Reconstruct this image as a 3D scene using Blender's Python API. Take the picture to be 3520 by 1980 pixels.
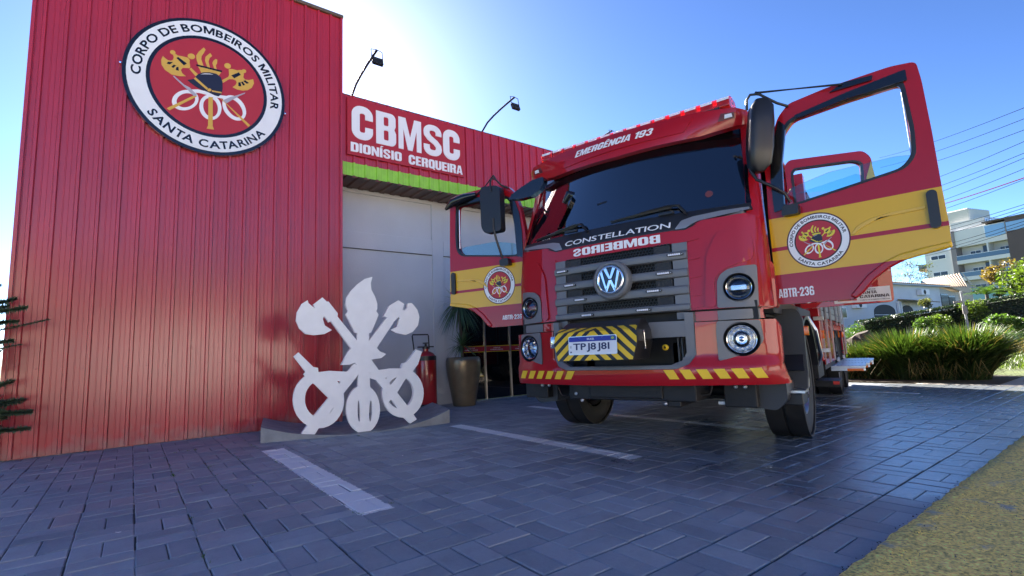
import bpy, bmesh, math, random
from math import sin, cos, pi, sqrt, atan2, hypot
from mathutils import Vector, Matrix, noise
from mathutils.geometry import delaunay_2d_cdt, tessellate_polygon

RAD = math.radians
random.seed(11)
for o in list(bpy.data.objects):
    bpy.data.objects.remove(o)
sc = bpy.context.scene

# ---------------------------------------------------------------- camera, sky, sun, exposure
cam_d = bpy.data.cameras.new('camera')
cam = bpy.data.objects.new('camera', cam_d)
sc.collection.objects.link(cam)
CAMP = Vector((1.849741, -4.020725, 0.891409))
CR, CU, CF = Vector((0.802639, 0.595002, -0.041741)), Vector((0.107323, -0.075228, 0.991374)), Vector((-0.586730, 0.800196, 0.124238))
m = Matrix((CR, CU, -CF)).transposed().to_4x4()
m.translation = CAMP
cam.matrix_world = m
cam_d.sensor_width = 36.0
cam_d.lens = 17.5465
cam_d.clip_start = 0.05
cam_d.clip_end = 1500
sc.camera = cam

SUN = Vector((-0.726, 0.472, 0.5)).normalized()
world = bpy.data.worlds.new('World')
sc.world = world
world.use_nodes = True
wn = world.node_tree
bg = wn.nodes['Background']
sky = wn.nodes.new('ShaderNodeTexSky')
sky.sky_type = 'NISHITA'
sky.sun_disc = False
sky.sun_elevation = math.asin(SUN.z)
sky.sun_rotation = atan2(SUN.x, SUN.y)
sky.altitude = 700
sky.air_density = 0.65
sky.dust_density = 0.35
sky.ozone_density = 3.0
sc1 = wn.nodes.new('ShaderNodeVectorMath')
sc1.operation = 'SCALE'
sc1.inputs['Scale'].default_value = 0.25
gm = wn.nodes.new('ShaderNodeGamma')
gm.inputs['Gamma'].default_value = 1.4
hs_n = wn.nodes.new('ShaderNodeHueSaturation')
hs_n.inputs['Saturation'].default_value = 1.0
hs_n.inputs['Value'].default_value = 1.5
wn.links.new(sky.outputs[0], sc1.inputs[0])
wn.links.new(sc1.outputs[0], gm.inputs[0])
wn.links.new(gm.outputs[0], hs_n.inputs['Color'])
wn.links.new(hs_n.outputs[0], bg.inputs[0])
bg.inputs[1].default_value = 0.13
sl = bpy.data.lights.new('sun', 'SUN')
sl.energy = 5.0
sl.angle = RAD(0.6)
sl.color = (1.0, 0.93, 0.82)
so = bpy.data.objects.new('sun', sl)
sc.collection.objects.link(so)
so.rotation_euler = SUN.to_track_quat('Z', 'Y').to_euler()
so.location = (0, 0, 30)
sc.view_settings.view_transform = 'Standard'
sc.view_settings.look = 'None'
sc.view_settings.gamma = 1
sc.view_settings.use_curve_mapping = False
sc.view_settings.exposure = 2.78
try:
    sc.cycles.max_bounces = 10
    sc.cycles.transparent_max_bounces = 24
except Exception:
    pass

# ---------------------------------------------------------------- frames
BA = 1.284483
BX = Vector((cos(BA), sin(BA), 0))
BY = Vector((-sin(BA), cos(BA), 0))
UZ = Vector((0, 0, 1))


def W(u, v, z=0.0):
    """building frame (u along the wall, v towards it) to world"""
    return BX * u + BY * v + UZ * z


def frame(O, A, B, N):
    O, A, B, N = Vector(O), Vector(A), Vector(B), Vector(N)
    return lambda a, b, d=0.0: O + A * a + B * b + N * d


def wallframe(v, u0=0.0, z0=0.0):
    """a along wall, b up, d out of the wall towards the street"""
    return frame(W(u0, v, z0), BX, UZ, -BY)


BF = lambda u, v, z: W(u, v, z)

# ---------------------------------------------------------------- materials
MATS = {}


def mat(name, col, rough=0.5, metal=0.0, coat=0.0, bump=0.0, bscale=40.0, var=0.0, vscale=6.0, spec=0.5,
        emis=None, trans=0.0, alpha=1.0, rvar=0.0, dirt=None, coat_rough=0.04, objrand=0.0, stretch=None, detail=4):
    if name in MATS:
        return MATS[name]
    m = bpy.data.materials.new(name)
    m.use_nodes = True
    nt = m.node_tree
    N, L = nt.nodes, nt.links
    p = N['Principled BSDF']
    p.inputs['Base Color'].default_value = (*col, 1)
    p.inputs['Roughness'].default_value = rough
    p.inputs['Metallic'].default_value = metal
    p.inputs['Coat Weight'].default_value = coat
    p.inputs['Coat Roughness'].default_value = coat_rough
    p.inputs['Specular IOR Level'].default_value = spec
    p.inputs['Transmission Weight'].default_value = trans
    if emis:
        p.inputs['Emission Color'].default_value = (*emis[0], 1)
        p.inputs['Emission Strength'].default_value = emis[1]
    tc = N.new('ShaderNodeTexCoord')
    mp = N.new('ShaderNodeMapping')
    L.new(tc.outputs['Object'], mp.inputs[0])
    if stretch:
        mp.inputs['Scale'].default_value = stretch
    colsock = None
    if var > 0 or dirt or objrand > 0:
        nz = N.new('ShaderNodeTexNoise')
        nz.inputs['Scale'].default_value = vscale
        nz.inputs['Detail'].default_value = 6
        L.new(mp.outputs[0], nz.inputs['Vector'])
        mr = N.new('ShaderNodeMapRange')
        mr.inputs['From Min'].default_value = 0.3
        mr.inputs['From Max'].default_value = 0.7
        mr.inputs['To Min'].default_value = 1 - var
        mr.inputs['To Max'].default_value = 1 + var
        L.new(nz.outputs['Fac'], mr.inputs['Value'])
        mx = N.new('ShaderNodeVectorMath')
        mx.operation = 'SCALE'
        mx.inputs[0].default_value = col
        L.new(mr.outputs[0], mx.inputs['Scale'])
        colsock = mx.outputs[0]
        if objrand > 0:
            oi = N.new('ShaderNodeObjectInfo')
            m2 = N.new('ShaderNodeMapRange')
            m2.inputs['To Min'].default_value = 1 - objrand
            m2.inputs['To Max'].default_value = 1 + objrand
            L.new(oi.outputs['Random'], m2.inputs['Value'])
            mx2 = N.new('ShaderNodeVectorMath')
            mx2.operation = 'SCALE'
            L.new(colsock, mx2.inputs[0])
            L.new(m2.outputs[0], mx2.inputs['Scale'])
            colsock = mx2.outputs[0]
        if dirt:
            n2 = N.new('ShaderNodeTexNoise')
            n2.inputs['Scale'].default_value = dirt[1]
            n2.inputs['Detail'].default_value = 8
            n2.inputs['Roughness'].default_value = 0.7
            L.new(tc.outputs['Object'], n2.inputs['Vector'])
            r2 = N.new('ShaderNodeMapRange')
            r2.inputs['From Min'].default_value = dirt[2]
            r2.inputs['From Max'].default_value = dirt[2] + 0.12
            L.new(n2.outputs['Fac'], r2.inputs['Value'])
            mm = N.new('ShaderNodeMix')
            mm.data_type = 'RGBA'
            L.new(r2.outputs[0], mm.inputs['Factor'])
            L.new(colsock, mm.inputs['A'])
            mm.inputs['B'].default_value = (*dirt[0], 1)
            colsock = mm.outputs['Result']
        L.new(colsock, p.inputs['Base Color'])
    if rvar > 0:
        n3 = N.new('ShaderNodeTexNoise')
        n3.inputs['Scale'].default_value = vscale * 1.7
        n3.inputs['Detail'].default_value = 5
        L.new(mp.outputs[0], n3.inputs['Vector'])
        r3 = N.new('ShaderNodeMapRange')
        r3.inputs['To Min'].default_value = max(0.02, rough - rvar)
        r3.inputs['To Max'].default_value = rough + rvar
        L.new(n3.outputs['Fac'], r3.inputs['Value'])
        L.new(r3.outputs[0], p.inputs['Roughness'])
    if bump > 0:
        nb = N.new('ShaderNodeTexNoise')
        nb.inputs['Scale'].default_value = bscale
        nb.inputs['Detail'].default_value = detail
        L.new(mp.outputs[0], nb.inputs['Vector'])
        bp = N.new('ShaderNodeBump')
        bp.inputs['Strength'].default_value = bump
        bp.inputs['Distance'].default_value = 0.01
        L.new(nb.outputs['Fac'], bp.inputs['Height'])
        L.new(bp.outputs[0], p.inputs['Normal'])
    MATS[name] = m
    return m


def glass_mat(name, tint=(0.9, 0.95, 0.95), ior=1.5, rough=0.0, refl=1.0):
    m = bpy.data.materials.new(name)
    m.use_nodes = True
    nt = m.node_tree
    N, L = nt.nodes, nt.links
    N.remove(N['Principled BSDF'])
    out = N['Material Output']
    tr = N.new('ShaderNodeBsdfTransparent')
    tr.inputs[0].default_value = (*tint, 1)
    gl = N.new('ShaderNodeBsdfGlossy')
    gl.inputs['Roughness'].default_value = rough
    gl.inputs['Color'].default_value = (refl, refl, refl, 1)
    fr = N.new('ShaderNodeFresnel')
    fr.inputs['IOR'].default_value = ior
    mx = N.new('ShaderNodeMixShader')
    L.new(fr.outputs[0], mx.inputs[0])
    L.new(tr.outputs[0], mx.inputs[1])
    L.new(gl.outputs[0], mx.inputs[2])
    L.new(mx.outputs[0], out.inputs['Surface'])
    MATS[name] = m
    return m


def leaf_mat(name, col, var=0.35, transl=0.45, rough=0.45):
    m = bpy.data.materials.new(name)
    m.use_nodes = True
    nt = m.node_tree
    N, L = nt.nodes, nt.links
    p = N['Principled BSDF']
    out = N['Material Output']
    p.inputs['Roughness'].default_value = rough
    gi = N.new('ShaderNodeNewGeometry')
    mr = N.new('ShaderNodeMapRange')
    mr.inputs['To Min'].default_value = 1 - var
    mr.inputs['To Max'].default_value = 1 + var
    L.new(gi.outputs['Random Per Island'], mr.inputs['Value'])
    sv = N.new('ShaderNodeVectorMath')
    sv.operation = 'SCALE'
    sv.inputs[0].default_value = col
    L.new(mr.outputs[0], sv.inputs['Scale'])
    L.new(sv.outputs[0], p.inputs['Base Color'])
    tl = N.new('ShaderNodeBsdfTranslucent')
    s2 = N.new('ShaderNodeVectorMath')
    s2.operation = 'MULTIPLY'
    s2.inputs[1].default_value = (1.5, 1.6, 0.5)
    L.new(sv.outputs[0], s2.inputs[0])
    L.new(s2.outputs[0], tl.inputs[0])
    mx = N.new('ShaderNodeMixShader')
    mx.inputs[0].default_value = transl
    L.new(p.outputs[0], mx.inputs[1])
    L.new(tl.outputs[0], mx.inputs[2])
    L.new(mx.outputs[0], out.inputs['Surface'])
    MATS[name] = m
    return m


# ---------------------------------------------------------------- mesh builder
class MB:
    def __init__(self):
        self.v, self.f, self.m = [], [], []

    def add(self, vs, fs, m=0):
        o = len(self.v)
        self.v.extend(Vector(p) for p in vs)
        for f in fs:
            self.f.append(tuple(i + o for i in f))
            self.m.append(m)
        return self

    def box(self, x0, x1, y0, y1, z0, z1, T=None, m=0):
        vs = [(x, y, z) for z in (z0, z1) for y in (y0, y1) for x in (x0, x1)]
        if T:
            vs = [T(*p) for p in vs]
        return self.add(vs, [(0, 2, 3, 1), (4, 5, 7, 6), (0, 1, 5, 4), (2, 6, 7, 3), (0, 4, 6, 2), (1, 3, 7, 5)], m)

    def tube(self, pts, r, n=8, m=0, caps=True):
        pts = [Vector(p) for p in pts]
        rs = r if isinstance(r, (list, tuple)) else [r] * len(pts)
        t0 = (pts[1] - pts[0]).normalized()
        a = t0.orthogonal().normalized()
        vs = []
        for i, p in enumerate(pts):
            t = (pts[min(i + 1, len(pts) - 1)] - pts[max(i - 1, 0)]).normalized()
            a = (a - t * a.dot(t)).normalized()
            b = t.cross(a)
            for k in range(n):
                an = 2 * pi * k / n
                vs.append(p + (a * cos(an) + b * sin(an)) * rs[i])
        fs = []
        for i in range(len(pts) - 1):
            for k in range(n):
                k2 = (k + 1) % n
                fs.append((i * n + k, i * n + k2, (i + 1) * n + k2, (i + 1) * n + k))
        if caps:
            fs.append(tuple(range(n - 1, -1, -1)))
            fs.append(tuple((len(pts) - 1) * n + k for k in range(n)))
        return self.add(vs, fs, m)

    def lathe(self, prof, O, axis, n=32, m=0, close=False):
        """prof: list of (radius, height along axis)"""
        O = Vector(O)
        ax = Vector(axis).normalized()
        a = ax.orthogonal().normalized()
        if abs(ax.z) < 0.9:
            a = (UZ - ax * ax.z).normalized()
        b = ax.cross(a)
        vs, fs = [], []
        for r, h in prof:
            for k in range(n):
                an = 2 * pi * k / n
                vs.append(O + ax * h + (a * cos(an) + b * sin(an)) * max(r, 1e-5))
        P = len(prof)
        for i in range(P if close else P - 1):
            j = (i + 1) % P
            for k in range(n):
                k2 = (k + 1) % n
                fs.append((i * n + k, i * n + k2, j * n + k2, j * n + k))
        return self.add(vs, fs, m)

    def ext(self, poly, T, d0, d1, holes=(), m=0, top_m=None):
        """extrude a 2-D outline (with holes) through frame T from depth d0 to d1"""
        loops = [list(poly)] + [list(h) for h in holes]
        flat = [p for l in loops for p in l]
        tris = tessellate_polygon([[Vector((p[0], p[1], 0)) for p in l] for l in loops])
        n = len(flat)
        vs = [T(p[0], p[1], d0) for p in flat] + [T(p[0], p[1], d1) for p in flat]
        fs = [tuple(t) for t in tris]
        ft = [tuple(i + n for i in reversed(t)) for t in tris]
        sides = []
        o = 0
        for l in loops:
            for i in range(len(l)):
                j = (i + 1) % len(l)
                sides.append((o + i, o + j, n + o + j, n + o + i))
            o += len(l)
        base = len(self.v)
        self.v.extend(vs)
        for f in fs + sides:
            self.f.append(tuple(i + base for i in f))
            self.m.append(m)
        for f in ft:
            self.f.append(tuple(i + base for i in f))
            self.m.append(m if top_m is None else top_m)
        return self

    def patch(self, poly, S, d0, d1, holes=(), step=0.06, m=0):
        """like ext, but follows the curved surface S(a, b, d) with interior points"""
        def dens(l):
            out = []
            for i in range(len(l)):
                a, b = l[i], l[(i + 1) % len(l)]
                k = max(1, int(hypot(b[0] - a[0], b[1] - a[1]) / step))
                for j in range(k):
                    out.append((a[0] + (b[0] - a[0]) * j / k, a[1] + (b[1] - a[1]) * j / k))
            return out
        loops = [dens(poly)] + [dens(h) for h in holes]

        def inside(x, y, l):
            c = False
            j = len(l) - 1
            for i in range(len(l)):
                if (l[i][1] > y) != (l[j][1] > y) and x < (l[j][0] - l[i][0]) * (y - l[i][1]) / (l[j][1] - l[i][1]) + l[i][0]:
                    c = not c
                j = i
            return c

        def ok(x, y):
            return inside(x, y, loops[0]) and not any(inside(x, y, h) for h in loops[1:])
        pts, edges = [], []
        for l in loops:
            o = len(pts)
            pts += l
            edges += [(o + i, o + (i + 1) % len(l)) for i in range(len(l))]
        nb = len(pts)
        xs = [p[0] for p in loops[0]]
        ys = [p[1] for p in loops[0]]
        x = min(xs) + step / 2
        while x < max(xs):
            y = min(ys) + step / 2
            while y < max(ys):
                if ok(x, y):
                    pts.append((x, y))
                y += step
            x += step
        vo, eo, fo, *_ = delaunay_2d_cdt([Vector(p) for p in pts], edges, [], 0, 1e-6)
        tris = []
        for f in fo:
            cx = sum(vo[i][0] for i in f) / len(f)
            cy = sum(vo[i][1] for i in f) / len(f)
            if ok(cx, cy):
                tris.append(tuple(f))
        n = len(vo)
        ecount = {}
        for t in tris:
            for i in range(len(t)):
                e = (t[i], t[(i + 1) % len(t)])
                ecount[e] = 1
        vs = [S(p[0], p[1], d0) for p in vo] + [S(p[0], p[1], d1) for p in vo]
        fs = list(tris) + [tuple(i + n for i in reversed(t)) for t in tris]
        for (a, b) in ecount:
            if (b, a) not in ecount:
                fs.append((b, a, a + n, b + n))
        return self.add(vs, fs, m)

    def text(self, s, T, a0, a1, b0, b1, d0, d1, bold=0.0, m=0, shear=0.0):
        vs, fs = text_mesh(s, bold, shear)
        base = len(self.v)
        for x, y, z in vs:
            self.v.append(T(a0 + (a1 - a0) * x, b0 + (b1 - b0) * y, d0 + (d1 - d0) * z))
        for f in fs:
            self.f.append(tuple(i + base for i in f))
            self.m.append(m)
        return self

    def build(self, name, mats, parent=None, smooth=None, bevel=None, recalc=True, local=False, seg=2):
        off = Vector((0, 0, 0))
        if parent is not None and not local:
            q = parent
            while q is not None:
                off += q.location
                q = q.parent
        me = bpy.data.meshes.new(name)
        me.from_pydata([tuple(p - off) for p in self.v], [], self.f)
        if not isinstance(mats, (list, tuple)):
            mats = [mats]
        for mm in mats:
            me.materials.append(mm)
        if len(mats) > 1:
            me.polygons.foreach_set('material_index', self.m)
        if recalc:
            b = bmesh.new()
            b.from_mesh(me)
            bmesh.ops.recalc_face_normals(b, faces=b.faces)
            b.to_mesh(me)
            b.free()
        if smooth is not None:
            me.polygons.foreach_set('use_smooth', [True] * len(me.polygons))
            me.set_sharp_from_angle(angle=RAD(smooth))
        me.update()
        ob = bpy.data.objects.new(name, me)
        sc.collection.objects.link(ob)
        if parent is not None:
            ob.parent = parent
        if bevel:
            bv = ob.modifiers.new('bevel', 'BEVEL')
            bv.width = bevel
            bv.segments = seg
            bv.limit_method = 'ANGLE'
            bv.angle_limit = RAD(35)
            bv.harden_normals = True
            me.polygons.foreach_set('use_smooth', [True] * len(me.polygons))
            if smooth is None:
                me.set_sharp_from_angle(angle=RAD(30))
        return ob


_tcache = {}
_gcache = {}


def stroke(cl, hw):
    """outline of a thick line along the centre line cl"""
    L_, R_ = [], []
    n = len(cl)
    for i, p in enumerate(cl):
        a = Vector(cl[max(i - 1, 0)])
        b = Vector(cl[min(i + 1, n - 1)])
        t = (b - a).normalized()
        nn = Vector((-t.y, t.x))
        k = 1.0
        if 0 < i < n - 1:
            t1 = (Vector(p) - a).normalized()
            k = 1 / max(.6, abs(t1.dot(t)))
        L_.append((p[0] + nn.x * hw * k, p[1] + nn.y * hw * k))
        R_.append((p[0] - nn.x * hw * k, p[1] - nn.y * hw * k))
    return L_ + R_[::-1]


def arcp(cx, cy, rx, ry, a0, a1, n=7):
    return [(cx + rx * cos(RAD(a0 + (a1 - a0) * i / n)), cy + ry * sin(RAD(a0 + (a1 - a0) * i / n))) for i in range(n + 1)]


def heavy(ch):
    """condensed heavy capitals, unit height"""
    acc = None
    base = {'\u00ca': 'E', '\u00cd': 'I'}.get(ch, ch)
    w, s_, b_ = .62, .235, .18
    P = []
    h = .115
    x0, x1, r = h, w - h, .17
    bx = lambda a, b, c, d: [(a, c), (b, c), (b, d), (a, d)]
    if base == 'O' or base == '0' or base == 'Q':
        P = [(rrect(0, w, 0, 1, .2, 6), [rrect(s_, w - s_, b_, 1 - b_, .08, 4)])]
        if base == 'Q': P.append(([(.30, .20), (.42, .24), (.66, -.08), (.50, -.10)], []))
    elif base == 'C':
        P = [(stroke([(x1, .62)] + arcp(x1 - r + .0, 1 - h - r + .03, r, r, 0, 90) + arcp(x0 + r, 1 - h - r + .03, r, r, 90, 180) + arcp(x0 + r, h + r - .03, r, r, 180, 270) + arcp(x1 - r, h + r - .03, r, r, 270, 360) + [(x1, .38)], h), [])]
    elif base == 'G':
        P = [(stroke([(x1, .64)] + arcp(x1 - r, 1 - h - r + .03, r, r, 0, 90) + arcp(x0 + r, 1 - h - r + .03, r, r, 90, 180) + arcp(x0 + r, h + r - .03, r, r, 180, 270) + arcp(x1 - r, h + r - .03, r, r, 270, 360) + [(x1, .5)], h), []), (bx(.33, w, .38, .52), [])]
    elif base == 'D':
        P = [([(0, 0), (w - .2, 0)] + arcp(w - .2, .2, .2, .2, 270, 360) + arcp(w - .2, .8, .2, .2, 0, 90) + [(0, 1)], [rrect(s_, w - s_, b_, 1 - b_, .07, 4)])]
    elif base == 'B':
        P = [([(0, 0), (w - .16, 0)] + arcp(w - .16, .17, .16, .17, 270, 360) + [(w, .40), (w - .05, .52), (w - .01, .62), (w - .01, .84)] + arcp(w - .17, .84, .16, .16, 0, 90) + [(0, 1)],
              [rrect(s_, w - s_, .15, .45, .04, 3), rrect(s_, w - s_, .59, .86, .04, 3)])]
    elif base == 'R':
        P = [([(0, 0), (s_, 0), (s_, .43), (w - s_ - .02, .43), (w - s_, 0), (w, 0), (w - .01, .38), (w - .07, .50), (w, .60), (w, .84)] + arcp(w - .16, .84, .16, .16, 0, 90) + [(0, 1)], [rrect(s_, w - s_, .56, .85, .04, 3)])]
    elif base == 'P':
        P = [([(0, 0), (s_, 0), (s_, .40), (w - .16, .40)] + arcp(w - .16, .56, .16, .16, 270, 360) + arcp(w - .16, .84, .16, .16, 0, 90) + [(0, 1)], [rrect(s_, w - s_, .54, .85, .04, 3)])]
    elif base == 'E':
        P = [([(0, 0), (.50, 0), (.50, b_), (s_, b_), (s_, .42), (.46, .42), (.46, .58), (s_, .58), (s_, 1 - b_), (.50, 1 - b_), (.50, 1), (0, 1)], [])]
        w = .5
    elif base == 'T':
        w = .54
        P = [([(.17, 0), (.37, 0), (.37, .83), (w, .83), (w, 1), (0, 1), (0, .83), (.17, .83)], [])]
    elif base == 'I' or base == '1':
        w = .21 if base == 'I' else .34
        P = [(bx(0, w, 0, 1), [])] if base == 'I' else [([(.13, 0), (.34, 0), (.34, 1), (.18, 1), (.12, .90), (0, .84), (0, .70), (.13, .73)], [])]
    elif base == 'N':
        P = [([(0, 0), (.17, 0), (.17, .55), (.41, 0), (w, 0), (w, 1), (.43, 1), (.43, .47), (.19, 1), (0, 1)], [])]
    elif base == 'M':
        w = .82
        P = [([(0, 0), (.17, 0), (.17, .66), (.33, 0), (.49, 0), (.65, .66), (.65, 0), (w, 0), (w, 1), (.57, 1), (.41, .40), (.25, 1), (0, 1)], [])]
    elif base == 'A':
        w = .66
        P = [([(0, 0), (.19, 0), (.215, .18), (.445, .18), (.47, 0), (w, 0), (.46, 1), (.20, 1)], [[(.24, .34), (.42, .34), (.335, .80), (.325, .80)]])]
    elif base == 'U':
        P = [(stroke([(x0, 1), (x0, h + r)] + arcp(x0 + r, h + r - .03, r, r, 185, 270) + arcp(x1 - r, h + r - .03, r, r, 270, 355) + [(x1, h + r), (x1, 1)], h), [])]
    elif base == 'S' or base == '2' or base == '3' or base == '6' or base == '9':
        r2 = .19
        if base == 'S':
            P = [(stroke([(x1, .68), (x1, .78)] + arcp(x1 - .16, 1 - .24, .16, .155, 20, 90, 5) + arcp(x0 + .16, 1 - .24, .16, .155, 90, 180, 5) + [(x0 + .01, .67), (x0 + .10, .56), (x1 - .10, .44), (x1 - .01, .33)] + arcp(x1 - .16, .24, .16, .155, 0, -90, 5) + arcp(x0 + .16, .24, .16, .155, 270, 180, 5) + [(x0, .34)], .095), [])]
        elif base == '2':
            P = [(stroke([(x0, .66), (x0, .76)] + arcp(x0 + .16, .76, .16, .15, 170, 90, 5) + arcp(x1 - .16, .76, .16, .15, 90, 0, 5) + [(x1 - .01, .62), (x1 - .16, .40), (x0 + .04, .17)], .095), []), (bx(0, w, 0, .17), [])]
        elif base == '3':
            P = [(stroke([(x0, .70), (x0, .78)] + arcp(x0 + .16, .76, .16, .15, 170, 90, 5) + arcp(x1 - .16, .76, .16, .15, 90, 0, 5) + [(x1, .64), (x1 - .13, .53), (.28, .52)], .09), []),
                 (stroke([(.28, .50), (x1 - .13, .49), (x1, .38)] + arcp(x1 - .16, .24, .16, .15, 0, -90, 5) + arcp(x0 + .16, .24, .16, .15, 270, 190, 5) + [(x0, .30)], .09), [])]
        else:
            f = (lambda l: l) if base == '6' else (lambda l: [(w - a, 1 - b) for a, b in l])
            P = [(f(stroke([(x1, .70), (x1, .78)] + arcp(x1 - .16, .76, .16, .15, 10, 90, 5) + arcp(x0 + .16, .76, .16, .15, 90, 180, 5) + [(x0, .40)], .095)), []), (f(rrect(0, w, 0, .60, .17, 5)), [f(rrect(.195, w - .195, .15, .46, .05, 3))])]
    elif base == '-':
        w = .30
        P = [(bx(0, w, .38, .52), [])]
    else:
        return None
    mb = MB()
    for i, (o_, hs) in enumerate(P):
        mb.ext(o_, lambda a, b, d: Vector((a * .73, b * .73, d)), 0, 1 + .06 * i, holes=hs)
    if ch == '\u00ca':
        mb.ext([(.05, 1.08), (.17, 1.08), (.25, 1.17), (.33, 1.08), (.45, 1.08), (.32, 1.27), (.18, 1.27)], lambda a, b, d: Vector((a * .73, b * .73, d)), 0, 1)
    if ch == '\u00cd':
        mb.ext([(.02, 1.07), (.14, 1.07), (.30, 1.25), (.10, 1.25)], lambda a, b, d: Vector((a * .73, b * .73, d)), 0, 1)
    return ([tuple(v) for v in mb.v], mb.f, 0, w * .73)


def glyph(ch, bold):
    k = (ch, bold)
    if k in _gcache:
        return _gcache[k]
    if bold >= .03:
        r = heavy(ch)
        if r:
            _gcache[k] = r
            return r
    if ch == 'M' and bold > 0:
        H = .73
        w = .72
        st = .095 + bold * 1.5
        pl = [(0, 0), (st, 0), (st, H * .62), (w / 2 - st * .36, 0), (w / 2 + st * .36, 0), (w - st, H * .62), (w - st, 0), (w, 0), (w, H), (w - st * 1.28, H), (w / 2, H * .36), (st * 1.28, H), (0, H)]
        mb = MB()
        mb.ext(pl, lambda a, b, d: Vector((a, b, d)), 0, 1)
        r = ([tuple(v) for v in mb.v], mb.f, 0, w)
        _gcache[k] = r
        return r
    c = bpy.data.curves.new('t', 'FONT')
    c.body = ch
    c.size = 1
    c.extrude = 0.5
    c.offset = bold
    c.resolution_u = 3
    o = bpy.data.objects.new('t', c)
    sc.collection.objects.link(o)
    bpy.context.view_layer.update()
    dg = bpy.context.evaluated_depsgraph_get()
    me = bpy.data.meshes.new_from_object(o.evaluated_get(dg))
    vs = [(v.co.x, v.co.y, v.co.z + .5) for v in me.vertices]
    fs = [tuple(p.vertices) for p in me.polygons]
    bpy.data.objects.remove(o)
    bpy.data.meshes.remove(me)
    bpy.data.curves.remove(c)
    x0 = min(v[0] for v in vs)
    x1 = max(v[0] for v in vs)
    r = ([(v[0] - x0, v[1], v[2]) for v in vs], fs, 0, x1 - x0)
    _gcache[k] = r
    return r


def text_mesh(s, bold=0.0, shear=0.0):
    """unit-box text: x 0..1, y 0..1, z 0..1"""
    key = (s, bold, shear)
    if key in _tcache:
        return _tcache[key]
    vs, fs = [], []
    x = 0
    prev = ''
    for ch in s:
        if ch == ' ':
            x += .26
            prev = ''
            continue
        g = glyph(ch, bold)
        if prev + ch in ('AT', 'TA', 'AV', 'VA', 'LT'):
            x -= .10
        elif prev + ch in ('RN', 'IN', 'NI', 'II', 'MI', 'IL', 'NT', 'HI'):
            x += .02
        o = len(vs)
        vs += [(v[0] + x, v[1], v[2]) for v in g[0]]
        fs += [tuple(i + o for i in f) for f in g[1]]
        x += g[3] + .085
        if bold < .03 and ch == 'R': x -= .055
        if bold < .03 and ch in 'LTPJ': x -= .03
        if bold >= .03: x -= .035
        prev = ch
    vs = [(v[0] + shear * v[1], v[1], v[2]) for v in vs]
    xs = [v[0] for v in vs]
    ys = [v[1] for v in vs]
    x0, x1, y0, y1 = min(xs), max(xs), min(ys), max(ys)
    vs = [((v[0] - x0) / (x1 - x0), (v[1] - y0) / (y1 - y0), v[2]) for v in vs]
    _tcache[key] = (vs, fs)
    return vs, fs


def empty(name, loc, label=None, cat=None, group=None, parent=None):
    o = bpy.data.objects.new(name, None)
    o.location = loc
    o.empty_display_size = 0.2
    sc.collection.objects.link(o)
    if parent:
        o.parent = parent
    tag(o, label, cat, group)
    return o


def tag(o, label=None, cat=None, group=None, kind=None):
    if label: o['label'] = label
    if cat: o['category'] = cat
    if group: o['group'] = group
    if kind: o['kind'] = kind
    return o


def copy_tree(o, parent=None):
    c = o.copy()
    sc.collection.objects.link(c)
    c.parent = parent
    for ch in list(CH.get(o.name, [])) or [x for x in sc.objects if x.parent == o]:
        copy_tree(ch, c)
    return c


CH = {}


def circ(cx, cy, r, n=32, a0=0.0, a1=2 * pi, ry=None):
    ry = r if ry is None else ry
    full = abs(a1 - a0 - 2 * pi) < 1e-6
    k = n if full else n + 1
    return [(cx + r * cos(a0 + (a1 - a0) * i / n), cy + ry * sin(a0 + (a1 - a0) * i / n)) for i in range(k)]


def rrect(x0, x1, y0, y1, r, n=5):
    out = []
    for cx, cy, a in ((x1 - r, y1 - r, 0), (x0 + r, y1 - r, 90), (x0 + r, y0 + r, 180), (x1 - r, y0 + r, 270)):
        for i in range(n + 1):
            t = RAD(a + 90 * i / n)
            out.append((cx + r * cos(t), cy + r * sin(t)))
    return out


def mirror(l):
    return [(-x, y) for x, y in reversed(l)]


def rounded(pts, r, n=4):
    """round the corners of a polygon"""
    out = []
    k = len(pts)
    for i in range(k):
        p0, p1, p2 = Vector(pts[i - 1]), Vector(pts[i]), Vector(pts[(i + 1) % k])
        a, b = (p0 - p1), (p2 - p1)
        rr = min(r, a.length * 0.45, b.length * 0.45)
        s, e = p1 + a.normalized() * rr, p1 + b.normalized() * rr
        for j in range(n + 1):
            t = j / n
            q = s * (1 - t) ** 2 + p1 * 2 * t * (1 - t) + e * t * t
            out.append((q.x, q.y))
    return out

# ---------------------------------------------------------------- palette
M_red_wall = mat('red painted steel sheet', (0.44, 0.018, 0.034), 0.30, coat=.5, coat_rough=.16, bump=0.55, bscale=1.6, var=0.10, vscale=2.0, rvar=0.06,
                 stretch=(1, 1, 0.35), detail=2, dirt=((0.30, 0.03, 0.03), 5.0, 0.66), spec=0.6)
M_green = mat('lime green sheet', (0.30, 0.62, 0.06), 0.45, bump=0.2, bscale=6, var=0.1)
M_soffit = mat('brown soffit metal', (0.10, 0.045, 0.035), 0.5, var=0.25, vscale=3)
M_grey_wall = mat('grey wall paint', (0.54, 0.56, 0.585), 0.6, bump=0.25, bscale=60, var=0.05, vscale=1.5)
M_white = mat('white paint', (0.84, 0.84, 0.84), 0.45, bump=0.06, bscale=50, var=0.03)
M_whiteletter = mat('white lettering', (0.84, 0.85, 0.86), 0.5)
M_foam = mat('white painted foam board', (0.93, 0.93, 0.92), 0.5, bump=0.3, bscale=25, var=0.03, vscale=8, dirt=((0.6, 0.58, 0.5), 9.0, 0.74))
M_blackgloss = mat('black gloss', (0.006, 0.006, 0.007), 0.12, coat=0.5)
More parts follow.
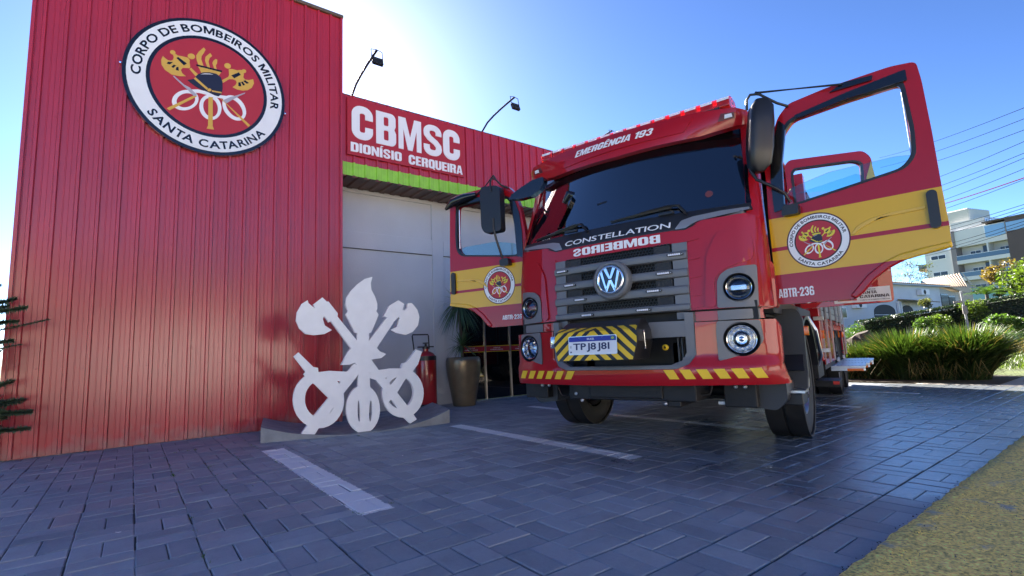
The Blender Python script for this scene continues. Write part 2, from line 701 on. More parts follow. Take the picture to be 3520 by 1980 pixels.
M_black = mat('black plastic', (0.014, 0.014, 0.016), 0.34, bump=0.12, bscale=120)
M_dark = mat('dark underbody', (0.012, 0.012, 0.013), 0.6, bump=0.3, bscale=30, var=0.4)
M_rubber = mat('tyre rubber', (0.017, 0.017, 0.018), 0.62, bump=0.2, bscale=90, var=0.25)
M_red = mat('fire red paint', (0.38, 0.006, 0.012), 0.42, coat=.8, coat_rough=.012, spec=.12)
M_yellow = mat('yellow paint', (0.72, 0.42, 0.012), 0.35, coat=0.6)
M_yelref = mat('yellow reflective tape', (0.85, 0.55, 0.01), 0.4, bump=0.15, bscale=300)
M_grey = mat('grey plastic', (0.14, 0.15, 0.165), 0.38, bump=0.15, bscale=200, spec=0.6)
M_silver = mat('silver trim paint', (0.32, 0.33, 0.34), 0.35, metal=0.4)
M_chrome = mat('chrome', (0.85, 0.86, 0.88), 0.06, metal=1.0)
M_alu = mat('brushed aluminium', (0.62, 0.63, 0.65), 0.3, metal=1.0, bump=0.1, bscale=80)
M_navy = mat('navy enamel', (0.012, 0.014, 0.035), 0.4)
M_gold = mat('gold yellow enamel', (0.68, 0.40, 0.06), 0.45)
M_goldbright = mat('bright yellow print', (0.75, 0.62, 0.05), 0.45)
M_emred = mat('emblem red', (0.45, 0.02, 0.035), 0.45)
M_steelgrey = mat('emblem nozzle grey', (0.42, 0.40, 0.45), 0.45)
M_glass = glass_mat('clear glass', (0.82, 0.93, 0.93))
M_wind = glass_mat('windscreen glass', (0.86, 0.92, 0.94), 2.8, 0.0, 1.0)
M_windband = mat('windscreen black ceramic band', (0.004, 0.004, 0.005), 0.05, coat=0.3)
M_tint = glass_mat('aqua tinted door glass', (0.72, 0.90, 0.92), 1.5)
M_lens = glass_mat('lamp lens', (0.95, 0.97, 1.0), 1.45)
M_redlens = mat('red lens plastic', (0.75, 0.02, 0.015), 0.15, trans=0.55, coat=0.4)
M_chrome2 = mat('dimmed chrome', (0.52, 0.54, 0.57), 0.12, metal=1.0)  # chrome colour lowered to dim the reflections in the lamp bowls
M_orange = mat('amber lens', (0.80, 0.16, 0.01), 0.15, coat=0.6)
M_led = mat('white led', (0.85, 0.88, 0.95), 0.2, bump=0.6, bscale=260)
M_conc = mat('concrete', (0.26, 0.27, 0.28), 0.75, bump=0.6, bscale=40, var=0.2, vscale=7, dirt=((0.09, 0.12, 0.05), 6, 0.62))

# ================================================================ ground
def terr(u, v):
    h = 0.0
    if u > 10:
        h += 0.022 * (min(u, 20) - 10)
    if u > 20:
        h += 0.085 * (min(u, 60) - 20)
    if u > 60:
        h += 0.05 * (u - 60)
    if v > 12 and u < 20:
        h += 0.05 * min(v - 12, 30)
    h *= min(1.0, max(0.0, (v + 4.5) / 3.0)) if u < 24 else 1
    if u > 9.6:
        h += 0.05 * noise.noise(Vector((u * 0.35, v * 0.35, 0))) * min(1, (u - 9.6))
    return h


M_soil = mat('grassy soil', (0.085, 0.11, 0.028), 0.9, bump=0.8, bscale=25, var=0.45, vscale=1.2, dirt=((0.20, 0.16, 0.09), 0.9, 0.60))
gb = MB()
us = [-70, -40, -20, -12] + [-9 + i * 1.5 for i in range(12)] + [9 + i * 1.2 for i in range(40)] + [60, 75, 95, 130, 200, 400, 700]
vs_ = [-300, -120, -60, -30, -18, -12] + [-9 + i * 1.0 for i in range(24)] + [16, 20, 26, 34, 48, 70, 120, 300]
idx = {}
for i, u in enumerate(us):
    for j, v in enumerate(vs_):
        base = -0.17 if (u < 9.6) else -0.03
        idx[i, j] = len(gb.v)
        gb.v.append(W(u, v, base + terr(u, v)))
for i in range(len(us) - 1):
    for j in range(len(vs_) - 1):
        gb.f.append((idx[i, j], idx[i + 1, j], idx[i + 1, j + 1], idx[i, j + 1]))
        gb.m.append(0)
g = gb.build('ground', M_soil, smooth=60)
tag(g, 'rising grassy ground beyond the forecourt', kind='structure')

M_asph = mat('bounce pale street surface', (0.27, 0.265, 0.25), 0.85, bump=0.8, bscale=120, var=0.25, vscale=3)  # out of view; street colour paled to bounce sunlight onto the fronts
rb = MB()
rb.box(-60, 34, -12.0, -2.62, -0.3, -0.115, BF)
o = rb.build('road', M_asph)
tag(o, 'unseen street in front of the forecourt, paled to bounce sunlight', kind='structure')
M_path = mat('pale concrete path', (0.42, 0.38, 0.33), 0.8, bump=0.5, bscale=30, var=0.2, vscale=4)
rb = MB()
rb.box(7.95, 12.4, -2.6, 0.05, -0.2, -0.012, BF)
o = rb.build('path', M_path)
tag(o, 'pale concrete driveway past the grass clumps', kind='structure')
rb = MB()
rb.box(-60, 34, -30.0, -12.0, -0.3, 0.02, BF)  # unseen far ground, widened and kept pale as a sunlight bounce
o = rb.build('bounce_sidewalk', M_path)
tag(o, 'pavement across the street', kind='structure')

# ---- pavers: 2 x 2 basket weave of 2:1 concrete blocks, parking lines painted over them
M_pav = bpy.data.materials.new('concrete paver')
M_pav.use_nodes = True
nt = M_pav.node_tree
N, L = nt.nodes, nt.links
P = N['Principled BSDF']


def nd(t, **k):
    n = N.new(t)
    for a, b in k.items():
        setattr(n, a, b)
    return n


def mth(op, a, b=None, clamp=False):
    n = nd('ShaderNodeMath', operation=op)
    n.use_clamp = clamp
    for i, x in enumerate((a, b)):
        if x is None: continue
        if isinstance(x, (int, float)): n.inputs[i].default_value = x
        else: L.new(x, n.inputs[i])
    return n.outputs[0]


def nz(vec, scale, det=4, rough=0.5):
    n = nd('ShaderNodeTexNoise')
    n.inputs['Scale'].default_value = scale
    n.inputs['Detail'].default_value = det
    n.inputs['Roughness'].default_value = rough
    L.new(vec, n.inputs['Vector'])
    return n.outputs['Fac']


def rng(x, a, b, c=0.0, d=1.0):
    n = nd('ShaderNodeMapRange')
    L.new(x, n.inputs['Value'])
    for k, q in zip(('From Min', 'From Max', 'To Min', 'To Max'), (a, b, c, d)):
        n.inputs[k].default_value = q
    return n.outputs[0]


def mixc(f, a, b):
    n = nd('ShaderNodeMix', data_type='RGBA')
    if isinstance(f, float): n.inputs['Factor'].default_value = f
    else: L.new(f, n.inputs['Factor'])
    for k, x in (('A', a), ('B', b)):
        if isinstance(x, tuple): n.inputs[k].default_value = (*x, 1)
        else: L.new(x, n.inputs[k])
    return n.outputs['Result']


geo = nd('ShaderNodeNewGeometry')
pos = geo.outputs['Position']
rot = nd('ShaderNodeVectorRotate', rotation_type='Z_AXIS')
rot.inputs['Angle'].default_value = -BA
L.new(pos, rot.inputs['Vector'])
sep = nd('ShaderNodeSeparateXYZ')
L.new(rot.outputs[0], sep.inputs[0])
U_, V_ = sep.outputs[0], sep.outputs[1]
at = nd('ShaderNodeAttribute', attribute_name='tone')
oi = nd('ShaderNodeObjectInfo')
rnd = mth('FRACT', mth('ADD', at.outputs['Fac'], oi.outputs['Random']))
big = nz(pos, 0.55, 5, 0.6)
fine = nz(pos, 62, 8, 0.8)
mid = nz(pos, 5.5, 5, 0.6)
tone = mth('ADD', mth('MULTIPLY', rnd, 0.42), mth('ADD', mth('MULTIPLY', mid, 0.5), mth('MULTIPLY', fine, 0.62)))
pcol = mixc(rng(tone, 0.42, 1.05), (0.20, 0.228, 0.265), (0.355, 0.395, 0.44))
# soot, tyre dust and old stains at several sizes
stain = mth('MULTIPLY', rng(nz(pos, 1.7, 8, 0.7), 0.50, 0.68), rng(nz(pos, 9.0, 6, 0.7), 0.35, 0.65, 0.3, 1.0))
pcol = mixc(mth('MULTIPLY', stain, 0.45), pcol, (0.12, 0.125, 0.13))
# faded reddish blocks near the tower
redm = mth('MULTIPLY', rng(U_, -1.6, -2.6), mth('MULTIPLY', rng(big, 0.42, 0.6), rng(rnd, 0.2, 0.7)))
pcol = mixc(mth('MULTIPLY', redm, 0.55), pcol, (0.33, 0.23, 0.235))
# water film: wet, darker and smoother under and beside the truck and towards the kerb
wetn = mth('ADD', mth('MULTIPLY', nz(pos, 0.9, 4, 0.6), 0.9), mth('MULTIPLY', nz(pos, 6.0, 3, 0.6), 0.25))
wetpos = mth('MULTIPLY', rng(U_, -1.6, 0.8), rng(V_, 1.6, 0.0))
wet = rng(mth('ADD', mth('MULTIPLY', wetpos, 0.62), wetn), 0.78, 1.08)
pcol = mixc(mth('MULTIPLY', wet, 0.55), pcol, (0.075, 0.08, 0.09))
# painted parking lines, worn at the edges
edge = mth('MULTIPLY', mth('SUBTRACT', nz(pos, 22, 5, 0.7), 0.5), 0.05)
uu = mth('ADD', U_, edge)
line = None
for (a, b, c, d) in ((-2.265, -2.055, 0.0, 2.74), (-0.175, -0.005, -0.2, 2.62), (1.68, 1.83, -0.32, 3.43), (3.97, 4.10, -0.4, 3.2), (6.02, 6.15, -0.5, 3.2)):
    q = mth('MULTIPLY', mth('MULTIPLY', mth('GREATER_THAN', uu, a), mth('LESS_THAN', uu, b)),
            mth('MULTIPLY', mth('GREATER_THAN', mth('ADD', V_, edge), c), mth('LESS_THAN', mth('ADD', V_, edge), d)))
    line = q if line is None else mth('MAXIMUM', line, q)
wear = rng(mth('ADD', nz(pos, 14, 8, 0.75), mth('MULTIPLY', V_, 0.012)), 0.78, 0.67)
line = mth('MULTIPLY', line, wear)
nx = nd('ShaderNodeSeparateXYZ')
L.new(geo.outputs['True Normal'], nx.inputs[0])
line = mth('MULTIPLY', line, mth('GREATER_THAN', nx.outputs[2], 0.5))
pcol = mixc(line, pcol, (0.80, 0.81, 0.82))
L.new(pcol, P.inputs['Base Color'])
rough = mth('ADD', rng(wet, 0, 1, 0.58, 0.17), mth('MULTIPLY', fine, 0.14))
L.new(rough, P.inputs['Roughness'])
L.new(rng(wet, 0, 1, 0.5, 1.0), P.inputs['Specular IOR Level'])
bp = nd('ShaderNodeBump')
L.new(rng(wet, 0, 1, 0.8, 0.45), bp.inputs['Strength'])
bp.inputs['Distance'].default_value = 0.006
L.new(mth('ADD', mth('MULTIPLY', fine, 0.5), mth('MULTIPLY', mid, 1.3)), bp.inputs['Height'])
L.new(bp.outputs[0], P.inputs['Normal'])

M_joint = mat('joint sand', (0.075, 0.073, 0.068), 0.95, bump=0.5, bscale=60, var=0.4, vscale=8, dirt=((0.05, 0.07, 0.02), 3, 0.58))
PU0, PU1, PV0, PV1 = -6.9, 8.0, -2.07, 5.02
jb = MB()
jb.box(PU0, PU1, PV0 - 0.02, PV1, -0.16, -0.010, BF)
pave = jb.build('pavement', M_joint)
tag(pave, 'grey basket weave block paving of the forecourt', kind='structure')
S_ = 0.2575


def paver_geo(l, w):
    """block with chamfered top edge, local origin at its top centre"""
    a, b = l / 2, w / 2
    c, h = 0.005, 0.004
    vs = [(-a, -b, -.03), (a, -b, -.03), (a, b, -.03), (-a, b, -.03), (-a, -b, -h), (a, -b, -h), (a, b, -h), (-a, b, -h),
          (-a + c, -b + c, 0), (a - c, -b + c, 0), (a - c, b - c, 0), (-a + c, b - c, 0)]
    fs = [(8, 9, 10, 11)]
    for i in range(4):
        j = (i + 1) % 4
        fs += [(i, j, 4 + j, 4 + i), (4 + i, 4 + j, 8 + j, 8 + i)]
    return vs, fs


pg = paver_geo(S_ - 0.0045, S_ / 2 - 0.0045)
pm = bpy.data.meshes.new('paver')
pm.from_pydata(pg[0], [], pg[1])
pm.materials.append(M_pav)
slots = []
rp = random.Random(4)
camuv = (CAMP.dot(BX), CAMP.dot(BY))
nu = int((PU1 - PU0) / S_)
nv = int((PV1 - PV0) / S_)
for i in range(nu):
    for j in range(nv):
        u = -9.2040 + S_ * 9 + i * S_ + S_ / 2
        v = PV0 + 0.002 + j * 0.2625 + S_ / 2
        if u > 7.95 or v > 4.95:
            continue
        colshift = rp.uniform(-0.003, 0.003)
        for k in (-1, 1):
            if (i + j) % 2:
                uu_, vv_, r0 = u, v + k * S_ / 4, 0
            else:
                uu_, vv_, r0 = u + k * S_ / 4, v, pi / 2
            uu_ += rp.uniform(-.0018, .0018) + colshift
            vv_ += rp.uniform(-.0018, .0018)
            slots.append((uu_, vv_, r0 + rp.uniform(-.010, .010), rp.uniform(-.0022, .0014), rp.uniform(-.006, .006), rp.uniform(-.006, .006)))


def inview(p, mar=0.08):
    d = p - CAMP
    z = d.dot(CF)
    if z < 0.2: return None
    return d.dot(CR) / z, d.dot(CU) / z, z


def pkey(s):
    q = inview(W(s[0], s[1]))
    if q is None or abs(q[0]) > 1.05 or abs(q[1]) > 0.62: return 99 + hypot(s[0] - camuv[0], s[1] - camuv[1])
    return q[2]


slots.sort(key=pkey)
rest = MB()
tones = []
for n_, s in enumerate(slots):
    mt = Matrix.Translation(W(s[0], s[1], s[3])) @ Matrix.Rotation(BA + s[2], 4, 'Z') @ Matrix.Rotation(s[4], 4, 'X') @ Matrix.Rotation(s[5], 4, 'Y')
    if n_ < 299:
        ob = bpy.data.objects.new('paver', pm)
        ob.matrix_world = mt
        sc.collection.objects.link(ob)
        ob.parent = pave
    else:
        rest.add([mt @ Vector(p) for p in pg[0]], pg[1])
        tones += [rp.random()] * len(pg[1])
ob = rest.build('pavers', M_pav, parent=pave, recalc=False)
ob['kind'] = 'stuff'
at_ = ob.data.attributes.new('tone', 'FLOAT', 'FACE')
at_.data.foreach_set('value', tones)

# ---- kerb strip painted yellow, broken edge
M_kerb = mat('worn yellow kerb paint', (0.93, 0.68, 0.18), 0.8, bump=1.0, bscale=60, var=0.6, vscale=70, dirt=((0.42, 0.40, 0.34), 5.0, 0.56), detail=9)
kb = MB()
rk = random.Random(3)
nK = 900
k0, k1 = -7.0, 12.0
rowsv = [(-0.10, 1), (0.0, 1), (0.012, 1), (0.05, 0), (0.11, 0), (0.17, 0), (0.24, 0), (0.33, 0), (0.43, 0), (0.52, 0), (0.545, 2), (0.55, 3)]
for i in range(nK + 1):
    u = k0 + (k1 - k0) * i / nK
    jag = 0.020 * noise.noise(Vector((u * 9, 0, 3))) + 0.010 * noise.noise(Vector((u * 45, 0, 8)))
    for q, (dv, t) in enumerate(rowsv):
        v = -2.038 - dv + (jag * (1.0 if t == 1 else 0.3))
        nzv = noise.noise(Vector((u * 16, v * 16, 1))) * 0.0045 + noise.noise(Vector((u * 50, v * 50, 5))) * 0.003
        z = {0: 0.020 + nzv, 1: (-0.05 if q == 0 else (0.004 if q == 1 else 0.014 + nzv)), 2: 0.0, 3: -0.2}[t]
        if q == 0:
            v = -2.038 + jag
        kb.v.append(W(u, v, z))
for i in range(nK):
    for q in range(len(rowsv) - 1):
        a = i * len(rowsv) + q
        kb.f.append((a, a + len(rowsv), a + len(rowsv) + 1, a + 1))
        kb.m.append(0)
o = kb.build('kerb', M_kerb, smooth=50)
tag(o, 'worn yellow painted kerb along the paving', kind='structure')
# black crumbs and chips along the joint between paving and kerb
cb = MB()
for i in range(700):
    u = rk.uniform(-2.2, 6)
    v = -2.036 + rk.gauss(0, 0.010)
    s = rk.uniform(0.0015, 0.006)
    p = W(u, v, 0.004 + s * .4)
    q = [p + Vector((rk.uniform(-s, s), rk.uniform(-s, s), rk.uniform(-s, s) * .7)) for _ in range(4)]
    cb.add(q, [(0, 1, 2), (0, 2, 3), (0, 3, 1), (1, 3, 2)])
o = cb.build('debris', mat('black crumbs', (0.015, 0.014, 0.012), 0.9))
tag(o, 'black crumbs in the joint beside the yellow kerb', kind='stuff')
# loose paint grains and grit on the kerb
M_grA = mat('kerb grit yellow', (.95, .72, .2), .8, objrand=0, var=.4, vscale=60)
M_grB = mat('kerb grit grey', (.10, .10, .09), .9, var=.4, vscale=60)
for mm_, cnt, lab in ((M_grA, 9000, 'coarse yellow grains of the worn kerb paint'), (M_grB, 3500, 'grey grit showing through the worn kerb paint')):
    cb = MB()
    for i in range(cnt):
        u = rk.uniform(-2.2, 1.2) if rk.random() < .75 else rk.uniform(1.2, 4)
        v = -2.10 - abs(rk.gauss(0, .25)) if mm_ is M_grA else -2.09 - rk.random() * .5
        if v < -2.6: continue
        if noise.noise(Vector((u * 5, v * 5, 2 if mm_ is M_grA else 9))) < -.05: continue
        s = rk.uniform(.002, .0065)
        p = W(u, v, .019)
        q = [p + Vector((rk.uniform(-s, s), rk.uniform(-s, s), -s * .4)) for _ in range(3)] + [p + Vector((0, 0, s * rk.uniform(.5, 1.1)))]
        cb.add(q, [(0, 1, 3), (1, 2, 3), (2, 0, 3)])
    tag(cb.build('gravel', mm_, recalc=False), lab, kind='stuff')
# moss and small weeds in the joints
wb_ = MB()
for i in range(95):
    u = rk.choice((-2.27, -2.27, -2.04, -2.5, -2.76, -3.03, rk.uniform(-4.2, -.3))) + rk.uniform(-.01, .01)
    v = rk.uniform(-0.2, 3.6)
    for k in range(rk.randint(5, 16)):
        a = rk.uniform(0, 2 * pi)
        l = rk.uniform(.006, .022)
        p = W(u + rk.gauss(0, .008), v + rk.gauss(0, .012), -.006)
        d = Vector((cos(a) * l * .8, sin(a) * l * .8, l * .9))
        sd = Vector((-sin(a), cos(a), 0)) * .0018
        wb_.add([p - sd, p + sd, p + d], [(0, 1, 2)])
o = wb_.build('weeds', leaf_mat('weed', (0.10, 0.16, 0.03)), recalc=False)
tag(o, 'tiny weeds and moss in the paving joints', kind='stuff')
# drifts of pale litter bits
lb = MB()
for (u, v, s) in ((-3.35, 0.65, .016), (-1.38, 1.35, .01), (-2.14, 1.55, .012), (0.25, -1.1, .008), (5.3, -.45, .02), (-2.2, 0.2, .008), (7.4, .4, .025)):
    p = W(u, v, .012)
    q = [p + Vector((rk.uniform(-s, s), rk.uniform(-s, s), rk.uniform(-.006, .006))) for _ in range(6)]
    lb.add(q, [(0, 1, 2), (1, 3, 2), (2, 3, 4), (3, 5, 4)])
o = lb.build('litter', M_white, recalc=False)
tag(o, 'small white scraps scattered on the paving', kind='stuff')

# ================================================================ red tower with emblem
def rib_sheet(u0, u1, z0, z1, v, pitch=0.187, phase=0.0, depth=0.030, bot_off=0.0):
    """one trapezoidal sheet; ribs stand out towards the street"""
    prof = []
    n0 = math.floor((u0 - phase) / pitch) - 1
    n1 = math.ceil((u1 - phase) / pitch) + 1
    for n in range(n0, n1):
        b = phase + n * pitch
        prof += [(b, 0), (b + .010, depth), (b + .036, depth), (b + .046, 0), (b + .092, 0), (b + .095, .0035), (b + .103, .0035), (b + .106, 0),
                 (b + .140, 0), (b + .142, .003), (b + .146, .003), (b + .148, 0)]
    def at(u):
        for (a, da), (b, db) in zip(prof, prof[1:]):
            if a <= u <= b:
                return da + (db - da) * (u - a) / max(b - a, 1e-9)
        return 0
    pts = [(u0, at(u0))] + [q for q in prof if u0 < q[0] < u1] + [(u1, at(u1))]
    mb = MB()
    zs = [z0 + (z1 - z0) * i / 6 for i in range(7)]
    for u, d in pts:
        for z in zs:
            wob = 0.0016 * noise.noise(Vector((u * 1.3, z * .8, v)))
            mb.v.append(W(u, v - d + wob, z))
    k = len(zs)
    for i in range(len(pts) - 1):
        for j in range(k - 1):
            a = i * k + j
            mb.f.append((a, a + k, a + k + 1, a + 1))
            mb.m.append(0)
    return mb


# splashed dust low on the sheets
_n = M_red_wall.node_tree
_N, _L = _n.nodes, _n.links
_p = _N['Principled BSDF']
_src = _p.inputs['Base Color'].links[0].from_socket
_g = _N.new('ShaderNodeNewGeometry')
_s = _N.new('ShaderNodeSeparateXYZ')
_L.new(_g.outputs['Position'], _s.inputs[0])
_z = _N.new('ShaderNodeTexNoise')
_z.inputs['Scale'].default_value = 7
_z.inputs['Detail'].default_value = 9
_L.new(_g.outputs['Position'], _z.inputs['Vector'])
_a = _N.new('ShaderNodeMath')
_a.operation = 'MULTIPLY_ADD'
_a.inputs[1].default_value = -.55
_L.new(_z.outputs['Fac'], _a.inputs[0])
_L.new(_s.outputs[2], _a.inputs[2])
_r = _N.new('ShaderNodeMapRange')
_r.inputs['From Min'].default_value = -.10
_r.inputs['From Max'].default_value = -.30
_r.inputs['To Max'].default_value = .55
_L.new(_a.outputs[0], _r.inputs['Value'])
_m = _N.new('ShaderNodeMix')
_m.data_type = 'RGBA'
_L.new(_r.outputs[0], _m.inputs['Factor'])
_L.new(_src, _m.inputs['A'])
_m.inputs['B'].default_value = (.30, .22, .20, 1)
_L.new(_m.outputs['Result'], _p.inputs['Base Color'])
TV = 4.35
TU0, TU1, TZ = -4.365, -0.945, 6.17
tower = empty('red_tower', W(-2.65, TV, 0), 'tall tower clad in red ribbed steel sheet with the round emblem', 'tower')
w_ = MB()
w_.box(TU0 + .01, TU1 - .01, TV + .03, TV + 3.2, -.1, TZ - .02, BF)
w_.build('wall', M_red_wall, tower)
for k in range(4):
    a = TU0 + (TU1 - TU0) * k / 4
    b = TU0 + (TU1 - TU0) * (k + 1) / 4
    s_ = rib_sheet(a, b - .002, 0.012, TZ - .012, TV + (.001 * (k % 2)))
    s_.build('cladding_sheet', M_red_wall, tower, recalc=False)
    # screws
M_trim = mat('dull gold brown edge trim', (0.16, 0.11, 0.07), 0.45, metal=0.3)
t_ = MB()
t_.box(TU0 - .03, TU1 + .03, TV - .045, TV + 3.24, TZ - .02, TZ + .03, BF)
t_.build('roof_trim', M_trim, tower, bevel=.004)
t_ = MB()
t_.box(TU1 - .012, TU1 + .022, TV - .036, TV + 3.2, 0, TZ - .02, BF)
t_.box(TU0 - .022, TU0 + .012, TV - .036, TV + 3.2, 0, TZ - .02, BF)
t_.build('corner_trim', M_red_wall, tower, bevel=.004)
scw = MB()
rs = random.Random(8)
for row in (0.9, 2.35, 3.7, 5.0):
    for n in range(18):
        u = -4.2 + n * .187
        if rs.random() < .75:
            scw.lathe([(0, .006), (.007, .005), (.008, 0)], W(u + .07, TV - .002, row + rs.uniform(-.01, .01)), -BY, 8)
scw.build('screws', M_red_wall, tower)['kind'] = 'stuff'

